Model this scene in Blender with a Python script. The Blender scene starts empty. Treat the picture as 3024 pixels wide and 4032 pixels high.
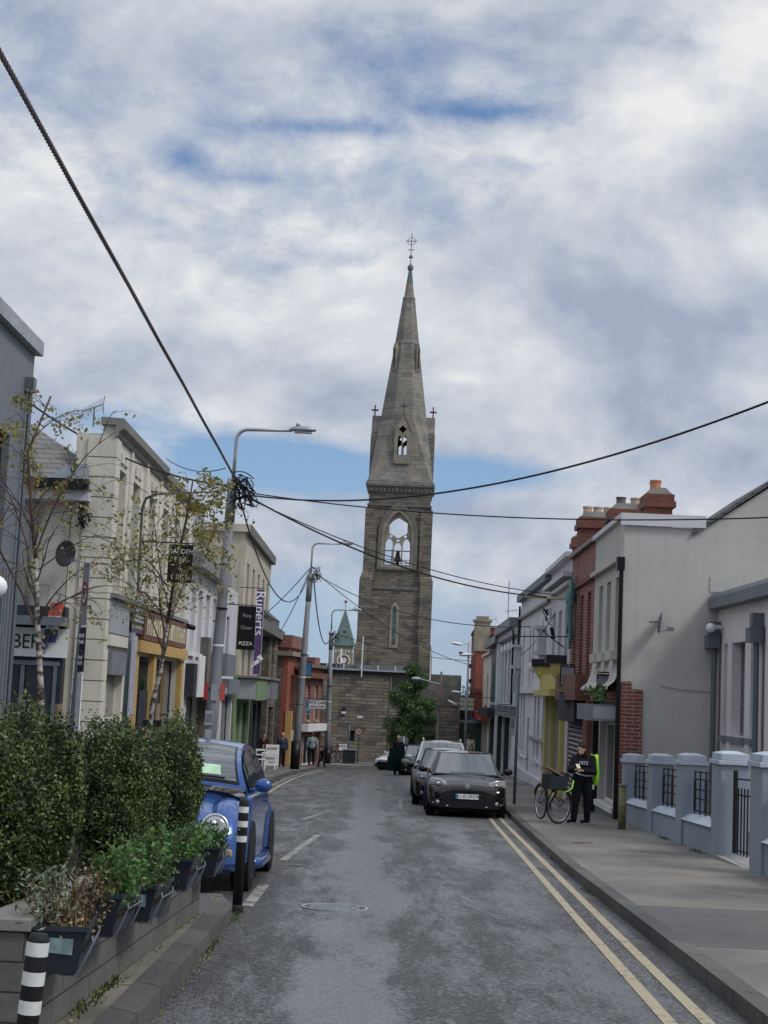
import bpy, bmesh, math, random
from math import sin, cos, pi, radians, atan2, sqrt, tan, atan
from mathutils import Vector, Matrix, noise
from mathutils.geometry import tessellate_polygon
random.seed(7)
SC = bpy.context.scene
COL = SC.collection
# camera geometry is shared by the layout helper AT (a photo direction and a distance along the street give a place)
F_ = 6056.0; CAMZ = 1.6
_p = math.atan(714/F_); _r = math.radians(2.6)
_fw = Vector((0, cos(_p), sin(_p))); _rt0 = Vector((1, 0, 0)); _up0 = _rt0.cross(_fw)
_R = _rt0*cos(_r)+_up0*sin(_r); _U = _up0*cos(_r)-_rt0*sin(_r)
def AT(px, py, Y):
    d = _fw+_R*((px-1512)/F_)-_U*((py-2016)/F_)
    return Vector((0, 0, CAMZ))+d*(Y/d.y)
HOLES = [(1950, 440, 330, 60, .27), (1350, 500, 300, 40, .20), (950, 500, 220, 60, .20), (720, 620, 130, 80, .30), (980, 700, 170, 40, .2), (2450, 640, 260, 50, .14), (2030, 650, 110, 40, .20), (450, 1650, 330, 95, .45), (900, 1810, 450, 125, .65), (1450, 1860, 500, 105, .5), (2000, 1860, 330, 85, .5), (1350, 2420, 700, 170, .25), (1400, 2720, 900, 160, .36), (1380, 1030, 130, 50, .18)]
BRIGHT = [(780, 740, 240, 100, .12), (1000, 900, 500, 120, .07), (2000, 2220, 330, 110, .15), (1850, 1930, 220, 40, .14), (1850, 1490, 110, 28, .18), (300, 350, 500, 200, .08), (2300, 350, 700, 260, .09), (1900, 1250, 700, 90, .06)]
COV0, COV1 = .58, .94
CLOUDCOL = [(0.30, (0.42, 0.485, 0.62)), (0.44, (0.53, 0.59, 0.71)), (0.57, (0.65, 0.70, 0.79)), (0.70, (0.79, 0.82, 0.87)), (0.86, (0.98, 0.985, 0.99))]
CLOUDGAIN = 7.3; SKYSTR = 0.10; SUNE = 1.6; EXPO = 0.24
# ------------------------------------------------------------------ ground levels (the street runs gently downhill)
SL = 0.031
def smooth(a, b, t):
    t = min(1, max(0, (t-a)/(b-a))); return t*t*(3-2*t)
def gz(x, y):
    z = -SL*max(-30, min(y, 100))
    if x > 3.4: z += 0.33*smooth(40, 68, y)*smooth(3.4, 5.2, x)
    return z
PAV = 0.12
# ------------------------------------------------------------------ materials
MATS = {}
def newmat(name):
    m = bpy.data.materials.new(name); m.use_nodes = True
    nt = m.node_tree; b = nt.nodes['Principled BSDF']
    MATS[name] = m
    return m, nt, b
def N(nt, t, **kw):
    n = nt.nodes.new(t)
    for k, v in kw.items():
        if k in n.inputs: n.inputs[k].default_value = v
        else: setattr(n, k, v)
    return n
def c4(c): return (c[0], c[1], c[2], 1)
def shade(c, k): return tuple(min(1, x*k) for x in c)
def ramp(nt, src, stops):
    r = nt.nodes.new('ShaderNodeValToRGB')
    els = r.color_ramp.elements
    while len(els) < len(stops): els.new(0.5)
    for e, (p, c) in zip(els, stops):
        e.position = p; e.color = c4(c) if len(c) == 3 else c
    nt.links.new(src, r.inputs[0]); return r
def bump(nt, b, src, strength, dist):
    bp = nt.nodes.new('ShaderNodeBump'); bp.inputs['Strength'].default_value = strength
    bp.inputs['Distance'].default_value = dist
    nt.links.new(src, bp.inputs['Height']); nt.links.new(bp.outputs[0], b.inputs['Normal']); return bp
def mix(nt, fac, a, b, blend='MIX'):
    m = nt.nodes.new('ShaderNodeMix'); m.data_type = 'RGBA'; m.blend_type = blend
    for k, s in ((0, fac), (6, a), (7, b)):
        if hasattr(s, 'is_linked'): nt.links.new(s, m.inputs[k])
        elif k == 0: m.inputs[0].default_value = s
        else: m.inputs[k].default_value = c4(s)
    return m.outputs[2]
def plain(name, col, rough=0.6, metal=0.0, spec=0.5, coat=0.0, var=0.12, scale=3.0, bmp=0.0):
    m, nt, b = newmat(name)
    if max(col) < 0.05 and not coat and spec == 0.5: spec = 0.18
    b.inputs['Roughness'].default_value = rough; b.inputs['Metallic'].default_value = metal
    b.inputs['Specular IOR Level'].default_value = spec
    b.inputs['Coat Weight'].default_value = coat; b.inputs['Coat Roughness'].default_value = 0.05
    if var:
        tc = N(nt, 'ShaderNodeTexCoord')
        nz = N(nt, 'ShaderNodeTexNoise', Scale=scale, Detail=6.0)
        nt.links.new(tc.outputs['Object'], nz.inputs['Vector'])
        r = ramp(nt, nz.outputs['Fac'], [(0.3, shade(col, 1-var)), (0.7, shade(col, 1+var))])
        nt.links.new(r.outputs[0], b.inputs['Base Color'])
        if bmp:
            n2 = N(nt, 'ShaderNodeTexNoise', Scale=scale*20, Detail=3.0)
            nt.links.new(tc.outputs['Object'], n2.inputs['Vector']); bump(nt, b, n2.outputs['Fac'], bmp, 0.01)
    else: b.inputs['Base Color'].default_value = c4(col)
    return m
def stucco(name, col, grime=(0.16, 0.14, 0.12), amount=0.35, rough=0.85):
    """painted render: faint mottling, streaks of dirt running down, fine grain"""
    m, nt, b = newmat(name)
    b.inputs['Roughness'].default_value = rough
    tc = N(nt, 'ShaderNodeTexCoord')
    n1 = N(nt, 'ShaderNodeTexNoise', Scale=0.7, Detail=8.0, Roughness=0.65)
    nt.links.new(tc.outputs['Object'], n1.inputs['Vector'])
    mp = N(nt, 'ShaderNodeMapping'); mp.inputs['Scale'].default_value = (2.2, 2.2, 0.22)
    nt.links.new(tc.outputs['Object'], mp.inputs['Vector'])
    n2 = N(nt, 'ShaderNodeTexNoise', Scale=1.6, Detail=7.0, Roughness=0.7)
    nt.links.new(mp.outputs[0], n2.inputs['Vector'])
    r1 = ramp(nt, n1.outputs['Fac'], [(0.32, shade(col, 0.86)), (0.66, shade(col, 1.07))])
    r2 = ramp(nt, n2.outputs['Fac'], [(0.52, (0, 0, 0)), (0.78, (amount,)*3)])
    nt.links.new(mix(nt, r2.outputs[0], r1.outputs[0], grime), b.inputs['Base Color'])
    n3 = N(nt, 'ShaderNodeTexNoise', Scale=60.0, Detail=3.0)
    nt.links.new(tc.outputs['Object'], n3.inputs['Vector']); bump(nt, b, n3.outputs['Fac'], 0.25, 0.01)
    return m
def masonry(name, c1, c2, mortar, bw=0.225, bh=0.075, ms=0.012, rough=0.85, tint=None, bmp=0.6, wob=0.0):
    """coursed brick / stone laid in object space; works on walls that face either axis"""
    m, nt, b = newmat(name)
    b.inputs['Roughness'].default_value = rough
    tc = N(nt, 'ShaderNodeTexCoord'); sp = N(nt, 'ShaderNodeSeparateXYZ')
    nt.links.new(tc.outputs['Object'], sp.inputs[0])
    ad = N(nt, 'ShaderNodeMath', operation='ADD')
    nt.links.new(sp.outputs[0], ad.inputs[0]); nt.links.new(sp.outputs[1], ad.inputs[1])
    cb = N(nt, 'ShaderNodeCombineXYZ'); nt.links.new(ad.outputs[0], cb.inputs[0]); nt.links.new(sp.outputs[2], cb.inputs[1])
    vec = cb.outputs[0]
    if wob:
        nw = N(nt, 'ShaderNodeTexNoise', Scale=1.1/bh*0.25, Detail=2.0)
        nt.links.new(cb.outputs[0], nw.inputs['Vector'])
        sb = N(nt, 'ShaderNodeVectorMath', operation='SUBTRACT'); sb.inputs[1].default_value = (0.5, 0.5, 0.5)
        nt.links.new(nw.outputs['Color'], sb.inputs[0])
        sc = N(nt, 'ShaderNodeVectorMath', operation='SCALE'); sc.inputs['Scale'].default_value = wob
        nt.links.new(sb.outputs[0], sc.inputs[0])
        av = N(nt, 'ShaderNodeVectorMath', operation='ADD')
        nt.links.new(cb.outputs[0], av.inputs[0]); nt.links.new(sc.outputs[0], av.inputs[1]); vec = av.outputs[0]
    bt = N(nt, 'ShaderNodeTexBrick'); bt.offset = 0.5
    for k, v in (('Color1', c4(c1)), ('Color2', c4(c2)), ('Mortar', c4(mortar)), ('Scale', 1.0), ('Mortar Size', ms), ('Mortar Smooth', 0.2), ('Bias', 0.0), ('Brick Width', bw), ('Row Height', bh)):
        bt.inputs[k].default_value = v
    nt.links.new(vec, bt.inputs['Vector'])
    n1 = N(nt, 'ShaderNodeTexNoise', Scale=0.45, Detail=8.0, Roughness=0.65)
    nt.links.new(tc.outputs['Object'], n1.inputs['Vector'])
    r1 = ramp(nt, n1.outputs['Fac'], [(0.3, (0.62, 0.62, 0.62)), (0.7, (1.18, 1.16, 1.12))])
    col = mix(nt, 1.0, bt.outputs['Color'], r1.outputs[0], 'MULTIPLY')
    if tint:
        n2 = N(nt, 'ShaderNodeTexNoise', Scale=0.9, Detail=5.0); nt.links.new(vec, n2.inputs['Vector'])
        r2 = ramp(nt, n2.outputs['Fac'], [(0.5, (0, 0, 0)), (0.62, (0.7,)*3)])
        col = mix(nt, r2.outputs[0], col, tint)
    nt.links.new(col, b.inputs['Base Color'])
    iv = N(nt, 'ShaderNodeMath', operation='SUBTRACT'); iv.inputs[0].default_value = 1.0
    nt.links.new(bt.outputs['Fac'], iv.inputs[1])
    n3 = N(nt, 'ShaderNodeTexNoise', Scale=14.0, Detail=5.0); nt.links.new(tc.outputs['Object'], n3.inputs['Vector'])
    a2 = N(nt, 'ShaderNodeMath', operation='ADD'); nt.links.new(iv.outputs[0], a2.inputs[0]); nt.links.new(n3.outputs['Fac'], a2.inputs[1])
    bump(nt, b, a2.outputs[0], bmp, 0.03)
    return m
def leafmat(name, ca, cb_, cc, trans=0.25, scale=2.5):
    m, nt, b = newmat(name)
    b.inputs['Roughness'].default_value = 0.45; b.inputs['Specular IOR Level'].default_value = 0.4
    g = N(nt, 'ShaderNodeNewGeometry')
    r = ramp(nt, g.outputs['Random Per Island'], [(0.0, ca), (0.55, cb_), (1.0, cc)])
    tc = N(nt, 'ShaderNodeTexCoord'); nz = N(nt, 'ShaderNodeTexNoise', Scale=scale, Detail=3.0)
    nt.links.new(tc.outputs['Object'], nz.inputs['Vector'])
    r2 = ramp(nt, nz.outputs['Fac'], [(0.3, (0.45, 0.5, 0.45)), (0.7, (1.35, 1.3, 1.15))])
    o = mix(nt, 1.0, r.outputs[0], r2.outputs[0], 'MULTIPLY'); nt.links.new(o, b.inputs['Base Color'])
    tr = N(nt, 'ShaderNodeBsdfTranslucent'); nt.links.new(o, tr.inputs['Color'])
    ms = N(nt, 'ShaderNodeMixShader'); ms.inputs[0].default_value = trans
    nt.links.new(b.outputs[0], ms.inputs[1]); nt.links.new(tr.outputs[0], ms.inputs[2])
    nt.links.new(ms.outputs[0], nt.nodes['Material Output'].inputs[0])
    return m
# walls
M_cream = stucco('cream_render', (0.58, 0.555, 0.48), amount=0.3)
M_cream2 = stucco('old_cream_render', (0.44, 0.40, 0.32), amount=0.75)
M_gable = stucco('pale_gable_render', (0.47, 0.455, 0.43), amount=0.18)
M_white = stucco('off_white_render', (0.58, 0.58, 0.60))
M_white2 = stucco('grey_white_render', (0.50, 0.50, 0.53), amount=0.25)
M_school = stucco('pale_pink_render', (0.68, 0.65, 0.655), amount=0.22)
M_slateblue = plain('dark_grey_cladding', (0.135, 0.15, 0.175), 0.6, var=0.08, bmp=0.1)
M_bluewall = stucco('blue_grey_paint', (0.25, 0.295, 0.345), amount=0.2)
M_bluecap = plain('pale_blue_paint', (0.40, 0.44, 0.51), 0.7)
M_brick = masonry('red_brick', (0.26, 0.075, 0.05), (0.17, 0.05, 0.04), (0.33, 0.27, 0.24), 0.34, 0.085, 0.012)
M_brickd = masonry('dark_red_brick', (0.22, 0.065, 0.045), (0.15, 0.045, 0.035), (0.14, 0.09, 0.08), 0.225, 0.075, 0.01)
M_terra = plain('terracotta_paint', (0.26, 0.075, 0.05), 0.7, var=0.2)
M_stone = masonry('rubble_stone', (0.30, 0.275, 0.235), (0.13, 0.12, 0.11), (0.10, 0.09, 0.08), 0.7, 0.21, 0.022, tint=(0.25, 0.21, 0.15), bmp=1.0, wob=0.12)
M_tower = masonry('tower_stone', (0.205, 0.18, 0.145), (0.085, 0.078, 0.072), (0.085, 0.076, 0.066), 0.6, 0.22, 0.014, tint=(0.16, 0.137, 0.105), bmp=0.8, wob=0.14)
M_spire = masonry('spire_stone', (0.265, 0.25, 0.22), (0.165, 0.16, 0.155), (0.14, 0.135, 0.125), 0.75, 0.30, 0.015, tint=(0.24, 0.215, 0.175), bmp=0.6, wob=0.10)
M_dress = plain('dressed_stone', (0.235, 0.21, 0.165), 0.85, var=0.25, scale=2.0, bmp=0.3)
M_dressd = plain('weathered_stone', (0.13, 0.125, 0.115), 0.85, var=0.3, scale=2.0, bmp=0.3)
M_block = None
M_slate = masonry('slate_roof', (0.13, 0.125, 0.125), (0.10, 0.10, 0.105), (0.05, 0.05, 0.05), 0.35, 0.24, 0.015, bmp=0.5)
M_slatel = masonry('light_slate_roof', (0.22, 0.215, 0.21), (0.17, 0.17, 0.17), (0.09, 0.09, 0.09), 0.4, 0.13, 0.012, bmp=0.4)
M_roofgrey = plain('grey_roof_edge', (0.15, 0.17, 0.19), 0.6)
M_copper = plain('green_copper', (0.085, 0.13, 0.12), 0.7, var=0.25, scale=1.0)
# paints and metals
M_black = plain('black_paint', (0.012, 0.012, 0.014), 0.35, var=0)
M_iron = plain('black_ironwork', (0.015, 0.017, 0.02), 0.5, var=0.1)
M_darkshop = plain('dark_shopfront', (0.03, 0.034, 0.042), 0.5)
M_teal = plain('dark_teal_paint', (0.05, 0.075, 0.085), 0.5)
M_galv = plain('galvanised_steel', (0.33, 0.35, 0.37), 0.45, metal=0.4, var=0.2, scale=4)
M_galvd = plain('dull_grey_post', (0.12, 0.14, 0.17), 0.55, var=0.15)
M_concrete = plain('concrete', (0.27, 0.26, 0.25), 0.85, var=0.2, bmp=0.3)
M_pipe = plain('grey_plastic_pipe', (0.10, 0.12, 0.145), 0.45, var=0.05)
M_yellow = stucco('mustard_paint', (0.47, 0.41, 0.14), amount=0.3)
M_orange = plain('orange_yellow_paint', (0.50, 0.32, 0.11), 0.6)
M_green = stucco('sage_green_paint', (0.16, 0.23, 0.12), amount=0.2)
M_greend = plain('dark_green_paint', (0.02, 0.06, 0.04), 0.5)
M_brown = plain('brown_wood', (0.14, 0.06, 0.04), 0.6, var=0.3)
M_wood = plain('weathered_timber', (0.20, 0.15, 0.10), 0.8, var=0.3, scale=6)
M_maroon = plain('dark_maroon_cloth', (0.045, 0.018, 0.018), 0.85)
M_rust = plain('rusty_conduit', (0.11, 0.06, 0.05), 0.6, var=0.2)
M_whitep = plain('white_paint', (0.72, 0.73, 0.74), 0.5, var=0.06)
M_greyp = plain('light_grey_panel', (0.32, 0.33, 0.36), 0.55)
M_midgrey = plain('mid_grey_metal', (0.17, 0.18, 0.20), 0.5, var=0.1)
M_purple = plain('purple_sign', (0.085, 0.04, 0.15), 0.5, var=0.05)
M_navy = plain('navy_sign', (0.03, 0.05, 0.14), 0.5, var=0.05)
M_blue = plain('bright_blue_sign', (0.04, 0.16, 0.33), 0.5, var=0.05)
M_red = plain('red_paint', (0.42, 0.05, 0.035), 0.5)
M_ochre = plain('ochre_band', (0.42, 0.42, 0.10), 0.6)
M_cyan = plain('cyan_paint', (0.05, 0.36, 0.5), 0.5, var=0)
M_creams = plain('cream_letter', (0.62, 0.58, 0.40), 0.6, var=0)
M_letter = plain('white_letter', (0.78, 0.78, 0.78), 0.6, var=0)
M_pot = plain('clay_chimney_pot', (0.48, 0.38, 0.27), 0.8, var=0.2)
M_potred = plain('red_chimney_pot', (0.50, 0.20, 0.11), 0.8, var=0.15)
M_cable = plain('black_cable', (0.02, 0.02, 0.022), 0.55, var=0)
M_cablebig = plain('grey_brown_cable', (0.13, 0.11, 0.115), 0.6, var=0.2, scale=30)
M_tape = plain('reflective_white_tape', (0.62, 0.64, 0.62), 0.35, var=0.08, scale=30)
M_rubber = plain('black_rubber', (0.02, 0.02, 0.022), 0.7, var=0.2, scale=8)
M_chrome = plain('bright_metal', (0.62, 0.63, 0.64), 0.2, metal=0.9, var=0)
M_alloy = plain('silver_alloy', (0.42, 0.41, 0.38), 0.4, metal=0.6, var=0.1)
def glass(name, col=(0.012, 0.016, 0.02), rough=0.04, spec=1.0):
    m, nt, b = newmat(name)
    b.inputs['Base Color'].default_value = c4(col); b.inputs['Roughness'].default_value = rough
    b.inputs['Specular IOR Level'].default_value = spec; b.inputs['IOR'].default_value = 1.52
    return m
M_glass = glass('window_glass', (0.03, 0.035, 0.04))
M_glassc = glass('curtained_glass', (0.14, 0.145, 0.15), 0.08)
M_carglass = glass('windscreen_glass', (0.03, 0.042, 0.045), 0.015, 1.0); MATS['windscreen_glass'].node_tree.nodes['Principled BSDF'].inputs['IOR'].default_value = 1.75
M_stained = plain('stained_glass', (0.16, 0.24, 0.27), 0.2, var=0.6, scale=6)
M_lens = glass('lamp_lens', (0.30, 0.31, 0.33), 0.10)
def carpaint(name, col, metal=0.35, coat=0.9, spec=0.25):
    return plain(name, col, 0.25, metal=metal, coat=coat, var=0.0, spec=spec)
M_bluecar = carpaint('blue_car_paint', (0.022, 0.075, 0.26), 0.3)
M_blackcar = carpaint('black_car_paint', (0.006, 0.005, 0.006), 0.0, 1.0, 0.0)
M_silver = carpaint('silver_car_paint', (0.45, 0.46, 0.48), 0.5)
M_whitecar = carpaint('white_car_paint', (0.70, 0.71, 0.73), 0.0)
M_greencar = carpaint('dark_green_car_paint', (0.008, 0.018, 0.016), 0.0, 0.3)
M_bumper = plain('dark_plastic_trim', (0.012, 0.014, 0.018), 0.55, var=0)
# people
M_skin = plain('skin', (0.42, 0.25, 0.18), 0.55, var=0.05)
M_hairb = plain('black_hair', (0.012, 0.009, 0.008), 0.5, var=0)
M_hairbr = plain('brown_hair', (0.06, 0.032, 0.02), 0.6, var=0.1)
M_hairg = plain('grey_blond_hair', (0.36, 0.28, 0.20), 0.6, var=0.1)
M_clothb = plain('black_cloth', (0.012, 0.013, 0.018), 0.85, var=0.2)
M_clothn = plain('navy_cloth', (0.018, 0.024, 0.05), 0.85, var=0.2)
M_denim = plain('pale_denim_cloth', (0.20, 0.26, 0.29), 0.85, var=0.15)
M_hood = plain('oatmeal_cloth', (0.50, 0.47, 0.38), 0.85)
M_hivis = plain('hi_vis_yellow_green', (0.42, 0.95, 0.03), 0.6, var=0.1)
M_clothg = plain('charcoal_cloth', (0.02, 0.03, 0.03), 0.85)
# foliage
M_hedge = leafmat('hedge_leaf', (0.011, 0.03, 0.011), (0.04, 0.078, 0.022), (0.24, 0.27, 0.10), 0.25, 4.5)
M_tree = leafmat('tree_leaf', (0.045, 0.10, 0.045), (0.075, 0.15, 0.06), (0.14, 0.22, 0.09), 0.3, 0.8)
M_birch = leafmat('birch_leaf', (0.13, 0.18, 0.05), (0.30, 0.28, 0.08), (0.42, 0.27, 0.09), 0.4)
M_herb = leafmat('herb_leaf', (0.035, 0.09, 0.025), (0.07, 0.16, 0.045), (0.16, 0.27, 0.07), 0.3)
M_dry = leafmat('dry_stalk', (0.05, 0.055, 0.03), (0.13, 0.085, 0.045), (0.27, 0.19, 0.10), 0.2)
M_bark = plain('brown_bark', (0.075, 0.05, 0.04), 0.9, var=0.3, scale=10)
def birchbark():
    m, nt, b = newmat('birch_bark'); b.inputs['Roughness'].default_value = 0.8
    tc = N(nt, 'ShaderNodeTexCoord'); mp = N(nt, 'ShaderNodeMapping'); mp.inputs['Scale'].default_value = (6, 6, 14)
    nt.links.new(tc.outputs['Object'], mp.inputs['Vector'])
    nz = N(nt, 'ShaderNodeTexNoise', Scale=1.3, Detail=4.0); nt.links.new(mp.outputs[0], nz.inputs['Vector'])
    r = ramp(nt, nz.outputs['Fac'], [(0.44, (0.04, 0.035, 0.03)), (0.54, (0.30, 0.28, 0.25)), (0.7, (0.42, 0.40, 0.36))])
    nt.links.new(r.outputs[0], b.inputs['Base Color']); return m
M_birchb = birchbark()
M_soil = plain('dark_soil', (0.03, 0.022, 0.016), 0.95, var=0.4, scale=20, bmp=0.8)
# ---------------------------------------------------------------- street surfaces
def wet_asphalt():
    m, nt, b = newmat('wet_asphalt')
    tc = N(nt, 'ShaderNodeTexCoord')
    mp = N(nt, 'ShaderNodeMapping'); mp.inputs['Scale'].default_value = (1.2, 0.24, 1.0); mp.inputs['Rotation'].default_value = (0, 0, radians(2))
    nt.links.new(tc.outputs['Object'], mp.inputs['Vector'])
    n1 = N(nt, 'ShaderNodeTexNoise', Scale=1.6, Detail=12.0, Roughness=0.78, Distortion=0.15)
    nt.links.new(mp.outputs[0], n1.inputs['Vector'])
    n2 = N(nt, 'ShaderNodeTexNoise', Scale=26.0, Detail=5.0, Roughness=0.7); nt.links.new(tc.outputs['Object'], n2.inputs['Vector'])
    n3 = N(nt, 'ShaderNodeTexVoronoi', Scale=55.0); nt.links.new(tc.outputs['Object'], n3.inputs['Vector'])
    mix1 = N(nt, 'ShaderNodeMath', operation='MULTIPLY_ADD'); mix1.inputs[1].default_value = 0.66
    nt.links.new(n2.outputs['Fac'], mix1.inputs[0]); nt.links.new(n1.outputs['Fac'], mix1.inputs[2])
    # wet patches are smoother, worn wheel tracks paler, the rest coarse dark stone
    # tyre-polished tracks run along the lane
    sp = N(nt, 'ShaderNodeSeparateXYZ'); nt.links.new(tc.outputs['Object'], sp.inputs[0])
    nd = N(nt, 'ShaderNodeTexNoise', Scale=0.35, Detail=4.0); nt.links.new(tc.outputs['Object'], nd.inputs['Vector'])
    wob = N(nt, 'ShaderNodeMath', operation='MULTIPLY_ADD'); wob.inputs[1].default_value = 0.9; nt.links.new(nd.outputs['Fac'], wob.inputs[0]); nt.links.new(sp.outputs[0], wob.inputs[2])
    trk = ramp(nt, wob.outputs[0], [(0.0, (0, 0, 0)), (0.01, (0, 0, 0))])
    mr = N(nt, 'ShaderNodeMapRange'); mr.inputs['From Min'].default_value = -2.0; mr.inputs['From Max'].default_value = 4.0; nt.links.new(wob.outputs[0], mr.inputs['Value'])
    q = lambda x: (x+.45+2.0)/6.0
    trk = ramp(nt, mr.outputs[0], [(q(-.55), (0, 0, 0)), (q(-.25), (1,)*3), (q(.12), (1,)*3), (q(.32), (.1,)*3), (q(1.15), (.0,)*3), (q(1.5), (.55,)*3), (q(1.75), (.4,)*3), (q(2.0), (.1,)*3)])
    ad2 = N(nt, 'ShaderNodeMath', operation='MULTIPLY_ADD'); ad2.inputs[1].default_value = 0.19; nt.links.new(trk.outputs[0], ad2.inputs[0]); nt.links.new(mix1.outputs[0], ad2.inputs[2])
    wet = ramp(nt, ad2.outputs[0], [(0.80, (0, 0, 0)), (1.12, (1, 1, 1))])
    dry = ramp(nt, n3.outputs['Color'], [(0.0, (0.013, 0.013, 0.013)), (0.65, (0.042, 0.041, 0.039)), (1.0, (0.14, 0.138, 0.13))])
    wc = ramp(nt, n3.outputs['Color'], [(0.0, (0.085, 0.086, 0.090)), (1.0, (0.18, 0.182, 0.188))])
    nt.links.new(mix(nt, wet.outputs[0], dry.outputs[0], wc.outputs[0]), b.inputs['Base Color'])
    rr = ramp(nt, wet.outputs[0], [(0, (0.55,)*3), (1, (0.25,)*3)])
    nt.links.new(rr.outputs[0], b.inputs['Roughness'])
    hm = N(nt, 'ShaderNodeMath', operation='ADD'); nt.links.new(n3.outputs['Distance'], hm.inputs[0]); nt.links.new(n2.outputs['Fac'], hm.inputs[1])
    bp = bump(nt, b, hm.outputs[0], 0.8, 0.014)
    st = ramp(nt, wet.outputs[0], [(0, (0.9,)*3), (1, (0.22,)*3)]); nt.links.new(st.outputs[0], bp.inputs['Strength'])
    return m
M_road = wet_asphalt()
def pavement():
    m, nt, b = newmat('footpath_concrete')
    tc = N(nt, 'ShaderNodeTexCoord')
    n1 = N(nt, 'ShaderNodeTexNoise', Scale=0.55, Detail=8.0, Roughness=0.6); nt.links.new(tc.outputs['Object'], n1.inputs['Vector'])
    sp = N(nt, 'ShaderNodeSeparateXYZ'); nt.links.new(tc.outputs['Object'], sp.inputs[0])
    # cast bays: joint every 3.1 m, each bay its own tone
    dv = N(nt, 'ShaderNodeMath', operation='DIVIDE'); dv.inputs[1].default_value = 3.1; nt.links.new(sp.outputs[1], dv.inputs[0])
    fl = N(nt, 'ShaderNodeMath', operation='FLOOR'); nt.links.new(dv.outputs[0], fl.inputs[0])
    wn = N(nt, 'ShaderNodeTexWhiteNoise'); wn.noise_dimensions = '1D'; nt.links.new(fl.outputs[0], wn.inputs['W'])
    fr = N(nt, 'ShaderNodeMath', operation='FRACT'); nt.links.new(dv.outputs[0], fr.inputs[0])
    jl = ramp(nt, fr.outputs[0], [(0.0, (0.35,)*3), (0.012, (.4,)*3), (0.016, (1.25,)*3), (0.05, (1,)*3)])
    tone = ramp(nt, wn.outputs['Value'], [(0, (0.55, 0.56, 0.58)), (0.5, (0.95, 0.93, 0.9)), (1, (1.15, 1.1, 1.03))])
    base = ramp(nt, n1.outputs['Fac'], [(0.34, (0.085, 0.081, 0.075)), (0.5, (0.14, 0.133, 0.12)), (0.66, (0.20, 0.19, 0.168))])
    c = mix(nt, 1.0, base.outputs[0], tone.outputs[0], 'MULTIPLY'); c = mix(nt, 1.0, c, jl.outputs[0], 'MULTIPLY')
    nt.links.new(c, b.inputs['Base Color'])
    rr = ramp(nt, n1.outputs['Fac'], [(0.35, (0.42,)*3), (0.6, (0.8,)*3)]); nt.links.new(rr.outputs[0], b.inputs['Roughness'])
    n2 = N(nt, 'ShaderNodeTexNoise', Scale=70.0, Detail=4.0); nt.links.new(tc.outputs['Object'], n2.inputs['Vector'])
    bump(nt, b, n2.outputs['Fac'], 0.3, 0.01); return m
M_pave = pavement()
M_kerb = masonry('kerb_stone', (0.11, 0.105, 0.10), (0.07, 0.07, 0.07), (0.025, 0.025, 0.025), 0.9, 3.0, 0.012, bmp=0.5)
M_blockwall = masonry('grey_block', (0.118, 0.118, 0.108), (0.098, 0.10, 0.092), (0.02, 0.02, 0.02), 0.44, 0.135, 0.005, bmp=0.35)
M_slabcap = plain('grey_coping', (0.20, 0.195, 0.18), 0.85, var=0.15, bmp=0.3)
def worn(name, col, thr=0.45):
    m, nt, b = newmat(name); b.inputs['Roughness'].default_value = 0.6
    tc = N(nt, 'ShaderNodeTexCoord'); nz = N(nt, 'ShaderNodeTexNoise', Scale=7.0, Detail=8.0, Roughness=0.75)
    nt.links.new(tc.outputs['Object'], nz.inputs['Vector'])
    r = ramp(nt, nz.outputs['Fac'], [(thr-0.1, (0.08, 0.08, 0.082)), (thr, col), (0.75, shade(col, 1.15))])
    nt.links.new(r.outputs[0], b.inputs['Base Color']); return m
M_yline = worn('worn_yellow_line', (0.33, 0.28, 0.185), 0.45)
M_wline = worn('worn_white_line', (0.28, 0.27, 0.23), 0.545)
M_earth = plain('far_ground', (0.07, 0.07, 0.065), 0.95)
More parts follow.
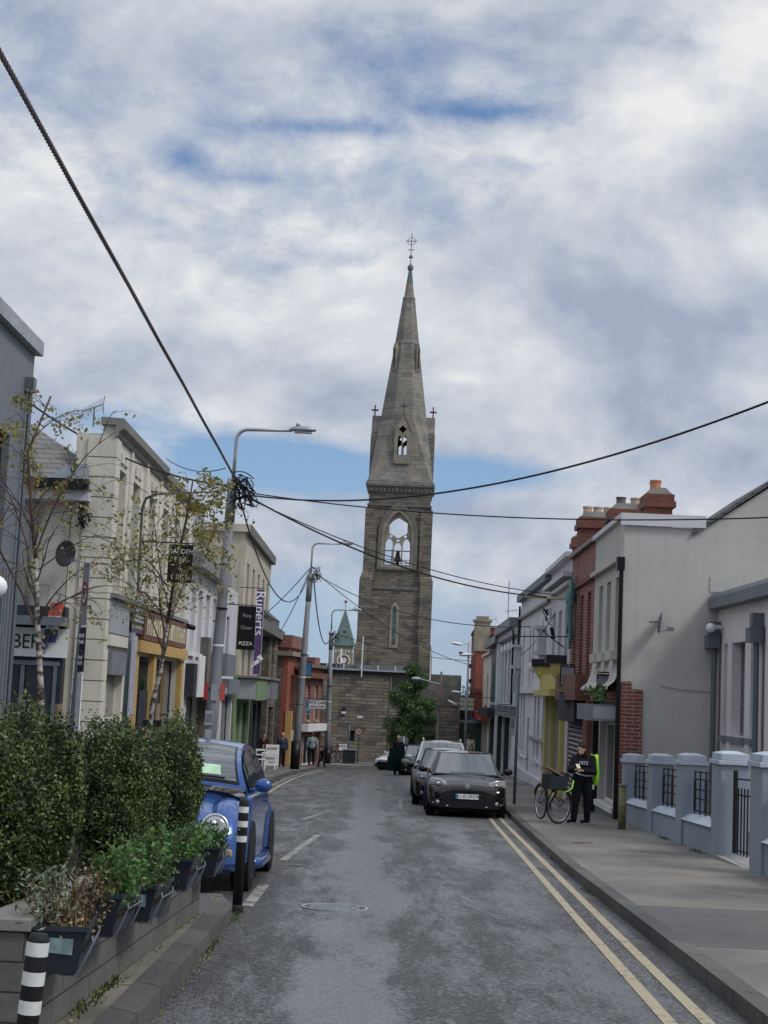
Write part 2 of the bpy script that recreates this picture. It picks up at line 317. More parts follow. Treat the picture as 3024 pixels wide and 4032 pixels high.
# ---------------------------------------------------------------- mesh building
class MB:
    def __init__(s): s.v = []; s.f = []; s.m = []; s.cur = 0
    def add(s, vs, fs):
        o = len(s.v); s.v += [tuple(p) for p in vs]
        for f in fs: s.f.append(tuple(i+o for i in f)); s.m.append(s.cur)
        return s
    def box(s, x0, x1, y0, y1, z0, z1):
        return s.add([(x0,y0,z0),(x1,y0,z0),(x1,y1,z0),(x0,y1,z0),(x0,y0,z1),(x1,y0,z1),(x1,y1,z1),(x0,y1,z1)],
                     [(0,3,2,1),(4,5,6,7),(0,1,5,4),(1,2,6,5),(2,3,7,6),(3,0,4,7)])
    def obox(s, c, size, rz=0, rx=0, ry=0):
        R = Matrix.Rotation(rz, 3, 'Z') @ Matrix.Rotation(ry, 3, 'Y') @ Matrix.Rotation(rx, 3, 'X')
        hx, hy, hz = [k/2 for k in size]; c = Vector(c)
        vs = [c + R @ Vector((a*hx, b*hy, d*hz)) for d in (-1,1) for a, b in ((-1,-1),(1,-1),(1,1),(-1,1))]
        return s.add(vs, [(0,3,2,1),(4,5,6,7),(0,1,5,4),(1,2,6,5),(2,3,7,6),(3,0,4,7)])
    def tube(s, pts, r, n=8, cap=True):
        pts = [Vector(p) for p in pts]
        rs = r if isinstance(r, (list, tuple)) else [r]*len(pts)
        vs = []; up = Vector((0, 0, 1)); prev = None
        for i, p in enumerate(pts):
            a = pts[max(0, i-1)]; b = pts[min(len(pts)-1, i+1)]
            t = (b-a).normalized()
            x = prev if prev is not None else (Vector((1,0,0)) if abs(t.z) > 0.9 else up.cross(t))
            x = (x - t*x.dot(t)).normalized(); y = t.cross(x); prev = x
            for k in range(n):
                an = 2*pi*k/n; vs.append(p + (x*cos(an)+y*sin(an))*rs[i])
        fs = [(i*n+k, i*n+(k+1)%n, (i+1)*n+(k+1)%n, (i+1)*n+k) for i in range(len(pts)-1) for k in range(n)]
        if cap:
            fs.append(tuple(reversed(range(n)))); fs.append(tuple((len(pts)-1)*n+k for k in range(n)))
        return s.add(vs, fs)
    def lathe(s, prof, n=16, c=(0,0,0), axis='Z'):
        vs = []
        for r, h in prof:
            for k in range(n):
                a = 2*pi*k/n
                p = {'Z': (r*cos(a), r*sin(a), h), 'X': (h, r*cos(a), r*sin(a)), 'Y': (r*sin(a), h, r*cos(a))}[axis]
                vs.append((p[0]+c[0], p[1]+c[1], p[2]+c[2]))
        m = len(prof)
        fs = [(i*n+k, i*n+(k+1)%n, (i+1)*n+(k+1)%n, (i+1)*n+k) for i in range(m-1) for k in range(n)]
        fs.append(tuple(reversed(range(n)))); fs.append(tuple((m-1)*n+k for k in range(n)))
        return s.add(vs, fs)
    def ball(s, c, r, n=12, m=8, sc=(1,1,1)):
        prof = [(max(1e-4, r*sin(pi*i/m)), -r*cos(pi*i/m)) for i in range(m+1)]
        o = len(s.v); s.lathe(prof, n)
        for i in range(o, len(s.v)):
            x, y, z = s.v[i]; s.v[i] = (x*sc[0]+c[0], y*sc[1]+c[1], z*sc[2]+c[2])
        return s
    def plate(s, outer, holes, y0, y1, fn=None):
        """a slab in the x-z plane between y0 and y1 with holes cut through it"""
        loops = [outer] + list(holes)
        flat = [p for l in loops for p in l]; n = len(flat)
        tris = tessellate_polygon([[Vector((p[0], p[1], 0)) for p in l] for l in loops])
        vs = [(p[0], y0, p[1]) for p in flat] + [(p[0], y1, p[1]) for p in flat]
        if fn: vs = [fn(*p) for p in vs]
        fs = [t for t in tris] + [tuple(i+n for i in reversed(t)) for t in tris]
        o = 0
        for l in loops:
            k = len(l)
            for i in range(k):
                a, b = o+i, o+(i+1) % k
                fs.append((a, b, b+n, a+n))
            o += k
        return s.add(vs, fs)
    def prism(s, poly, z0, z1):
        n = len(poly)
        return s.add([(x, y, z0) for x, y in poly]+[(x, y, z1) for x, y in poly],
                     [tuple(reversed(range(n))), tuple(range(n, 2*n))]+[(i, (i+1) % n, (i+1) % n+n, i+n) for i in range(n)])
    def grid(s, P, nu, nv, closed=False):
        """P(i,j) -> point"""
        vs = [P(i, j) for i in range(nu) for j in range(nv)]
        fs = [(i*nv+j, (i+1)*nv+j, (i+1)*nv+(j+1) % nv, i*nv+(j+1) % nv) for i in range(nu-1) for j in range(nv if closed else nv-1)]
        return s.add(vs, fs)
    def xf(s, M, o=0):
        for i in range(o, len(s.v)): s.v[i] = tuple(M @ Vector(s.v[i]))
        return s
    def build(s, name, mats, parent=None, smoothf=False, recalc=True, bevel=0, sub=0, dz=0, angle=None):
        me = bpy.data.meshes.new(name)
        vs = s.v if not dz else [(x, y, z+dz) for x, y, z in s.v]
        me.from_pydata(vs, [], s.f)
        if not isinstance(mats, (list, tuple)): mats = [mats]
        for m in mats: me.materials.append(m)
        if any(s.m): me.polygons.foreach_set('material_index', s.m)
        if recalc:
            bm = bmesh.new(); bm.from_mesh(me); bmesh.ops.recalc_face_normals(bm, faces=bm.faces); bm.to_mesh(me); bm.free()
        if smoothf: me.polygons.foreach_set('use_smooth', [True]*len(me.polygons))
        me.update()
        o = bpy.data.objects.new(name, me); COL.objects.link(o)
        if parent: o.parent = parent
        if bevel:
            b = o.modifiers.new('bevel', 'BEVEL'); b.width = bevel; b.segments = 2; b.limit_method = 'ANGLE'
        if sub:
            b = o.modifiers.new('sub', 'SUBSURF'); b.levels = sub; b.render_levels = sub
        return o
def tag(o, label=None, cat=None, group=None, kind=None):
    if label: o['label'] = label
    if cat: o['category'] = cat
    if group: o['group'] = group
    if kind: o['kind'] = kind
    return o
def thing(name, label, cat, loc=(0,0,0), rz=0, group=None):
    o = bpy.data.objects.new(name, None); COL.objects.link(o); o.empty_display_size = 0.2
    o.location = loc; o.rotation_euler = (0, 0, rz)
    return tag(o, label, cat, group)
def copytree(o, parent=None):
    c = o.copy(); COL.objects.link(c); c.parent = parent
    for ch in list(o.children): copytree(ch, c)
    return c
def text(txt, size, mat, parent, loc, rot=(pi/2,0,0), name='lettering', ext=0.006, align='CENTER', sx=1.0, bold=0.0):
    cu = bpy.data.curves.new(name, 'FONT'); cu.body = txt; cu.size = size; cu.extrude = ext
    cu.align_x = align; cu.align_y = 'CENTER'; cu.materials.append(mat); cu.offset = bold
    cu.resolution_u = 3
    c = bpy.data.objects.new(name, cu); COL.objects.link(c); bpy.context.view_layer.update()
    me = bpy.data.meshes.new_from_object(c.evaluated_get(bpy.context.evaluated_depsgraph_get())); bpy.data.objects.remove(c); bpy.data.curves.remove(cu)
    me.name = name; o = bpy.data.objects.new(name, me); COL.objects.link(o)
    o.parent = parent; o.location = loc; o.rotation_euler = rot; o.scale = (sx, 1, 1)
    return o
def arc(cx, cz, r, a0, a1, n):
    return [(cx+r*cos(a0+(a1-a0)*i/n), cz+r*sin(a0+(a1-a0)*i/n)) for i in range(n+1)]
def pointed(x0, x1, z0, zs, rise=1.0, n=6):
    """pointed-arch opening: jambs to the springing line zs, then two arcs meeting"""
    w = x1-x0; pts = [(x0, z0), (x1, z0)]
    R = w*rise
    cxr = x1-R; cxl = x0+R
    aend = math.acos(max(-1, min(1, ((x0+x1)/2-cxr)/R)))
    for i in range(n+1):
        a = aend*i/n; pts.append((cxr+R*cos(a), zs+R*sin(a)))
    for i in range(n-1, -1, -1):
        a = aend*i/n; pts.append((cxl-R*cos(a), zs+R*sin(a)))
    return pts
def rect(x0, x1, z0, z1): return [(x0, z0), (x1, z0), (x1, z1), (x0, z1)]
# ---------------------------------------------------------------- ground, road, pavements
def strip(name, mat, edge, zoff=0.0, thick=0.0, label=None):
    """edge: list of (y, x_left, x_right); a sheet following the ground; thick gives it sides"""
    b = MB()
    cols = 7
    rows = []
    fine = []
    for (y0, a0, b0), (y1, a1, b1) in zip(edge, edge[1:]):
        n = max(1, int((y1-y0)/2.0))
        for i in range(n): t = i/n; fine.append((y0+(y1-y0)*t, a0+(a1-a0)*t, b0+(b1-b0)*t))
    fine.append(edge[-1])
    def P(i, j):
        y, a, c = fine[i]; x = a+(c-a)*j/(cols-1); return (x, y, gz(x, y)+zoff)
    b.grid(P, len(fine), cols)
    if thick:
        for side in (0, cols-1):
            b.grid(lambda i, j: (P(i, side)[0], P(i, side)[1], P(i, side)[2]-thick*j), len(fine), 2)
        for e in (0, len(fine)-1):
            b.grid(lambda i, j: (P(e, i)[0], P(e, i)[1], P(e, i)[2]-thick*j), cols, 2)
    o = b.build(name, mat, recalc=True)
    tag(o, kind='structure')
    return o
g = MB()
ys = [-3000, -40, -20, 0, 20, 40, 60, 80, 100, 3000]
g.grid(lambda i, j: ((-3000, -40, 40, 3000)[j], ys[i], gz(0, ys[i])-0.35), len(ys), 4)
tag(g.build('ground', M_earth), kind='structure')
strip('road', M_road, [(-12, -14, 14), (40, -14, 14), (97.2, -14, 14)], 0.0)
strip('side_road', M_road, [(86.5, -70, -14), (97.2, -70, -14)], 0.0)
# right pavement and kerb
RK = [(-12, 1.95), (2, 2.2), (9, 2.36), (13, 2.46), (20.6, 2.62), (26, 2.82), (33, 3.08), (41, 3.42), (52, 3.75), (66, 4.1), (80, 4.6), (90, 5.0), (97.2, 5.3)]
def rk(y):
    for (a, xa), (b_, xb) in zip(RK, RK[1:]):
        if a <= y <= b_: return xa+(xb-xa)*(y-a)/(b_-a)
    return RK[-1][1]
strip('right_pavement', M_pave, [(y, x+0.16, 16) for y, x in RK], PAV, 0.3)
strip('right_kerb', M_kerb, [(y, x, x+0.157) for y, x in RK], PAV+0.003, 0.35)
# left pavement: build-out in front, then set back behind the parking bay
LP = [(-12, -1.42), (14.75, -1.34)]
strip('left_pavement', M_pave, [(y, -16, x) for y, x in LP], PAV, 0.3)
strip('left_kerb', M_kerb, [(-12, -1.417, -1.20), (13.8, -1.347, -1.17), (14.75, -1.50, -1.36)], PAV+0.003, 0.35)
LK = [(14.76, -3.35), (46, -3.52), (60, -3.66), (70, -3.55), (78, -3.2), (84, -2.95), (87.5, -3.4), (89.5, -5.5)]
strip('left_far_pavement', M_pave, [(y, -16, x-0.15) for y, x in LK], PAV, 0.3)
strip('left_far_kerb', M_kerb, [(y, x-0.147, x) for y, x in LK], PAV+0.003, 0.35)
# far kerb and pavement at the foot of the stone wall
fk = MB()
fk.box(-30, 1.2, 92.6, 99, gz(0, 95)-0.4, gz(0, 92)+0.14)
tag(fk.build('far_pavement', M_concrete), kind='structure')
fk = MB(); fk.box(-30, 1.2, 92.42, 92.597, gz(0, 95)-0.4, gz(0, 92)+0.15)
tag(fk.build('far_kerb', M_slabcap), kind='structure')
# painted lines
def line(name, mat, pts, w, z=0.005):
    b = MB(); fine = []
    for (x0, y0), (x1, y1) in zip(pts, pts[1:]):
        n = max(1, int(abs(y1-y0)/2)+1)
        for i in range(n): t = i/n; fine.append((x0+(x1-x0)*t, y0+(y1-y0)*t))
    fine.append(pts[-1])
    def P(i, j):
        a = Vector(fine[max(0, i-1)]); c = Vector(fine[min(len(fine)-1, i+1)]); t = (c-a).normalized()
        nrm = Vector((t.y, -t.x)); p = Vector(fine[i])+nrm*w*(j-0.5)
        return (p.x, p.y, gz(p.x, p.y)+z)
    b.grid(P, len(fine), 2)
    return tag(b.build(name, mat), kind='structure')
yl = [(1.62, 2), (1.86, 9.5), (2.02, 14.7), (2.26, 22), (2.62, 33), (2.95, 41), (3.3, 53)]
line('yellow_line_marking', M_yline, yl, 0.088)
line('yellow_line_marking', M_yline, [(x+0.24, y) for x, y in yl], 0.088)
line('white_line_marking', M_wline, [(-0.86, 26.4), (-1.12, 20.6)], 0.11)
line('white_line_marking', M_wline, [(-1.12, 17.2), (-1.13, 14.9)], 0.12)
line('white_line_marking', M_wline, [(-1.13, 19.95), (-0.80, 20.05)], 0.09, 0.006)
line('white_line_marking', M_wline, [(-3.1, 27.0), (-0.95, 27.1)], 0.09)
line('white_line_marking', M_wline, [(-3.2, 21.4), (-1.15, 21.45)], 0.07, 0.006)
line('white_line_marking', M_wline, [(-1.05, 34), (-1.35, 31)], 0.11)
line('white_line_marking', M_wline, [(0.72, 37.5), (1.35, 76)], 0.10)
line('yellow_line_marking', M_wline, [(-3.18, 42), (-3.32, 52), (-3.36, 62), (-3.2, 72), (-2.75, 82)], 0.10)
line('yellow_line_marking', M_yline, [(-2.93, 42), (-3.07, 52), (-3.11, 62), (-2.95, 72), (-2.5, 82)], 0.10)
# a sealed trench joint along the lane
# manholes
def manhole(x, y, r, label, mat, up=0):
    z = gz(x, y)+up
    t = thing('manhole_cover', label, 'manhole cover', (x, y, z), 0)
    t.rotation_euler = (-SL, 0, 0)
    b = MB(); b.lathe([(r, 0.0), (r, 0.012), (r-0.03, 0.012), (r-0.03, 0.0)], 40); b.build('rim', M_galv, t)
    b = MB(); b.lathe([(r-0.032, 0.001), (r-0.032, 0.007)], 40)
    b.build('lid', M_iron, t)
    b = MB(); s = 0.062; k = 0
    for i in range(-6, 7):
        for j in range(-6, 7):
            cx, cy = i*s*1.0+(j % 2)*s*0.5, j*s*0.8
            if sqrt(cx*cx+cy*cy) < r-0.06: b.box(cx-s*0.33, cx+s*0.33, cy-s*0.22, cy+s*0.22, 0.007, 0.013)
    b.build('tread_pattern', mat, t)
manhole(-0.3, 15.15, 0.325, 'round patterned metal manhole cover in the wet road', M_galv)
manhole(3.47, 25.4, 0.22, 'small rusty round cover set in the right footpath', M_brown, PAV)
# ---------------------------------------------------------------- buildings
class House:
    """n runs along the facade from its near end; w is towards the street; z is the world height"""
    def __init__(s, name, label, cat, p0, p1, side, ztop, mat, depth=7.0, zb=None, group=None, wt=0.3, roofdrop=0.45, bodymat=None):
        s.side = side; d = Vector((p1[0]-p0[0], p1[1]-p0[1])); s.L = d.length
        s.zb = zb if zb is not None else min(gz(*p0), gz(*p1))+PAV
        o = p0 if side == 'R' else p1
        dd = d if side == 'R' else -d
        s.root = thing(name, label, cat, (o[0], o[1], s.zb), atan2(dd.y, dd.x), group)
        s.holes = []; s.mat = mat; s.ztop = ztop; s.wt = wt; s.depth = depth; s.rd = roofdrop; s.bodymat = bodymat or mat
    def U(s, n): return n if s.side == 'R' else s.L-n
    def conv(s, mb):
        if s.side == 'L':
            mb.v = [(s.L-x, y, z) for x, y, z in mb.v]
        return mb
    def part(s, name, mb, mat, parent=None, **k):
        return s.conv(mb).build(name, mat, parent or s.root, dz=-s.zb, **k)
    def bx(s, name, n0, n1, w0, w1, z0, z1, mat, parent=None, **k):
        return s.part(name, MB().box(n0, n1, w0, w1, z0, z1), mat, parent, **k)
    def window(s, shape, frame=None, pane=None, sill=None, bars=(1, 1), rec=0.16, name='window', fw=0.06, sillw=0.1):
        """shape: polygon (n,z); cut through the wall, frame and pane set back inside"""
        frame = frame or M_whitep; pane = pane or M_glass
        s.holes.append(shape)
        n0 = min(p[0] for p in shape); n1 = max(p[0] for p in shape); z0 = min(p[1] for p in shape); z1 = max(p[1] for p in shape)
        cx, cz = (n0+n1)/2, (z0+z1)/2
        kx = max(0.1, 1-2*fw/(n1-n0)); kz = max(0.1, 1-2*fw/(z1-z0))
        inner = [(cx+(x-cx)*kx, cz+(z-cz)*kz) for x, z in shape]
        outer = [(cx+(x-cx)*0.998, cz+(z-cz)*0.998) for x, z in shape]
        b = MB(); b.plate(outer, [inner], -rec-0.05, -rec)
        for i in range(1, bars[0]):
            x = n0+(n1-n0)*i/bars[0]; b.box(x-0.025, x+0.025, -rec-0.045, -rec-0.005, z0+fw, z1-fw if len(shape) == 4 else z1-0.3)
        for i in range(1, bars[1]):
            z = z0+(z1-z0)*i/bars[1]; b.box(n0+fw, n1-fw, -rec-0.042, -rec-0.008, z-0.025, z+0.025)
        w = s.part(name, b, frame)
        p = MB(); p.plate([(cx+(x-cx)*0.99, cz+(z-cz)*0.99) for x, z in shape], [], -rec-0.035, -rec-0.025); s.part('pane', p, pane, w)
        if sill:
            s.bx('sill', n0-0.06, n1+0.06, 0.003, sillw, z0-0.14, z0-0.01, sill, w)
        return w
    def wall(s, z0=None, outer=None):
        z0 = s.zb-0.6 if z0 is None else z0
        b = MB(); b.plate(outer or rect(0, s.L, z0, s.ztop), s.holes, -s.wt, 0)
        s.front = s.part('wall', b, s.mat)
        b = MB(); b.box(0, s.L, -s.depth, -s.wt-0.003, z0, s.ztop-s.rd); s.part('back_block', b, s.bodymat)
        return s.front
# ============ RIGHT SIDE
# R2: pale gable building with shop below
R2 = House('corner_shop_building', 'pale grey rendered corner building whose blank gable carries a satellite dish', 'building', (5.56, 35.2), (5.66, 40.6), 'R', 5.86, M_gable, depth=9.5, roofdrop=0.165)
for n0, n1 in ((0.55, 1.28), (2.15, 2.88), (3.65, 4.38)):
    R2.window(rect(n0, n1, 2.85, 4.57), M_whitep, M_glassc, None, (1, 2), rec=0.2)
    R2.bx('window_ledge', n0-0.1, n1+0.1, 0.003, 0.2, 2.62, 2.83, M_gable)
R2.window(rect(0.55, 3.5, -0.75, 1.15), M_whitep, M_glass, M_whitep, (2, 1), name='shop_window')
R2.window(rect(4.2, 4.95, -1.05, 1.15), M_black, M_glass, None, (1, 1), name='shop_door')
R2.wall()
b = MB()   # flared ledge between the storeys
b.grid(lambda i, j: ((0.0, 5.38)[i], (0.003, 0.05, 0.14, 0.30, 0.30, 0.003)[j], (2.62, 2.35, 2.12, 1.98, 1.92, 1.92)[j]), 2, 6)
R2.part('flared_ledge', b, M_gable)
R2.bx('cornice', -0.02, 5.4, 0.003, 0.14, 4.88, 4.98, M_gable); R2.bx('parapet_coping', -0.06, 5.4, -0.36, 0.10, 5.862, 5.98, M_white)
b = MB().box(0.0, 1.3, -9.5, -0.0, 0, 0)
# gable: the high part of the side wall with the slated verge
b = MB(); b.v = []
vz = [(-1.75, 5.65), (-3.65, 6.95), (-5.6, 5.6)]
b.add([(0.02, y, z) for y, z in vz]+[(5.3, y, z) for y, z in vz], [(0, 1, 2), (5, 4, 3), (0, 3, 4, 1), (1, 4, 5, 2), (2, 5, 3, 0)])
R2.part('gable_peak', b, M_gable)
b = MB()
for (y0, z0), (y1, z1) in (((-1.55, 5.50), (-3.6, 6.97)), ((-3.65, 6.97), (-5.8, 5.45))):
    b.add([(-0.07, y0, z0+0.02), (-0.07, y1, z1+0.02), (-0.07, y1, z1+0.12), (-0.07, y0, z0+0.12), (5.35, y0, z0+0.02), (5.35, y1, z1+0.02), (5.35, y1, z1+0.12), (5.35, y0, z0+0.12)],
          [(0, 1, 2, 3), (7, 6, 5, 4), (0, 4, 5, 1), (1, 5, 6, 2), (2, 6, 7, 3), (3, 7, 4, 0)])
R2.part('roof', b, M_slate)
R2.bx('side_coping', -0.08, 0.0-0.003, -1.85, 0.10, 5.70, 5.98, M_white)
R2.bx('brick_pier', -0.06, -0.003, -0.50, -0.003, -1.6, 1.95, M_brick)
R2.bx('brick_pier', -0.055, 0.0-0.004, -0.24, -0.02, 1.953, 2.12, M_brick)
b = MB(); b.tube([(-0.07, 0.06, 4.80), (-0.07, 0.06, 1.2), (-0.07, 0.06, -1.05)], 0.05, 8); b.box(-0.2, 0.06, 0.003, 0.18, 4.65, 4.95)
R2.part('drainpipe', b, M_black)
b = MB().tube([(-0.03, -0.9, 2.06), (-0.03, -1.3, 1.99), (-0.03, -3.0, 1.93)], 0.008, 6); R2.part('wall_cable', b, M_midgrey)
R2.bx('vent_grille', -0.02, -0.003, -2.35, -1.98, 4.25, 4.6, M_gable)
R2.bx('plinth', 0.0, 4.1, 0.003, 0.05, -1.2, -0.8, M_midgrey)
sb = R2.bx('shop_sign_box', 0.25, 3.2, 0.003, 0.62, 1.2, 1.58, M_midgrey); R2.bx('sign_face', 0.245, 0.2475, 0.05, 0.58, 1.25, 1.53, M_greyp, sb)  # plain pale grey panel on the near end of the box
R2.bx('planter_ledge', 0.3, 3.8, 0.003, 0.24, 1.66, 1.90, M_brick)
for n in (3.75, 5.15): R2.bx('pilaster', n, n+0.24, 0.003, 0.14, -1.1, 1.9, M_black if n < 4 else M_brickd)
# hanging greenery over the shop
fl = MB()
for k in range(260):
    x = random.uniform(0.3, 1.0) if k % 2 else random.uniform(0.3, 3.6); y = random.uniform(0.1, 0.42); z = 1.92-abs(random.gauss(0, 0.17))+0.08
    a = Vector((random.uniform(-1, 1), random.uniform(-1, 1), random.uniform(-1, 1))).normalized()*0.05; c = a.orthogonal()*0.6
    p = Vector((x, y, z)); fl.add([p-a, p+c, p+a, p-c], [(0, 1, 2, 3)])
pl = R2.part('hanging_foliage', fl, M_herb, recalc=False)
# R3 red brick with shutter shop
R3 = House('red_brick_shop', 'narrow red brick house with tall dark windows over a closed roller shutter', 'building', (5.66, 40.61), (5.74, 46.1), 'R', 5.86, M_brick, depth=9.0)
for n0 in (0.7, 2.35, 4.0):
    R3.window(rect(n0, n0+0.8, 1.95, 4.6), M_brown, M_glass, M_whitep, (1, 2), rec=0.2)
R3.window(rect(1.4, 5.2, -1.25, 1.6), M_darkshop, M_darkshop, None, (1, 1), name='shutter_opening', rec=0.08)
R3.wall()
b = MB()
for i in range(21):
    z = -1.2+i*0.13; b.tube([(1.42, -0.05, z+0.05), (5.18, -0.05, z+0.05)], 0.055, 6)
R3.part('roller_shutter', b, M_midgrey)
R3.bx('coping', -0.0, 5.49, -0.3, 0.12, 5.863, 5.98, M_slabcap); R3.bx('brick_cornice', 0, 5.49, 0.003, 0.10, 4.86, 4.98, M_brickd)
R3.bx('fascia_box', 0.2, 5.3, 0.003, 0.42, 1.65, 2.35, M_brown); R3.bx('brick_pier', 0.1, 0.8, 0.003, 0.12, -1.3, 1.6, M_brickd)
R3.bx('shutter_housing', 1.3, 5.2, 0.003, 0.30, 1.05, 1.62, M_darkshop)
# chimneys behind
def chimney(house, n0, n1, w0, w1, z0, z1, mat, pots, potmat, potmats=None):
    b = MB().box(n0, n1, w0, w1, z0, z1-0.45).box(n0-0.08, n1+0.08, w0-0.08, w1+0.08, z1-0.447, z1-0.30).box(n0-0.04, n1+0.04, w0-0.04, w1+0.04, z1-0.297, z1-0.12)
    ch = house.part('chimney', b, mat)
    b = MB(); b.add([(n0, w0, z1-0.117), (n1, w0, z1-0.117), (n1, w1, z1-0.117), (n0, w1, z1-0.117), (n0+.15, w0+.15, z1+.06), (n1-.15, w0+.15, z1+.06), (n1-.15, w1-.15, z1+.06), (n0+.15, w1-.15, z1+.06)],
        [(0, 3, 2, 1), (4, 5, 6, 7), (0, 1, 5, 4), (1, 2, 6, 5), (2, 3, 7, 6), (3, 0, 4, 7)])
    house.part('capping', b, M_dressd, ch)
    for i, (n, w) in enumerate(pots):
        b = MB().lathe([(0.135, z1), (0.125, z1+0.2), (0.145, z1+0.205), (0.145, z1+0.25), (0.10, z1+0.25), (0.10, z1+0.15)], 14, (n, w, 0))
        house.part('chimney_pot', b, (potmats or [potmat]*9)[i], ch)
chimney(R2, 2.7, 3.6, -1.54, -0.90, 5.5, 6.95, M_brickd, [(2.95, -1.15), (3.35, -1.2)], M_pot, [M_potred, M_pot])
b = 0
R3.bx('roof_ridge', 0.3, 5.2, -6, -1.5, 5.3, 5.7, M_slate)
chimney(R3, 0.8, 1.7, -1.5, -0.5, 5.3, 6.98, M_brickd, [(1.2, -0.8), (1.25, -1.2)], M_pot, [M_dressd, M_pot])
chimney(R3, 4.1, 5.0, -1.15, -0.05, 5.3, 7.12, M_brickd, [(4.65, -0.9), (4.65, -0.6), (4.65, -0.3)], M_pot)
# R4 pale building with yellow shop
R4 = House('yellow_shop_building', 'off-white house with a mustard yellow pillared shopfront', 'building', (5.74, 46.11), (5.90, 53.2), 'R', 5.95, M_white2, depth=8.0)
for n0 in (0.8, 2.9, 5.0):
    R4.window(rect(n0, n0+0.95, 2.35, 4.5), M_whitep, M_glassc, M_whitep, (1, 2), rec=0.14)
R4.window(rect(1.6, 6.3, -0.95, 1.75), M_yellow, M_glassc, None, (3, 1), name='shop_window', fw=0.1)
R4.wall()
chimney(R4, 1.6, 2.3, -0.75, -0.2, 5.4, 6.85, M_brickd, [], M_pot)
R4.bx('coping', 0, 7.09, -0.3, 0.22, 5.953, 6.1, M_white); R4.bx('cornice', 0, 7.09, 0.003, 0.28, 5.35, 5.5, M_white2); R4.bx('moulding', 0, 7.09, 0.003, 0.16, 5.1, 5.22, M_white2)
for n in (0.9, 6.35):
    R4.bx('pilaster', n, n+0.4, 0.003, 0.13, -1.5, 1.75, M_yellow)
    b = MB(); pf = [(.003, 1.95), (.14, 1.95), (.17, 2.1), (.26, 2.28), (.40, 2.42), (.46, 2.58), (.46, 2.75), (.003, 2.75)]; kk = len(pf)
    b.add([(n, w, z) for w, z in pf]+[(n+.45, w, z) for w, z in pf], [tuple(range(kk)), tuple(reversed(range(kk, 2*kk)))]+[(i, (i+1) % kk, (i+1) % kk+kk, i+kk) for i in range(kk)]); R4.part('console', b, M_yellow)
    R4.bx('console_cap', n-0.05, n+0.5, 0.003, 0.62, 2.753, 3.0, M_darkshop)
R4.bx('fascia', 0.9, 6.85, 0.003, 0.30, 1.96, 2.45, M_yellow); R4.bx('shopfront_cornice', 0.85, 6.9, 0.003, 0.5, 1.76, 1.93, M_yellow)
R4.bx('stall_riser', 1.42, 6.33, 0.003, 0.2, -1.5, -0.98, M_yellow)
for n in (2.4, 5.4): R4.bx('mullion', n, n+0.09, -0.09, 0.02, -0.97, 1.74, M_yellow)
# R5 white gothic-windowed building
R5 = House('gothic_windowed_house', 'long white rendered house with slender pointed windows on both floors', 'building', (5.90, 53.21), (6.12, 66.4), 'R', 5.75, M_white, depth=8.0, zb=-1.62)
for n0 in (2.2, 6.2, 7.6, 10.9):
    R5.window(pointed(n0, n0+0.62, 2.15, 4.0, 1.0), M_whitep, M_glassc, M_white, (1, 1), rec=0.2)
for n0 in (0.9, 2.9, 4.3, 9.6, 11.0):
    R5.window(pointed(n0, n0+0.78, -0.55, 1.3, 1.0), M_whitep, M_glassc, M_white, (1, 1), rec=0.2)
R5.window(rect(7.2, 8.1, -1.7, 0.9), M_whitep, M_midgrey, None, (1, 1), name='door', rec=0.25)
R5.wall()
R5.bx('roof_verge', -0.0, 13.2, -0.6, 0.22, 5.753, 6.02, M_slateblue); R5.bx('string_course', 0, 13.19, 0.003, 0.13, 5.0, 5.1, M_midgrey)
R5.bx('string_course', 0, 13.19, 0.003, 0.16, 1.86, 2.02, M_white); R5.bx('sill_band', 0, 7.1, 0.003, 0.10, 0.18, 0.28, M_greyp); R5.bx('plinth', 0, 13.19, 0.003, 0.15, -2.6, -1.15, M_white2)
for n0, z0 in ((1.1, 3.2), (12.3, 2.9)):
    b = MB().box(n0, n0+0.6, 0.003, 0.4, z0, z0+0.14).box(n0+0.1, n0+0.5, 0.003, 0.3, z0+0.143, z0+0.9).box(n0, n0+0.6, 0.003, 0.4, z0+0.903, z0+1.02).box(n0+0.15, n0+0.45, 0.003, 0.22, z0-0.6, z0-0.003)
    R5.part('niche_bracket', b, M_white2)
b = MB().tube([(13.1, 0.08, 5.6), (13.1, 0.08, 2.6)], 0.05, 6); R5.part('drainpipe', b, M_black)
# R6a stucco, R6b teal
R6 = House('white_stucco_house', 'white stucco terrace house with ornate window heads and grey cornice', 'building', (6.12, 66.41), (6.32, 77.5), 'R', 5.0, M_white2, depth=7.0, zb=-1.75)
for n0 in (1.2, 3.6, 6.0, 8.6):
    R6.window(rect(n0, n0+0.9, 1.4, 3.75), M_whitep, M_glassc, M_whitep, (1, 2), rec=0.16)
    R6.bx('window_head', n0-0.15, n0+1.05, 0.003, 0.25, 3.85, 4.15, M_whitep)
R6.window(rect(1.0, 4.6, -1.2, 0.7), M_whitep, M_glass, None, (3, 1), name='shop_window')
R6.window(rect(5.6, 9.8, -1.3, 0.7), M_darkshop, M_glass, None, (2, 1), name='shop_window')
R6.wall()
R6.bx('cornice', 0, 11.09, 0.003, 0.5, 4.7, 5.12, M_midgrey); R6.bx('frieze', 0, 11.09, 0.003, 0.3, 4.4, 4.69, M_white2); R6.bx('fascia', 0.4, 10.8, 0.003, 0.35, 0.8, 1.3, M_midgrey)
for n in (0.1, 5.0, 10.4): R6.bx('pilaster', n, n+0.45, 0.003, 0.2, -2.0, 0.78, M_whitep if n < 5 else M_darkshop)
b = MB().tube([(0.05, 0.3, 4.6), (0.05, 0.3, 1.4)], 0.06, 6); R6.part('drainpipe', b, M_black)
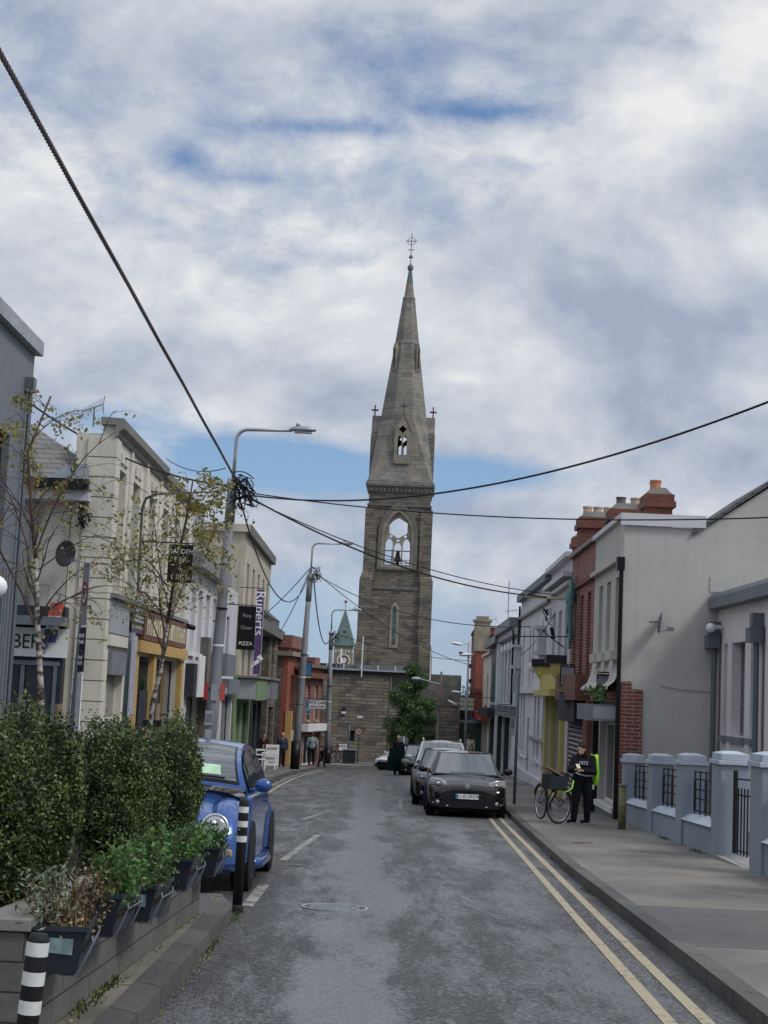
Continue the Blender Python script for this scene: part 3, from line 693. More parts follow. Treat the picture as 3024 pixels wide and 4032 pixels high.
chimney(R6, 1.5, 2.6, -2.2, -0.8, 4.4, 6.1, M_brickd, [], M_pot)
R6b = House('teal_fronted_house', 'dark teal painted terrace house between white stucco and cream house', 'building', (6.32, 77.51), (6.58, 89.0), 'R', 4.75, M_teal, depth=7.0, zb=-1.95)
for n0 in (1.5, 4.5, 8.0):
    R6b.window(rect(n0, n0+1.0, 1.4, 3.5), M_whitep, M_glassc, M_whitep, (1, 2), rec=0.14)
R6b.window(rect(2.0, 9.5, -1.5, 0.5), M_darkshop, M_glass, None, (3, 1), name='shop_window')
R6b.wall()
R6b.bx('cornice', 0, 11.4, 0.003, 0.45, 4.4, 4.8, M_midgrey); R6b.bx('fascia', 0.4, 11.0, 0.003, 0.7, 0.6, 1.1, M_darkshop)
R6b.bx('ornate_pilaster', 0.1, 0.7, 0.003, 0.3, -2.2, 4.38, M_whitep)
# R7 cream narrow, R8 brick
R7 = House('narrow_cream_house', 'narrow cream house squeezed between teal house and tall red brick block', 'building', (6.58, 89.01), (6.8, 98.8), 'R', 4.15, M_cream, depth=7.0, zb=-2.3)
R7.window(rect(3.0, 4.4, 1.2, 3.0), M_brown, M_glass, M_brown, (1, 1)); R7.window(rect(2.2, 8.0, -2.2, 0.2), M_whitep, M_glass, None, (3, 1), name='shop_window')
R7.wall(); R7.bx('coping', 0, 9.7, -0.3, 0.15, 4.153, 4.3, M_cream); R7.bx('fascia', 0.3, 9.4, 0.003, 0.5, 0.3, 0.8, M_red)
R8 = House('red_brick_block', 'tall red brick block with stone corner pier and flagpole at the street end', 'building', (6.36, 99.6), (6.9, 114), 'R', 6.1, M_terra, depth=9.0, zb=-2.9, roofdrop=0.05)
for n0 in (1.5, 4, 7): R8.window(rect(n0, n0+1.2, 1.5, 4.4), M_whitep, M_glass, M_whitep, (1, 2))
R8.wall()
R8.bx('coping', -0.1, 14, -9.05, 0.1, 6.103, 6.2, M_slabcap)
R8.bx('corner_pier', -0.12, 1.2, -0.85, 0.16, 4.6, 6.5, M_dress); R8.bx('pier_cap', -0.22, 1.3, -0.95, 0.26, 6.503, 6.62, M_dress); R8.bx('pier_crown', 0.0, 1.1, -0.75, 0.06, 6.623, 6.85, M_dress)
R8.bx('string_course', -0.05, -0.003, -8.9, -0.0, 1.9, 2.2, M_brickd)
b = MB().tube([(-0.06, -1.15, 5.3), (-0.06, -1.15, 1.9)], 0.1, 6).box(-0.35, -0.003, -1.4, -0.9, 5.3, 5.7); R8.part('drainpipe', b, M_black)
b = MB()
for k, n in enumerate((0.9, 0.5)): b.tube([(n, -2.0, 6.2), (n, -2.0, 9.3 if k == 0 else 6.5)], 0.03, 6)
R8.part('roof_pole', b, M_galvd)
R8.bx('side_shop', -0.3, -0.004, -0.9, 0.4, -2.4, 0.3, M_blue)
# R1 pale single-storey building beside the railings
R1 = House('pale_hall', 'low pale pinkish rendered hall with grey gutters behind the blue-grey railings', 'building', (7.74, 24.0), (7.74, 35.15), 'R', 3.83, M_school, depth=3.8, zb=-0.75, roofdrop=0.1)
def nn(y): return y-24.0
for y0, y1, k in ((34.15, 34.5, 1), (32.5, 33.7, 2), (31.65, 32.0, 1), (28.6, 29.0, 1), (26.9, 28.1, 2)):
    R1.window(rect(nn(y0), nn(y1), 1.03, 3.04), M_midgrey, M_glassc, M_midgrey, (k, 3 if k == 2 else 1), rec=0.2)
R1.wall()
b = MB()
for x in (0,):
    prof = [(0.20, 3.832), (0.24, 3.84), (0.24, 4.08), (0.18, 4.18), (-3.6, 4.8), (-3.6, 3.835)]
    n = len(prof); b.add([(-0.05, w, z) for w, z in prof]+[(11.14, w, z) for w, z in prof], [tuple(range(n)), tuple(reversed(range(n, 2*n)))]+[(i, (i+1) % n, (i+1) % n+n, i+n) for i in range(n)])
R1.part('roof', b, M_roofgrey)
for y in (34.95, 31.05):
    b = MB().tube([(nn(y), 0.12, 2.95), (nn(y), 0.12, -0.75)], 0.06, 8).box(nn(y)-0.2, nn(y)+0.2, 0.003, 0.30, 2.95, 3.25).box(nn(y)-0.13, nn(y)+0.13, 0.003, 0.24, 3.253, 3.55)
    R1.part('drainpipe', b, M_pipe)
    b = MB().tube([(nn(y)-0.22, 0.03, 3.3), (nn(y)-0.22, 0.03, -0.7)], 0.018, 6); R1.part('conduit', b, M_rust)
# CCTV camera on the hall
cc = thing('security_camera', 'small white dome security camera under the roof edge beside grey downpipe', 'camera', (7.74, 34.62, 3.42), 0)
MB().lathe([(0.05, 0), (0.05, -0.2), (0.08, -0.24)], 10, axis='X').build('bracket', M_whitep, cc, True)
MB().ball((-0.28, 0, -0.02), 0.11, 12, 8).build('dome', M_whitep, cc, True)
# ============ LEFT SIDE
# A dark clad building
A = House('dark_clad_building', 'tall dark grey clad building at the left with a sloping metal verge', 'building', (-6.3, 17.5), (-6.3, 26.75), 'L', 7.25, M_slateblue, depth=8.0, roofdrop=0.1)
A.window(rect(6.6, 7.9, 3.6, 5.6), M_black, M_glass, None, (1, 2), rec=0.12); A.window(rect(1.5, 6.5, -0.6, 2.2), M_darkshop, M_glass, None, (3, 1), name='shop_window')
A.window(rect(7.0, 7.9, 0.1, 2.2), M_darkshop, M_glass, None, (1, 1))
A.wall()
A.bx('metal_coping', 0, 9.3, -0.2, 0.14, 7.253, 7.5, M_galv)
b = MB().tube([(8.75, 0.09, 6.55), (8.75, 0.09, 0.2)], 0.04, 6).box(8.65, 8.85, 0.003, 0.16, 6.5, 6.75); A.part('drainpipe', b, M_pipe)
for n in (8.05, 8.25, 8.45): A.bx('cladding_batten', n, n+0.05, 0.003, 0.04, 0, 3.4, M_midgrey)
# cream pub building
Cb = House('cream_pub_building', 'two-storey cream building with quoins, tall recessed windows and an orange-framed bar below', 'building', (-6.3, 35.3), (-6.3, 50.7), 'L', 7.5, M_cream, depth=0.9, roofdrop=0.2)
for n0 in (0.72, 2.95, 5.75, 8.4, 11.0, 13.4):
    Cb.window(rect(n0, n0+1.1, 3.7, 6.6), M_cream, M_glassc, M_cream, (1, 2), rec=0.24)
    b = MB()
    for k in (0.08, 0.62): b.box(n0+k, n0+k+0.42, 0.003, 0.05, 6.75, 6.98)
    Cb.part('window_head_panel', b, M_cream)
Cb.window(rect(0.75, 3.1, -0.85, 2.25), M_cream, M_glassc, None, (2, 2), name='shop_window')
Cb.window(rect(4.6, 13.4, -1.0, 2.3), M_darkshop, M_glass, None, (4, 2), name='bar_window', fw=0.12)
Cb.wall()
b = MB(); prof = [(0.003, 7.22), (0.07, 7.25), (0.09, 7.36), (0.22, 7.42), (0.24, 7.60), (0.18, 7.66), (-0.35, 7.68), (-0.35, 7.503), (0.003, 7.503)]
k = len(prof); b.add([(-0.1, w, z) for w, z in prof]+[(7.6, w, z) for w, z in prof]+[(7.603, w*0.85-0.02, z-0.05) for w, z in prof]+[(15.39, w*0.85-0.02, z-0.05) for w, z in prof],
    [tuple(range(k)), tuple(reversed(range(k, 2*k)))]+[(i, (i+1) % k, (i+1) % k+k, i+k) for i in range(k)]+[tuple(range(2*k, 3*k)), tuple(reversed(range(3*k, 4*k)))]+[(i+2*k, (i+1) % k+2*k, (i+1) % k+3*k, i+3*k) for i in range(k)])
Cb.part('cornice', b, M_slabcap)
b = MB(); z = -1.2
while z < 7.2:
    b.box(-0.05, 0.52, 0.003, 0.06, z, z+0.44); b.box(-0.05, -0.003, -0.62, 0.0, z, z+0.44); z += 0.468
Cb.part('quoins', b, M_cream)
Cb.bx('rear_block', 5.6, 15.39, -8, -0.91, -1.5, 6.9, M_cream)
Cb.bx('pilaster', 4.55, 4.9, 0.003, 0.08, 3.65, 7.3, M_cream)
for n in (2.2, 7.4, 10.1, 12.6): Cb.bx('pilaster', n, n+0.3, 0.003, 0.05, 3.65, 7.3, M_cream)
Cb.bx('fascia_panel', 0.35, 3.9, 0.003, 0.10, 2.72, 3.5, M_greyp); Cb.bx('fascia_cap', 0.3, 13.9, 0.003, 0.24, 3.52, 3.62, M_midgrey); Cb.bx('fascia_base', 0.3, 4.1, 0.003, 0.14, 2.42, 2.68, M_cream)
Cb.bx('grey_lintel_box', 0.7, 3.1, 0.003, 0.12, 1.75, 2.28, M_midgrey)
for n in (4.1, 7.3, 13.4): Cb.bx('orange_pilaster', n, n+0.5, 0.003, 0.16, -1.4, 2.36, M_orange)
Cb.bx('orange_lintel', 4.05, 13.95, 0.003, 0.26, 2.38, 2.68, M_orange)
fs = Cb.bx('bar_fascia', 4.9, 13.8, 0.003, 0.20, 2.72, 3.48, M_brown)
b = MB(); random.seed(3); x = 5.3
while x < 13.4:
    w = 0.2; b.box(x, x+w*0.4, 0.203, 0.23, 2.86, 3.32)
    if random.random() < .6: b.box(x+w*0.42, x+w*1.1, 0.203, 0.23, random.choice([2.86, 3.05, 3.22]), random.choice([3.1, 3.28])+0.05)
    x += 0.36
Cb.part('lettering', b, M_creams, fs)
b = MB(); b.tube([(13.7, 0.2, 3.45), (13.9, 0.42, 3.4)], 0.09, 6); Cb.part('fascia_lamp', b, M_black)
for n in (3.45,): Cb.bx('grey_door', n, n+0.5, 0.003, 0.05, -1.2, 2.3, M_midgrey)
Cb.bx('doorway_panel', 5.4, 6.9, 0.02, 0.10, -1.3, 1.4, M_darkshop)
# low side wing facing the camera: slate roof, gutter, barber shop below
Bw = thing('side_wing', 'grey rendered side wing with slate roof and black gutter beside the cream building', 'building', (-9.4, 35.27, -0.98))
MB().box(-3.2, 2.18, 0, 5, -0.5, 6.65).build('wall', stucco('side_wing_render', (0.40, 0.39, 0.36), amount=0.3), Bw)
b = MB(); b.add([(-3.3, -0.3, 7.1), (2.6, -0.3, 7.1), (2.45, 0.2, 7.6), (-3.3, 3.85, 11.25), (-3.3, 3.85, 7.1), (2.6, 0.6, 7.1)], [(0, 1, 2, 3), (1, 5, 2), (0, 3, 4), (2, 5, 4, 3), (0, 4, 5, 1)])
b.build('roof', M_slatel, Bw)
MB().box(-3.3, 2.62, -0.45, -0.25, 6.90, 7.12).build('gutter', M_black, Bw); MB().box(-3.3, 2.62, -0.3, -0.003, 6.655, 6.895).build('soffit', M_white2, Bw)
b = MB(); b.add([(1.7, -0.32, 7.15), (2.6, -0.32, 7.15), (2.5, 0.1, 7.62), (2.0, 0.05, 7.5)], [(0, 1, 2, 3)]); b.build('lead_flashing', M_galvd, Bw)
MB().tube([(1.35, -0.1, 6.9), (1.3, -0.1, 0.3)], 0.05, 6).build('drainpipe', M_galvd, Bw)
sh = MB().box(-2.5, 2.3, -0.35, -0.003, 1.0, 4.2).build('shopfront', M_darkshop, Bw)
MB().box(-2.2, 1.35, -0.37, -0.353, 1.5, 2.85).build('window', M_glass, sh); MB().box(1.5, 2.1, -0.37, -0.353, 1.0, 2.9).build('door', M_glass, sh)
MB().box(-2.3, 2.25, -0.40, -0.371, 2.86, 2.96).box(1.38, 1.47, -0.40, -0.371, 1.0, 2.85).box(0.3, 0.36, -0.39, -0.371, 1.5, 2.85).box(2.12, 2.2, -0.4, -0.371, 1.0, 2.85).build('frame', M_galvd, sh)
MB().box(-2.2, 2.4, -0.9, -0.353, 3.75, 3.95).build('awning_box', M_galvd, Bw)
fb = MB().box(-0.1, 2.4, -0.42, -0.373, 3.05, 3.7).build('fascia_board', M_whitep, Bw)
text('BARBERS', 0.46, M_darkshop, fb, (1.2, -0.43, 3.37), sx=0.85)
fg = thing('bunting_flag', 'small red, white and blue flag hung by the side wing shopfront', 'flag', AT(168, 2520, 34.75))
for k, (m, z0, z1) in enumerate(((M_red, 0.55, 0.85), (M_whitep, 0.25, 0.547), (M_navy, -0.05, 0.247))):
    b = MB(); b.grid(lambda i, j: (i*0.06+0.25*(z0 if j == 0 else z1)*0.6, 0.03*sin(i*1.4), z0+(z1-z0)*j), 6, 2); b.build('stripe', m, fg)
MB().tube([(0.05, 0, -0.3), (0.32, 0, 1.0)], 0.015, 6).build('staff', M_galvd, fg)
# D white building
D = House('white_fronted_shop', 'narrow white-fronted house with dark shopfront, between cream bar and old cream block', 'building', (-6.3, 50.71), (-6.3, 60.9), 'L', 5.9, M_white, depth=7.0)
for n0 in (0.8, 2.9, 5.2, 7.6): D.window(rect(n0, n0+1.2, 2.7, 4.9), M_whitep, M_glassc, M_whitep, (1, 2))
D.window(rect(1.0, 4.0, -1.6, 1.2), M_darkshop, M_glass, None, (2, 1), name='shop_window'); D.window(rect(5.2, 9.4, -1.6, 1.2), M_darkshop, M_glass, None, (2, 1), name='shop_window')
D.wall(); D.bx('cornice', 0, 10.1, 0.003, 0.4, 5.5, 6.0, M_midgrey)
D.bx('stone_pilaster', 4.1, 5.0, 0.003, 0.3, -1.8, 3.3, M_dressd); D.bx('fascia', 0.2, 4.0, 0.003, 0.3, 1.25, 2.3, M_darkshop); D.bx('fascia_panel', 1.0, 2.8, 0.31, 0.36, 1.2, 2.6, M_whitep)
D.bx('red_signboard', 3.2, 4.8, 0.303, 0.9, 1.1, 1.7, M_red); D.bx('grey_awning_box', 6.0, 9.6, 0.003, 0.8, 2.0, 2.8, M_midgrey); D.bx('white_awning', 6.2, 9.3, 0.003, 0.55, 1.3, 1.55, M_greyp)
# E old cream block
E_ = House('old_cream_block', 'tall weathered cream block with stained facade and roof tank behind the lamp pole', 'building', (-6.3, 70.6), (-6.3, 87.8), 'L', 8.95, M_cream2, depth=9.0, roofdrop=0.15)
for n0 in (1.5, 4.8, 8.1, 11.5, 14.6):
    E_.window(rect(n0, n0+1.2, 5.2, 7.4), M_brown, M_glass, None, (1, 2), rec=0.2); E_.window(rect(n0, n0+1.2, 1.6, 4.0), M_brown, M_glass, None, (1, 2), rec=0.2)
E_.wall(); E_.bx('cornice', -0.1, 17.2, 0.003, 0.25, 8.6, 9.05, M_dressd); E_.bx('side_cornice', -0.2, -0.003, -8.9, 0.2, 8.7, 9.05, M_cream2); E_.bx('lower_cornice', 0, 17.1, 0.003, 1.0, 4.3, 4.8, M_dressd)
b = MB().box(2, 3.4, -3.6, -2.4, 8.8, 10.0); E_.part('roof_tank', b, M_galv); b = MB().lathe([(0.5, 8.8), (0.5, 9.6), (0.35, 9.75)], 12, (2.5, -6, 0)); E_.part('roof_vent', b, M_galv)
E_.bx('roof_mound', 0.5, 2.5, -9, -6.5, 8.8, 9.4, M_brown)
# shops in the row beneath E
for lab, y0, y1, xx, zt, m, m2, nm in (
        ('sage green shopfront with boxed green fascia beside dark doorway', 66.2, 74.5, -6.0, 2.12, M_green, M_green, 'green_shop'),
        ('low grey-black shopfront between green shop and stone house', 74.51, 81.5, -5.95, 2.1, M_darkshop, M_midgrey, 'dark_shop')):
    S = House(nm, lab, 'shop', (xx, y0), (xx, y1), 'L', zt, m, depth=0.6 if y0 < 70 else 0.5, wt=0.22, roofdrop=0.05)
    S.window(rect(1.2, 3.0, -1.6, 0.8), M_whitep, M_glassc, M_whitep, (1, 1), name='shop_window'); S.window(rect(4.2, y1-y0-0.6, -2.0, 0.9), M_darkshop, M_glass, None, (1, 1), name='shop_door')
    S.wall(); S.bx('fascia_box', 0.8, y1-y0-1, 0.003, 0.85, 1.05, 2.0, m2)
    S.bx('fascia_end', 0.77, 0.797, 0.02, 0.82, 1.1, 1.95, M_greyp); S.bx('shop_awning', 0.6, y1-y0-0.7, 0.003, 0.95, 2.01, 2.1, M_slabcap)
# dark lane wall joining D to E
F0 = House('stone_side_house', 'dark rough stone house with small windows beyond the old cream block', 'building', (-6.1, 61.0), (-6.1, 66.1), 'L', 5.6, M_white2, depth=7.0)
F0.window(rect(0.8, 2.0, 2.4, 4.4), M_darkshop, M_glass, None, (1, 2)); F0.window(rect(0.8, 4.6, -1.9, 1.2), M_darkshop, M_glass, None, (2, 1), name='shop_window'); F0.wall(); F0.bx('fascia', 0.1, 5, 0.003, 0.3, 1.3, 1.9, M_midgrey)
F0.root['label'] = 'plain grey-white house with black ground floor between white shop and green shop'
# F stone house
F = House('stone_house', 'dark brown stone house with a stepped gable before the red brick house', 'building', (-5.7, 81.6), (-5.55, 86.0), 'L', 5.3, M_tower, depth=7.0)
F.window(rect(1.2, 2.4, 2.2, 4.2), M_brown, M_glass, None, (1, 2)); F.window(rect(1.0, 3.6, -2.3, 0.6), M_darkshop, M_glass, None, (1, 1), name='shop_window'); F.wall()
b = MB(); b.add([(0, 0.05, 5.302), (4.4, 0.05, 5.302), (4.4, -3.5, 8.2), (0, -3.5, 8.2), (4.4, -7, 5.302), (0, -7, 5.302)], [(0, 1, 2, 3), (3, 2, 4, 5), (0, 3, 5), (1, 4, 2)]); F.part('roof', b, M_slate)
# G red brick house with stone-banded parapet
G_ = House('red_brick_corner_house', 'two-storey red brick house with stone band and parapet stepping out past the stone house', 'building', (-4.95, 86.1), (-4.35, 91.8), 'L', 3.9, M_terra, depth=8.0, roofdrop=0.05, bodymat=M_tower)
G_.window(rect(1.2, 2.4, 0.2, 2.4), M_brown, M_glassc, None, (1, 2)); G_.window(rect(3.6, 4.8, 0.2, 2.4), M_brown, M_glassc, None, (1, 2)); G_.window(rect(1.0, 4.8, -2.5, -0.6), M_orange, M_glass, None, (2, 1), name='shop_window'); G_.wall()
G_.bx('parapet', -0.15, 5.7, -8, 0.2, 3.903, 4.6, M_brick); G_.bx('stone_band', -0.25, 5.75, -8, 0.28, 3.45, 3.7, M_dress); G_.bx('orange_pier', -0.05, 0.3, 0.003, 0.35, -2.6, 0.4, M_orange)
# H far Victorian brick with white shop
Hh = House('victorian_brick_pub', 'ornate dark red Victorian brick house with white shopfront at the junction corner', 'building', (-4.15, 88.3), (-3.2, 93.6), 'L', 2.9, M_brick, depth=9.0)
Hh.window(rect(1.0, 1.9, -0.1, 1.9), M_whitep, M_glass, M_dress, (1, 2)); Hh.window(rect(3.2, 4.1, -0.1, 1.9), M_whitep, M_glass, M_dress, (1, 2)); Hh.window(rect(0.5, 4.6, -2.7, -1.0), M_whitep, M_glass, None, (4, 1), name='shop_window'); Hh.wall()
Hh.bx('cornice', -0.2, 5.5, 0.003, 0.4, 2.3, 2.6, M_brickd); Hh.bx('coping', -0.15, 5.5, -0.4, 0.3, 2.903, 3.1, M_dressd); Hh.bx('white_fascia', -0.1, 5.4, 0.003, 0.45, -0.75, -0.35, M_whitep); Hh.bx('shop_wall', -0.05, -0.003, -1.2, 0, -3, -0.7, M_whitep)
Hh.bx('corner_turret', 1.4, 2.8, -1.2, 0.3, 3.103, 3.5, M_brick)
# dark low block at far left behind
tag(A.root, None)
# ---------------------------------------------------------------- stone hall at the end of the street
W = thing('stone_hall', 'flat-roofed rubble stone church hall closing the end of the street', 'building', (-6.5, 97.3, -2.9))
def wl(x): return x+6.5
def wz(z): return z+2.9
b = MB(); b.plate(rect(0, wl(0.9), -0.3, wz(2.86)), [rect(wl(-1.6), wl(-1.2), wz(-1.45), wz(-0.8))], 0, 0.5); b.build('wall', M_stone, W)
b = MB(); b.box(wl(0.9), wl(5.35), 0.25, 6, -0.3, wz(2.95)); b.build('wall', M_stone, W)
MB().box(wl(-6.5), wl(0.9), 0.51, 12, -0.3, wz(2.75)).build('back_block', M_tower, W)
MB().box(wl(0.903), wl(0.98), -0.05, 0.3, -0.3, wz(2.86)).build('corner_dressing', M_dress, W)
MB().box(wl(1.0), wl(4.0), 0.2, 0.247, wz(1.3), wz(2.9)).build('render_panel', M_dressd, W)
MB().box(wl(4.1), wl(5.35), 0.2, 0.246, wz(1.0), wz(2.9)).build('render_panel', M_dressd, W)
MB().box(wl(-6.5), wl(2.4), -0.25, 12, wz(2.953), wz(3.06)).build('roof_edge', M_greyp, W)
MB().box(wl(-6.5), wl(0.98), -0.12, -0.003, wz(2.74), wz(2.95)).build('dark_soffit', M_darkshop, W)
cl = MB(); cl2 = MB(); k = 0; x = -6.4
while x < 1.4:
    (MB().box(wl(x+0.03), wl(x+1.05), -0.12, -0.06, wz(3.08), wz(3.33))).build('clerestory_pane', M_carglass if k != 8 else M_brown, W)
    cl2.box(wl(x-0.03), wl(x+0.03), -0.15, -0.03, wz(3.063), wz(3.35)); x += 1.08; k += 1
cl2.build('clerestory_frame', M_whitep, W)
for x, h in ((-4.95, 2.0), (-0.95, 2.1), (3.35, 1.45)):
    b = MB().tube([(wl(x), -0.3, wz(2.55)), (wl(x), -0.3, wz(3.0+h))], 0.035, 6); b.build('mast', M_whitep, W)
b = MB().tube([(wl(-2.35), 2.5, wz(3)), (wl(-2.35), 2.5, wz(4.35))], 0.04, 6); b.build('mast', M_whitep, W)
wf = MB().box(wl(1.25), wl(1.9), 0.2, 0.247, wz(-1.25), wz(-0.6)).build('window', M_glass, W)
b = MB(); b.plate(rect(wl(1.2), wl(1.95), wz(-1.3), wz(-0.55)), [rect(wl(1.27), wl(1.88), wz(-1.23), wz(-0.62))], 0.15, 0.198); b.build('frame', M_darkshop, wf)
MB().box(wl(-1.1), wl(-0.75), -0.04, -0.003, wz(0.0), wz(0.13)).build('wall_plate', M_whitep, W)
for x0, x1, z0, z1 in ((-1.72, -1.2, -2.25, -1.85), ):
    q = thing('wall_plaque', 'small pale rectangular plaque on the stone wall above the parked bicycles', 'plaque', (-1.9, 97.26, -1.85))
    MB().box(-0.25, 0.25, 0.0, 0.035, -0.2, 0.2).build('board', M_whitep, q); MB().box(-0.2, 0.2, -0.004, -0.001, 0.02, 0.12).build('writing_lines', M_greyp, q)
q = thing('floodlight', 'small white floodlight box high on the stone wall', 'light', (-1.95, 97.2, 0.32))
MB().box(-0.14, 0.14, -0.05, 0.09, -0.09, 0.05).build('housing', M_whitep, q); MB().box(-0.1, 0.1, -0.02, 0.09, 0.053, 0.3).build('bracket', M_darkshop, q)
gt = thing('green_gate', 'tall dark green gate between stone hall and lamp standard', 'gate', (6.3, 98.4, -2.7))
MB().box(-0.85, 0.6, -0.05, 0.05, 0, 2.7).build('panel', M_greend, gt); MB().box(-0.92, 0.65, -0.1, 0.1, 2.703, 2.85).build('lintel', M_greyp, gt)
# ---------------------------------------------------------------- church tower
TX, TY = 1.15, 112.0; TZ = -3.2
T = thing('church_tower', 'tall grey stone church tower with open belfry arch and octagonal spire', 'church tower', (TX, TY, TZ))
T.rotation_euler = (0, 0, radians(-1.5))
def tb(name, mb, m, parent=None, **k): return mb.build(name, m, parent or T, dz=-TZ, **k)
def hw_walls(name, hw, z0, z1, holes=(), th=0.55, mat=None, sides=()):
    b = MB()
    b.plate(rect(-hw, hw, z0, z1), holes, -hw, -hw+th); b.plate(rect(-hw, hw, z0, z1), holes, hw-th, hw)
    fn = lambda s: (lambda x, y, z: (y*s, x, z))
    for s in (1, -1): b.plate(rect(-hw+th+0.001, hw-th-0.001, z0, z1), sides, hw-th, hw, fn(s))
    return tb(name, b, mat or M_tower)
lanc = pointed(-0.13, 0.13, 5.05, 7.55, 1.2, 5)
hw_walls('lower_stage', 2.42, TZ, 9.2, [lanc])
hw_walls('belfry_stage', 2.22, 9.2, 16.0, [pointed(-1.1, 1.1, 10.65, 12.9, 1.0, 8)], sides=[pointed(-0.9, 0.9, 10.65, 12.9, 1.0, 6)])
tb('stained_window', MB().plate([(x*0.98, z) for x, z in lanc], [], -2.2, -2.15), M_stained)
b = MB(); b.plate(pointed(-0.32, 0.32, 4.85, 7.5, 1.2, 6), [pointed(-0.135, 0.135, 5.04, 7.55, 1.2, 6)], -2.48, -2.423); tb('lancet_surround', b, M_dress)
tb('belfry_floor', MB().box(-1.6, 1.6, -1.6, 1.6, 10.3, 10.55), M_dressd)
# clasping buttresses with weathered offsets
def buttress(sx, sy):
    b = MB()
    for hw, w, z0, z1 in ((2.78, 0.95, TZ, 4.6), (2.62, 0.9, 4.603, 9.6), (2.42, 0.85, 9.603, 14.75)):
        x0, x1 = sorted((sx*hw, sx*(hw-w))); y0, y1 = sorted((sy*hw, sy*(hw-w))); b.box(x0, x1, y0, y1, z0, z1)
    for hw, hw2, z in ((2.78, 2.6, 4.6), (2.62, 2.4, 9.6)):
        w = 0.95; a = [(hw, hw), (hw-w, hw), (hw-w, hw-w), (hw, hw-w)]; c = [(hw2, hw2), (hw-w, hw2), (hw-w, hw-w), (hw2, hw-w)]
        o = len(b.v); b.add([(sx*x*1.002, sy*y*1.002, z) for x, y in a]+[(sx*x, sy*y, z+0.75) for x, y in c], [(0, 1, 2, 3), (4, 5, 6, 7), (0, 1, 5, 4), (1, 2, 6, 5), (2, 3, 7, 6), (3, 0, 4, 7)])
    tb('buttress', b, M_tower)
for sx in (-1, 1):
    for sy in (-1, 1): buttress(sx, sy)
for sx in (-1, 1):   # gabled blind panels low on the front
    b = MB().plate(pointed(sx*1.45-0.3, sx*1.45+0.3, -3, 3.5, 1.6, 5), [], -2.52, -2.423); tb('blind_panel', b, M_tower)
for z0, z1, hw in ((9.0, 9.22, 2.5), (15.0, 15.12, 2.32)):
    b = MB()
    b.box(-hw, hw, -hw, -2.2, z0, z1).box(-hw, hw, 2.2, hw, z0, z1).box(-hw, -2.2, -2.197, 2.197, z0, z1).box(2.2, hw, -2.197, 2.197, z0, z1); tb('string_course', b, M_dressd)
b = MB(); prof = [(2.24, 15.95), (2.30, 16.0), (2.34, 16.3), (2.48, 16.45), (2.48, 16.62), (2.40, 16.75), (2.2, 16.76)]
b.grid(lambda i, j: (prof[i][0]*(1, 1, -1, -1)[j], prof[i][0]*(-1, 1, 1, -1)[j], prof[i][1]), len(prof), 4, True); tb('cornice', b, M_dressd)
b = MB()
for i in range(15):
    x = -2.1+i*0.3; b.add([(x, -2.40, 16.28), (x+0.18, -2.40, 16.28), (x+0.14, -2.40, 16.05), (x+0.04, -2.40, 16.05), (x, -2.26, 16.28), (x+0.18, -2.26, 16.28), (x+0.14, -2.26, 16.05), (x+0.04, -2.26, 16.05)],
        [(0, 1, 2, 3), (4, 5, 6, 7), (0, 1, 5, 4), (1, 2, 6, 5), (2, 3, 7, 6), (3, 0, 4, 7)])
tb('corbel_table', b, M_dressd, None)
# belfry arch moulding and tracery
b = MB(); b.plate(pointed(-1.42, 1.42, 10.4, 12.9, 1.0, 9), [pointed(-1.2, 1.2, 10.55, 12.9, 1.0, 9)], -2.36, -2.223); tb('arch_moulding', b, M_dressd)
b = MB(); b.plate(pointed(-1.2, 1.2, 10.45, 12.9, 1.0, 9), [pointed(-0.98, 0.98, 10.72, 12.9, 1.0, 9)], -2.30, -2.10); tb('arch_reveal', b, M_dress)
def foil(cx, cz, n, rc, rl, k=7, a0=0.0):
    """cusped opening: n lobes of radius rl set on a circle rc"""
    pts = []; half = pi/n
    # lobe arcs meet at the cusp half-angle
    cuspx = rc*cos(half)+sqrt(max(1e-6, rl*rl-(rc*sin(half))**2))*0.55
    for i in range(n):
        a = a0+2*pi*i/n; c = (cx+rc*cos(a), cz+rc*sin(a))
        sp = pi*0.72
        for j in range(k+1):
            t = a-sp+2*sp*j/k; pts.append((c[0]+rl*cos(t), c[1]+rl*sin(t)))
    # drop points falling inside neighbouring lobes
    out = []
    for p in pts:
        ok = True
        for i in range(n):
            a = a0+2*pi*i/n
            if (p[0]-cx-rc*cos(a))**2+(p[1]-cz-rc*sin(a))**2 < (rl*0.985)**2: ok = False
        if ok: out.append(p)
    return out
tr = MB()
holes = [pointed(-0.88, -0.36, 10.8, 12.25, 1.0, 5), pointed(-0.26, 0.26, 10.8, 12.0, 1.0, 5), pointed(0.36, 0.88, 10.8, 12.25, 1.0, 5), foil(0, 13.45, 6, 0.46, 0.27, 7, pi/6)]
holes += [[(-0.66, 12.85), (-0.5, 12.72), (-0.38, 12.88), (-0.55, 12.97)], [(0.66, 12.85), (0.5, 12.72), (0.38, 12.88), (0.55, 12.97)], [(-0.13, 12.55), (0, 12.35), (0.13, 12.55), (0.0, 12.68)]]
tr.plate(pointed(-1.0, 1.0, 10.6, 12.9, 1.0, 9), holes, -2.07, -1.85); tb('tracery', tr, M_dress)
b = MB()
for z in (10.95, 11.25, 11.5): b.tube([(-0.95, 1.9, z), (0.95, 1.9, z)], 0.02, 5)
for x in (-0.6, -0.3, 0.3, 0.6): b.tube([(x, 1.9, 10.6), (x, 1.9, 11.5)], 0.02, 5)
b.tube([(-0.5, 1.2, 10.6), (-0.45, 1.2, 12.2)], 0.03, 5); tb('belfry_railing', b, M_iron)
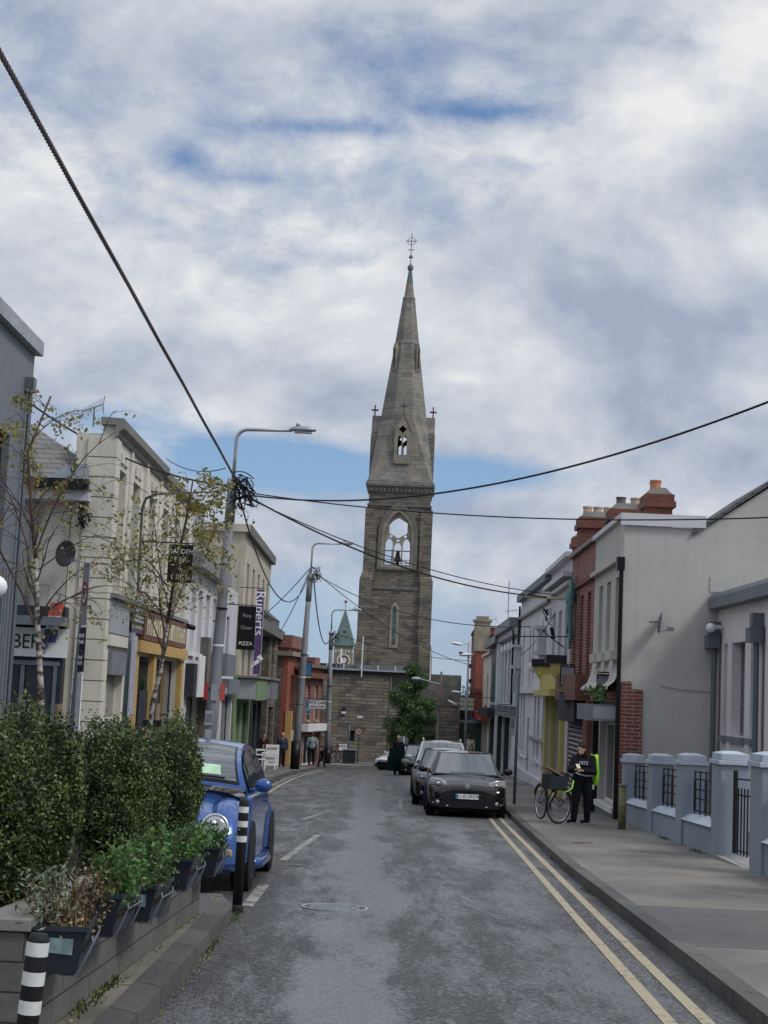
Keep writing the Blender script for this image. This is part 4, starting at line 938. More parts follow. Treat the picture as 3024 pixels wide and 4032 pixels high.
b = MB().lathe([(0.02, 12.0), (0.12, 11.95), (0.17, 11.6), (0.3, 11.2), (0.27, 11.2), (0.1, 11.5)], 16, (0, 0, 0)).tube([(-0.95, 0, 11.98), (0.95, 0, 11.98)], 0.04, 6); tb('bell', b, M_brown)
b = MB().lathe([(0.14, 10.56), (0.16, 11.0), (0.06, 11.15)], 10, (0, -0.8, 0)).lathe([(0.09, 10.56), (0.1, 10.8)], 8, (-0.65, -0.9, 0)); tb('ringing_gear', b, M_iron)
# spire
S0 = 16.78; AP0, AP1 = 2.36, 1.70
rings = [(16.78, 2.40, 0.985), (17.25, 2.26, 0.90), (21.5, 1.70, 0.414), (27.3, 0.895, 0.414), (27.32, 0.93, 0.414), (27.5, 0.87, 0.414), (30.75, 0.46, 0.414), (30.9, 0.47, 0.414), (31.0, 0.37, 0.414), (33.0, 0.12, 0.414)]
def ringpt(z, a, k, j):
    q = [(a, -k*a), (a, k*a), (k*a, a), (-k*a, a), (-a, k*a), (-a, -k*a), (-k*a, -a), (k*a, -a)][j]; return (q[0], q[1], z)
b = MB()
for i in range(len(rings)-1):
    (z0, a0, k0), (z1, a1, k1) = rings[i], rings[i+1]
    for j in range(8):
        p = [ringpt(z0, a0, k0, j), ringpt(z0, a0, k0, (j+1) % 8), ringpt(z1, a1, k1, (j+1) % 8), ringpt(z1, a1, k1, j)]
        if i == 1 and j in (2, 6):   # front and back faces carry the open lucarne
            s = 1 if j == 2 else -1
            hole = rect(-0.52, 0.52, 18.6, 20.9)
            fn = lambda x, y, z, s=s: (x, s*(a0+(a1-a0)*(z-z0)/(z1-z0)-y), z)
            b.plate([(-k0*a0, z0), (k0*a0, z0), (k1*a1, z1), (-k1*a1, z1)], [hole], 0.0, 0.25, fn)
        else: b.add(p, [(0, 1, 2, 3)])
tb('spire', b, M_spire)
def lucarne(kind):
    b = MB(); M = Matrix.Rotation({'f': 0, 'b': pi, 'l': -pi/2, 'r': pi/2}[kind], 4, 'Z')
    hs = [pointed(-0.33, -0.05, 18.75, 19.9, 1.1, 4), pointed(0.05, 0.33, 18.75, 19.9, 1.1, 4), foil(0, 20.62, 4, 0.15, 0.12, 6, 0)]
    out = [(-0.58, 18.1), (0.58, 18.1), (0.58, 20.6), (0, 21.75), (-0.58, 20.6)]
    b.plate(out, hs if kind in 'fb' else [], -2.28, -2.08)
    for s in (-1, 1):
        b.add([(s*0.58, -2.08, 18.3), (s*0.58, -2.08, 20.6), (s*0.58, -1.6, 20.6), (s*0.58, -2.06, 18.3)], [(0, 1, 2, 3)])
        b.add([(s*0.62, -2.32, 20.55), (0, -2.32, 21.8), (0, -1.4, 21.8), (s*0.62, -1.7, 20.55), (s*0.62, -2.32, 20.68), (0, -2.32, 21.95), (0, -1.4, 21.95), (s*0.62, -1.7, 20.68)],
              [(0, 3, 2, 1), (4, 5, 6, 7), (0, 1, 5, 4), (1, 2, 6, 5), (2, 3, 7, 6), (3, 0, 4, 7)])
    if kind in 'lr': b.box(-0.7, 0.7, -2.35, -1.7, 17.4, 20.5)
    b.xf(M); l = tb('lucarne', b, M_dress if kind == 'f' else M_spire)
    c = MB().box(-0.05, 0.05, -2.2, -2.1, 21.9, 22.75).box(-0.26, 0.26, -2.2, -2.1, 22.3, 22.42).box(-0.05, 0.05, -2.4, -1.9, 22.301, 22.419)
    c.xf(M); tb('finial_cross', c, M_dressd if kind in 'fb' else M_brown, l)
for k in 'fblr': lucarne(k)
def slitgable(a):
    M = Matrix.Rotation(a, 4, 'Z'); b = MB()
    b.plate([(-0.17, 25.2), (0.17, 25.2), (0.17, 26.9), (0, 27.3), (-0.17, 26.9)], [pointed(-0.07, 0.07, 25.4, 26.7, 1, 3)], -1.26, -0.95); b.xf(M); tb('slit_gable', b, M_spire)
for k in range(4): slitgable(pi/4+k*pi/2)
b = MB().lathe([(0.13, 33.0), (0.22, 33.15), (0.22, 33.35), (0.1, 33.5), (0.03, 33.6), (0.03, 35.9)], 10).lathe([(0.15, 34.0), (0.16, 34.08), (0.03, 34.3)], 8)
b.box(-0.44, 0.44, -0.025, 0.025, 35.275, 35.325)
b.grid(lambda i, j: ((0.28+0.02*cos(j*pi/2))*cos(i*2*pi/24), 0.025*sin(j*pi/2), 35.3+(0.28+0.02*cos(j*pi/2))*sin(i*2*pi/24)), 25, 4, True)
b.box(-0.25, 0.25, -0.02, 0.02, 34.6, 34.65)
tb('spire_cross', b, M_galvd)
b = MB(); r0 = rings[-2]; b.grid(lambda i, j: ringpt(*((32.0, 0.253, 0.414), (33.02, 0.127, 0.414))[i], j), 2, 8, True); tb('copper_tip', b, M_copper)
tb('church_aisle', MB().box(2.8, 6.3, -1.5, 12, TZ, 0.9), M_dressd)
# clock tower with green copper roof, far beyond
K = thing('clock_tower', 'small distant stone clock tower with green copper pyramid roof', 'clock tower', (-3.65, 165, -6))
K.rotation_euler = (0, 0, radians(4))
MB().box(-0.98, 0.98, -0.98, 0.98, 0, 12.4).build('shaft', M_dress, K)
b = MB(); pr = [(1.0, 12.403), (1.18, 12.45), (1.05, 12.9), (0.06, 16.3)]; b.grid(lambda i, j: (pr[i][0]*(1, 1, -1, -1)[j], pr[i][0]*(-1, 1, 1, -1)[j], pr[i][1]), 4, 4, True); b.build('roof', M_copper, K)
b = MB()
for i in range(6): b.box(-0.95+i*0.35, -0.78+i*0.35, -1.06, -0.983, 11.7, 12.0)
b.build('corbel_frieze', M_cream, K)
b = MB(); b.plate(arc(0, 10.9, 0.72, 0, 2*pi, 24)[:-1], [arc(0, 10.9, 0.55, 0, 2*pi, 24)[:-1]], -1.05, -0.983); b.build('clock_surround', M_cream, K)
cf = MB().plate(arc(0, 10.9, 0.53, 0, 2*pi, 24)[:-1], [], -1.03, -0.984).build('clock_face', M_brown, K)
MB().plate(arc(0, 10.9, 0.3, 0, 2*pi, 20)[:-1], [], -1.04, -1.033).build('dial', M_whitep, cf)
MB().box(-0.02, 0.02, -1.05, -1.043, 10.9, 11.2).box(-0.02, 0.2, -1.05, -1.043, 10.88, 10.92).build('hands', M_black, cf)
MB().lathe([(0.03, 16.2), (0.03, 17.1)], 6).ball((0, 0, 17.2), 0.17, 10, 6).build('finial', M_red, K)
MB().box(-0.15, 0.15, -0.78, -0.5, 13.6, 14.0).build('louvre', M_black, K)
# railing beside tower stage (none)
# ---------------------------------------------------------------- lamp poles and wires
def lamp_pole(label, x, y, htop, arm, lean=0.0, black=0.9, k=1.0):
    z = gz(x, y)+PAV; t = thing('lamp_pole', label, 'street lamp', (x, y, z), 0, 'timber-tall concrete lamp poles along the left footpath')
    H = htop-z
    b = MB().tube([(0, 0, 0), (lean*0.25, 0, H*0.25), (lean*0.5, 0, H*0.5), (lean*0.82, 0, H*0.82)], [0.165*k, 0.15*k, 0.13*k, 0.10*k], 12); b.build('pole', M_galvp, t, True)
    if black: MB().tube([(0, 0, -0.05), (0.0, 0, black)], 0.20*k, 12).build('painted_base', M_black, t, True)
    MB().tube([(lean*0.74, 0, H*0.74), (lean*0.84, 0, H*0.84)], 0.125*k, 10).build('dark_sleeve', M_midgrey, t, True)
    MB().tube([(lean*0.835, 0, H*0.835), (lean*0.86, 0, H*0.86)], 0.15*k, 10).build('collar', M_galv, t, True)
    pts = [(lean*0.86, 0, H*0.86), (lean*0.93, 0, H*0.93)]
    r = 0.28
    for i in range(7):
        a = pi-i*(pi/2)/6; pts.append((lean*0.95+r+r*cos(a), 0, H-r+r*sin(a)))
    pts.append((lean*0.95+arm-0.35, 0, H+0.03)); MB().tube(pts, 0.045, 8).build('arm', M_galv, t, True)
    b = MB(); x0 = lean*0.95+arm-0.4
    pr = [(0, .05, .05), (0.1, .10, .08), (0.4, .13, .09), (0.62, .10, .05), (0.66, .03, .02)]
    b.grid(lambda i, j: (x0+pr[i][0], pr[i][1]*cos(j*pi/4), H+0.05+pr[i][2]*sin(j*pi/4)*(1.2 if sin(j*pi/4) > 0 else .6)), 5, 8, True)
    b.add([(x0+.06, 0, H+.05)], []); b.box(x0+0.15, x0+0.25, -0.04, 0.04, H+0.14, H+0.21)
    h = b.build('lamp_head', M_galv, t, True)
    MB().box(x0+0.12, x0+0.55, -0.08, 0.08, H-0.03, H+0.0).build('lens', M_lens, h)
    for f in (0.28, 0.40, 0.5): MB().tube([(lean*f, 0, H*f), (lean*f, 0, H*f+0.05)], 0.15*k, 10).build('steel_band', M_black if f != .4 else M_whitep, t)
    return t
M_galvp = plain('weathered_concrete_pole', (0.185, 0.195, 0.21), 0.8, var=0.25, scale=1.5, bmp=0.2)
P1 = lamp_pole('nearest tall lamp pole, leaning, with cable bundle in front of white shop', -4.05, 38, 8.0, 1.72, 0.30, 0, 1.0)
P2 = lamp_pole('second lamp pole down the street with black painted base beside sandwich board', -3.74, 75, 8.75, 1.75, 0.34, 1.35, 1.15)
P3 = lamp_pole('farthest lamp pole standing before the stone wall and parked bicycles', -2.72, 93.2, 6.5, 1.6, -0.15, 1.0, 1.1)
b = MB().box(-0.08, 0.12, -0.17, -0.155, 1.7, 2.05).box(-0.06, 0.1, -0.17, -0.155, 1.3, 1.6).box(0.03, 0.2, -0.17, -0.15, 2.3, 2.7); b.build('pasted_poster', M_greyp, P1)
MB().box(-0.06, 0.1, -0.18, -0.171, 1.78, 1.98).build('notice', M_midgrey, P1)
def tangle(name, label, c, r, n, seed):
    """bundle of looped black cable and clamps fixed to a pole"""
    random.seed(seed); t = thing(name, label, 'cables', c, 0)
    b = MB()
    for k in range(n):
        a = Vector((random.uniform(-.3, 1), random.uniform(-.3, .3), random.uniform(-1, .8)))*r
        e = Vector((random.uniform(-.2, 1), random.uniform(-.3, .3), random.uniform(-1, .8)))*r
        m = (a+e)/2+Vector((random.uniform(-.4, .8), 0, random.uniform(-.5, .5)))*r
        pts = [a*(1-u)**2+m*2*u*(1-u)+e*u*u for u in [i/8 for i in range(9)]]
        b.tube(pts, 0.014, 5)
    b.build('looped_cable', M_cable, t, True)
    b = MB()
    for k in range(n//2):
        p = Vector((random.uniform(0, 1), 0, random.uniform(-1, .6)))*r*0.8; b.obox(p, (0.05, 0.05, 0.17), 0, 0, random.uniform(-1, 1))
    b.build('clamp', M_cable, t); return t
tangle('cable_bundle', 'large dark tangle of cables and clamps on the nearest lamp pole', (-3.70, 37.85, 6.45), 0.52, 34, 1)
tangle('cable_bundle', 'small dark tangle of cables on the second lamp pole', (-3.4, 74.8, 7.3), 0.5, 16, 2)
tangle('cable_bundle', 'small knot of cables on the farthest lamp pole', (-2.75, 93.0, 4.9), 0.4, 12, 3)
tangle('cable_bundle', 'knot of black cable fixed to the side wing wall above satellite dish', (-7.0, 35.1, 5.35), 0.3, 14, 4)
tangle('cable_bundle', 'white and black wiring knot on the yellow shop building front', (5.6, 52.5, 4.5), 0.35, 8, 6)
def wire(label, a, b_, sag, r=0.014, mat=None, n=24, name='overhead_cable', twist=0):
    a = Vector(a); b_ = Vector(b_); t = thing(name, label, 'cable', a, 0)
    pts = []
    for i in range(n+1):
        u = i/n; p = a.lerp(b_, u)-a; p.z -= sag*4*u*(1-u); pts.append(p)
    m = MB()
    if twist:
        for s in range(3):
            q = []
            NN = n*10
            for i in range(NN+1):
                u = i/NN; p = a.lerp(b_, u)-a; p.z -= sag*4*u*(1-u); an = u*twist+s*2*pi/3
                q.append(p+Vector((cos(an), 0, sin(an)))*r*0.62)
            m.tube(q, r*0.62, 6)
    else: m.tube(pts, r, 6)
    m.build('strand', mat or M_cable, t, True)
    return t
wire('thick grey-brown twisted cable running overhead from nearest lamp pole to upper left', (-3.72, 37.9, 6.72), AT(-150, -60, 11.0), 0.0, 0.026, M_cablebig, 30, twist=620)
wire('twisted cable from nearest lamp pole rising across the sky to upper right', (-3.55, 37.8, 6.35), AT(3120, 1545, 24), 0.75, 0.019, M_cable, 40, twist=520)
wire('upper of two black cables crossing level in front of the tower', (-3.5, 37.8, 6.4), AT(3120, 2034, 30), 0.3, 0.016)
wire('lower black cable dipping from nearest lamp pole to the yellow shop front', (-3.5, 37.8, 6.35), (5.35, 47.0, 4.75), 0.55, 0.022)
wire('thinner black cable dipping beside its twin to the yellow shop front', (-3.5, 37.8, 6.3), (5.35, 47.2, 4.85), 0.4, 0.014)
wire('slack loop of cable from nearest lamp pole down to second lamp pole', (-3.55, 38.0, 6.1), (-3.45, 74.8, 7.3), 1.9, 0.022)
wire('cable from second lamp pole across to the white gothic house', (-3.3, 75, 7.3), (5.6, 57, 4.3), 0.75, 0.018)
wire('cable from second lamp pole across to the red brick block', (-3.3, 75, 7.4), (6.3, 99, 3.6), 0.7, 0.018)
wire('slack cable from second lamp pole to farthest lamp pole', (-3.3, 75, 7.2), (-2.85, 93, 4.9), 1.6, 0.03)
wire('thin cable from farthest lamp pole over the stone hall roof', (-2.7, 93, 5.1), (6.3, 98, 3.9), 0.35, 0.02)
wire('cable from second lamp pole back to old cream block eave', (-3.5, 75, 7.5), (-6.1, 83, 5.6), 0.1, 0.022)
wire('lower cable from second lamp pole down to the stone house gable', (-3.5, 75, 7.4), (-5.4, 84, 4.6), 0.2, 0.022)
wire('black cable from side wing roof past pub cornice to nearest lamp pole', (-8.3, 35.2, 7.9), (-3.95, 37.9, 6.55), 0.35, 0.022, n=16)
wire('straight dark rod cable between the brick shop and white gothic house', (5.7, 45.2, 3.5), (4.2, 48.0, 3.55), 0.0, 0.02)
wire('thin cable from behind the pub roof to nearest lamp pole', (-6.2, 43, 7.9), (-4.0, 38, 7.0), 0.2, 0.012)
wire('slanting service cable on the white gothic house front', (5.6, 49, 4.4), (5.85, 63, 3.4), 0.15, 0.015)
cs = thing('cable_sleeve', 'pale yellow sleeve on the cable end by the red brick shop', 'cable sleeve', (5.0, 46.6, 4.72))
MB().tube([(-0.55, 0, 0.0), (0.6, 0.2, -0.02)], 0.04, 8).tube([(-0.6, -0.01, 0), (-0.55, 0, 0)], 0.06, 8).build('sleeve', M_creams, cs, True)
sk = thing('torn_netting', 'torn green netting snagged on a bracket of the red brick shop', 'netting', (5.45, 44.2, 4.4))
b = MB(); random.seed(11)
b.grid(lambda i, j: (0.10*cos(j*pi/4)*(0.5, .9, 1.5, 1.2, .8, .9, .8, .6, .3)[i]+0.09*random.random(), 0.12*sin(j*pi/4)+0.10*random.random(), 0.75-i*0.25-0.05*random.random()), 9, 8, True)
b.build('drape', plain('green_netting', (0.10, 0.22, 0.21), 0.8, var=0.5, scale=9), sk, True)
MB().tube([(0.1, 0, 0.5), (0.2, 0.3, 0.9), (0.2, 0.1, -0.9)], 0.02, 5).build('pole_bracket', M_galvd, sk)
# cable duct arching over the pub front
du = thing('cable_duct', 'dark arched cable duct rising from the bar fascia and bending towards the nearest lamp pole', 'pipe', (-6.1, 40.0, 3.5))
pts = [(0.0, 0.8, 0.0), (0.0, 0.3, 0.25), (0.0, 0.1, 0.5), (0, 0, 2.2), (0, -0.3, 2.75)]
q = [Vector((-6.1, 40.0, 3.5))+Vector(p) for p in pts]
P_ = [AT(600, 2370, 39.5), AT(575, 2335, 39.4), AT(543, 2325, 39.3), AT(545, 2280, 39.2), AT(552, 2150, 39.1), AT(560, 2000, 39.0), AT(575, 1962, 38.9), AT(620, 1945, 38.8), AT(720, 1940, 38.6), AT(830, 1938, 38.2), AT(895, 1930, 38.0)]
du.location = P_[0]; MB().tube([p-P_[0] for p in P_], [0.035]*8+[0.022]*3, 8).build('duct', M_galvd, du, True)
# ---------------------------------------------------------------- hanging and projecting signs
def hsign(label, x0, x1, y, z0, z1, mat, texts=(), th=0.05, frame=True, wallx=None, name='hanging_sign', fm=None, rz=0):
    cx = (x0+x1)/2; t = thing(name, label, 'sign', (cx, y, z0), rz)
    w = x1-x0; h = z1-z0
    bd = MB().box(-w/2, w/2, -th/2, th/2, 0, h).build('board', mat, t)
    if frame:
        b = MB(); b.plate(rect(-w/2-0.02, w/2+0.02, -0.02, h+0.02), [rect(-w/2+0.015, w/2-0.015, 0.015, h-0.015)], -th/2-0.012, -th/2-0.003); b.build('edge_frame', fm or M_black, t)
    for tx, sz, zz, m, sx in texts: text(tx, sz, m, bd, (0, -th/2-0.012, zz*h), sx=sx)
    if wallx is not None:
        b = MB().tube([(wallx-cx, 0, h+0.06), ((w/2 if wallx < cx else -w/2), 0, h+0.06)], 0.02, 6)
        for xx in (-w*0.3, w*0.3): b.tube([(xx, 0, h), (xx, 0, h+0.06)], 0.01, 5)
        b.build('bracket', M_iron, t)
    return t
Y1 = 39.4
p0 = AT(660, 2290, Y1); p1 = AT(760, 2150, Y1)
hsign('black hanging sign with white words GARDEN BAR & GRILL behind the birch leaves', p0.x, p1.x, Y1, p0.z, p1.z, M_black,
      (('GARDEN', 0.165, 0.83, M_letter, 1.0), ('BAR', 0.18, 0.6, M_letter, 1), ('&', 0.16, 0.37, M_letter, 1), ('GRILL', 0.18, 0.13, M_letter, 1)), wallx=-6.2)
p0 = AT(932, 2555, 60); p1 = AT(1008, 2390, 60)
hsign('square black chalk-style PIZZA sign projecting beside the tall purple sign', p0.x, p1.x, 60, p0.z, p1.z, M_black, (('Fire', 0.22, 0.78, M_greyp, 1), ('Oven', 0.2, 0.5, M_greyp, 1), ('PIZZA', 0.2, 0.13, M_letter, 1)), wallx=-6.2)
p0 = AT(995, 2655, 68); p1 = AT(1042, 2322, 68)
tS = hsign('tall narrow purple vertical sign with white sideways lettering and pointing hand', p0.x, p1.x, 68, p0.z, p1.z, M_purple, (), th=0.1, fm=M_greyp, wallx=-6.2)
text('Ruperts', 0.62, M_letter, tS, (0.0, -0.06, (p1.z-p0.z)*0.72), (pi/2, -pi/2+pi, 0))
b = MB().obox((0.0, -0.06, 0.55), (0.3, 0.02, 0.16), 0, 0, -0.7).obox((-0.16, -0.06, 0.38), (0.22, 0.02, 0.05), 0, 0, -0.7).obox((0.12, -0.06, 0.72), (0.2, 0.02, 0.24), 0, 0, -0.7); b.build('pointing_hand', M_letter, tS)
p0 = AT(515, 2492, 39.0); p1 = AT(572, 2380, 39.0)
bm_ = thing('letting_board', 'purple, black and green BIMED board fixed on the pale fascia panel', 'sign', (-6.17, 38.35, p0.z))
b = bm_; b.rotation_euler = (0, 0, pi/2)
MB().box(0, 2.4, -0.03, 0.0, 0.0, 0.72).build('board', M_black, b)
MB().box(0.003, 2.397, -0.036, -0.031, 0.52, 0.717).build('purple_band', M_purple, b); MB().box(0.003, 2.397, -0.036, -0.031, 0.1, 0.2).build('green_band', M_green, b); MB().box(0.003, 2.397, -0.036, -0.031, 0.003, 0.09).build('purple_foot', M_purple, b)
text('BIMED', 0.2, M_letter, b, (1.2, -0.042, 0.61), sx=2.6); text('AUTOMATIC\nHEALTHCARE', 0.1, M_letter, b, (1.2, -0.036, 0.36), sx=2.6)
text('01 500 87', 0.09, M_creams, b, (1.2, -0.042, 0.15), sx=2.6)
M_green2 = 0
p0 = AT(1203, 2668, 88); p1 = AT(1226, 2610, 88)
hsign('bright blue projecting sign with yellow-green foot beside the second lamp pole', p0.x, p1.x+0.02, 88, p0.z+0.12, p1.z, M_blue, (), wallx=-4.6, fm=M_navy)
hsign('short yellow-green strip sign hanging under the blue projecting sign', p0.x, p1.x+0.02, 88, p0.z-0.02, p0.z+0.1, M_ochre, (), frame=False)
p0 = AT(1195, 2810, 90); p1 = AT(1225, 2755, 90)
hsign('small blue and white projecting sign low on the brick pub', p0.x, p1.x, 90, p0.z, p1.z, M_blue, (('ICE', 0.2, 0.3, M_letter, 1),), fm=M_greyp, wallx=-4.4)
p0 = AT(1216, 2788, 88.2); p1 = AT(1284, 2758, 88.2)
hsign('white projecting sign reading FITZ CAFE above FISH & CHIPS', p0.x, p1.x, 88.2, p0.z, p1.z, M_whitep, (('FITZ CAFE', 0.2, 0.68, M_black, 1), ('FISH & CHIPS', 0.14, 0.24, M_black, 1)), wallx=-4.4, fm=M_greyp)
p0 = AT(1811, 2795, 79); p1 = AT(1865, 2750, 79)
hsign('cream projecting sign reading INSURANCE BROKERS by the red brick block', p0.x, p1.x, 79, p0.z, p1.z, plain('cream_sign', (0.50, 0.49, 0.36), 0.6), (('INSURANCE', 0.13, 0.7, M_brown, 1), ('BROKERS', 0.15, 0.32, M_brown, 1)), wallx=6.1, fm=M_greyp)
p0 = AT(1960, 2803, 68); p1 = AT(2005, 2780, 68)
hsign('small navy blue projecting sign with white writing on stucco house', p0.x, p1.x, 68, p0.z, p1.z, M_navy, (('DENTAL', 0.1, 0.7, M_letter, 1), ('SURGERY', 0.09, 0.3, M_letter, 1)), wallx=6.1, fm=M_greyp)
p0 = AT(2205, 2700, 44); p1 = AT(2262, 2625, 44)
hsign('blank pale grey tilted board projecting over the brick shop shutter', p0.x, p1.x, 44, p0.z, p1.z, M_greyp, (), wallx=5.6, fm=M_darkshop)
p0 = AT(2200, 2785, 43.5); p1 = AT(2252, 2738, 43.5)
hsign('blank grey lower signboard beside the yellow shop pillars', p0.x, p1.x, 43.5, p0.z, p1.z, M_galvd, (), wallx=5.6, fm=M_galvd)
p0 = AT(2350, 2730, 36.6); p1 = AT(2432, 2660, 36.6)
hsign('weathered green and white hanging sign among plants above the corner shop', p0.x, p1.x, 36.6, p0.z, p1.z, plain('weathered_green_board', (0.13, 0.15, 0.12), 0.7, var=0.5), (('Fitting', 0.2, 0.6, M_greyp, 1),), wallx=5.5, fm=M_iron)
# satellite dishes
def dish(label, loc, r, rz, mat, tiltx=0.3):
    t = thing('satellite_dish', label, 'satellite dish', loc, rz)
    b = MB(); b.grid(lambda i, j: (r*i/6*cos(j*2*pi/24), -0.08-0.22*r*(i/6)**2+0.0, r*1.12*i/6*sin(j*2*pi/24)), 7, 24, True)
    M = Matrix.Rotation(tiltx, 4, 'X'); b.xf(M); o = b.build('reflector', mat, t, True); s = o.modifiers.new('s', 'SOLIDIFY'); s.thickness = 0.012
    b = MB().tube([(0, -0.1, -r*1.0), (0, -r*1.6, -r*0.75)], 0.013, 6).tube([(0, 0.12, 0), (0, -0.08, 0)], 0.03, 6); b.build('arm', M_midgrey, t)
    MB().obox((0, -r*1.65, -r*0.7), (0.07, 0.14, 0.09)).build('receiver', M_midgrey, t); return t
dish('dark grey satellite dish seen from behind on the side wing wall', AT(245, 2175, 34.9), 0.27, radians(48), M_darkshop, .2)
dish('grey satellite dish edge-on on the blank pale gable', AT(2578, 2448, 34.95), 0.22, radians(86), M_galvd, 0.15)
# roof aerials
def aerial(label, x, y, z, h, L, n, rz=0, s=1):
    t = thing('tv_aerial', label, 'aerial', (x, y, z), rz)
    MB().tube([(0, 0, 0), (0, 0, h)], 0.02, 6).build('mast', M_galvd, t)
    b = MB().tube([(-L*0.6, 0, h-0.12), (L*0.45, 0, h+0.08)], 0.014, 5)
    for i in range(n):
        u = i/(n-1); x_ = -L*0.6+L*1.02*u; z_ = h-0.12+0.2*u; b.tube([(x_, -0.1, z_-0.10*(1+u)), (x_, 0.1, z_+0.10*(1+u))], 0.006, 4)
    for k in (-1, 1): b.tube([(L*0.42, 0, h+0.06), (L*0.47, 0, h+0.06+k*0.22)], 0.01, 4)
    b.build('boom', M_galvd, t); return t
p = AT(368, 1665, 37.5); aerial('comb-shaped television aerial on the cream pub roof', p.x, p.y, p.z-.1, 0.5, 0.5, 12)
p = AT(2052, 2435, 69); aerial('small television aerial on the terrace roof beyond the white gothic house', p.x, p.y, p.z-0.3, 0.7, 1.2, 9)
p = AT(1960, 2470, 98); aerial('forked aerial on the tall red brick block roof', p.x-0.4, 103, 6.1, 0.7, 1.5, 7)
# ---------------------------------------------------------------- sign posts
def post(name, label, cat, x, y, h, r, mat, lean=(0, 0), z=None):
    z = gz(x, y)+PAV if z is None else z
    t = thing(name, label, cat, (x, y, z)); MB().tube([(0, 0, 0), (lean[0], lean[1], h)], r, 12).build('pole', mat, t, True); return t
p = AT(272, 2880, 20); t = post('parking_sign_post', 'grey post with no-parking disc plate and dark information plates near first birch', 'sign post', p.x, 20, 3.62-0.0, 0.042, M_galvd, (0.09, 0))
zt = 3.62
an = radians(-66)
def plate_on(t, z0, z1, w, mat, nm='sign_plate', off=0.03, x=0.05):
    b = MB().box(0, w, -0.006, 0.006, z0, z1); b.xf(Matrix.Translation((x, 0, 0)) @ Matrix.Rotation(an, 4, 'Z')); return b.build(nm, mat, t)
plate_on(t, zt-0.82, zt-0.02, 0.34, M_greyp); plate_on(t, zt-1.42, zt-0.85, 0.34, M_darkshop); plate_on(t, zt-2.25, zt-1.45, 0.32, M_whitep)
b = MB(); ci = arc(0.17, zt-0.42, 0.155, 0, 2*pi, 24)[:-1]; b.plate(ci, [arc(0.17, zt-0.42, 0.12, 0, 2*pi, 24)[:-1]], -0.016, -0.008); b.xf(Matrix.Translation((0.05, 0, 0)) @ Matrix.Rotation(an, 4, 'Z')); b.build('red_ring', M_red, t)
b = MB(); b.plate(arc(0.17, zt-0.42, 0.118, 0, 2*pi, 24)[:-1], [], -0.014, -0.008); b.xf(Matrix.Translation((0.05, 0, 0)) @ Matrix.Rotation(an, 4, 'Z')); b.build('white_disc', M_whitep, t)
text('P', 0.2, M_black, t, (0.05+0.17*cos(an)-0.015, 0.17*sin(an)-0.012, zt-0.42), (pi/2, 0, an))
for k, tx in enumerate(('No Park\nMon-Sat', 'Except\nPermit')): text(tx, 0.075, M_letter, t, (0.05+0.17*cos(an)-0.01, 0.17*sin(an)-0.01, zt-1.0-0.27*k), (pi/2, 0, an))
p = AT(480, 2900, 25); t = post('sign_post', 'dark grey post with an edge-on grey plate before the cream pub', 'sign post', p.x, 25, 3.05, 0.055, M_galvd, (0.06, 0))
MB().box(0.12, 0.14, -0.4, 0.1, 1.7, 3.0).box(0.05, 0.12, -0.03, 0.0, 2.6, 2.65).box(0.05, 0.12, -0.03, 0.0, 1.9, 1.95).build('sign_plate', M_greyp, t)
t = post('sign_post', 'grey post with small plates on the right footpath beside the black car', 'sign post', 3.81, 41.5, 3.48, 0.042, M_galvd)
MB().box(-0.16, -0.06, -0.006, 0.006, 2.95, 3.45).box(-0.17, -0.06, -0.006, 0.006, 1.8, 2.3).build('sign_plate', M_greyp, t)
MB().box(-0.15, -0.07, -0.01, -0.0065, 2.0, 2.25).build('notice', M_galvd, t)
t = post('short_marker_post', 'short mossy wooden marker post against the railing wall', 'post', 4.93, 30.6, 0.86, 0.075, plain('mossy_timber', (0.16, 0.15, 0.07), 0.9, var=0.4, scale=10))
MB().lathe([(0.09, 0.84), (0.09, 0.875), (0.03, 0.885)], 12).build('cap', M_galvd, t)
# modern triple-disc lamp
z = gz(4.4, 75)+PAV; t = thing('disc_lamp', 'slim grey street lamp with pale oval disc reflectors by the insurance sign', 'street lamp', (4.42, 75, z))
MB().tube([(0, 0, 0), (0, 0, 4.3-z)], [0.07, 0.05], 10).build('pole', M_galv, t, True)
for px, py, s, tl in ((1800, 2535, 0.55, 0.12), (1835, 2578, 0.6, -0.1), (1800, 2725, 0.5, 0.1), (1783, 2768, 0.5, 0.45)):
    q = AT(px, py, 75)-Vector((4.42, 75, z)); b = MB().ball((0, 0, 0), s*0.5*1.15, 18, 8, (1, 0.7, 0.22)); b.xf(Matrix.Translation(q) @ Matrix.Rotation(tl, 4, 'Y')); b.build('disc', M_whitep, t, True)
    MB().tube([(0, 0, q.z), (q.x, 0, q.z)], 0.02, 6).build('arm', M_galv, t)
for px, py in ((1815, 2572), (1852, 2620), (1852, 2680)):
    q = AT(px, py, 75)-Vector((4.42, 75, z)); MB().lathe([(0.05, q.z-0.14), (0.1, q.z+0.05), (0.09, q.z+0.07)], 8, (q.x, 0, 0)).build('spotlight', M_brown, t); MB().tube([(0, 0, q.z), (q.x, 0, q.z)], 0.015, 6).build('arm', M_galv, t)
t = post('utility_pole', 'brown topped utility pole with lamp arm in front of the stone hall', 'utility pole', 3.5, 86, 5.4, 0.06, M_rust, (0.1, 0), z=-2.45)
MB().tube([(0.0, 0, 0), (0.05, 0, 3.2)], 0.09, 10).build('pale_sleeve', M_dress, t); MB().tube([(0.1, 0, 4.7), (-1.1, 0, 4.95)], 0.03, 6).build('arm', M_galv, t); MB().ball((-1.3, 0, 4.95), 0.28, 10, 6, (1, .5, .35)).build('lamp_head', M_greyp, t)
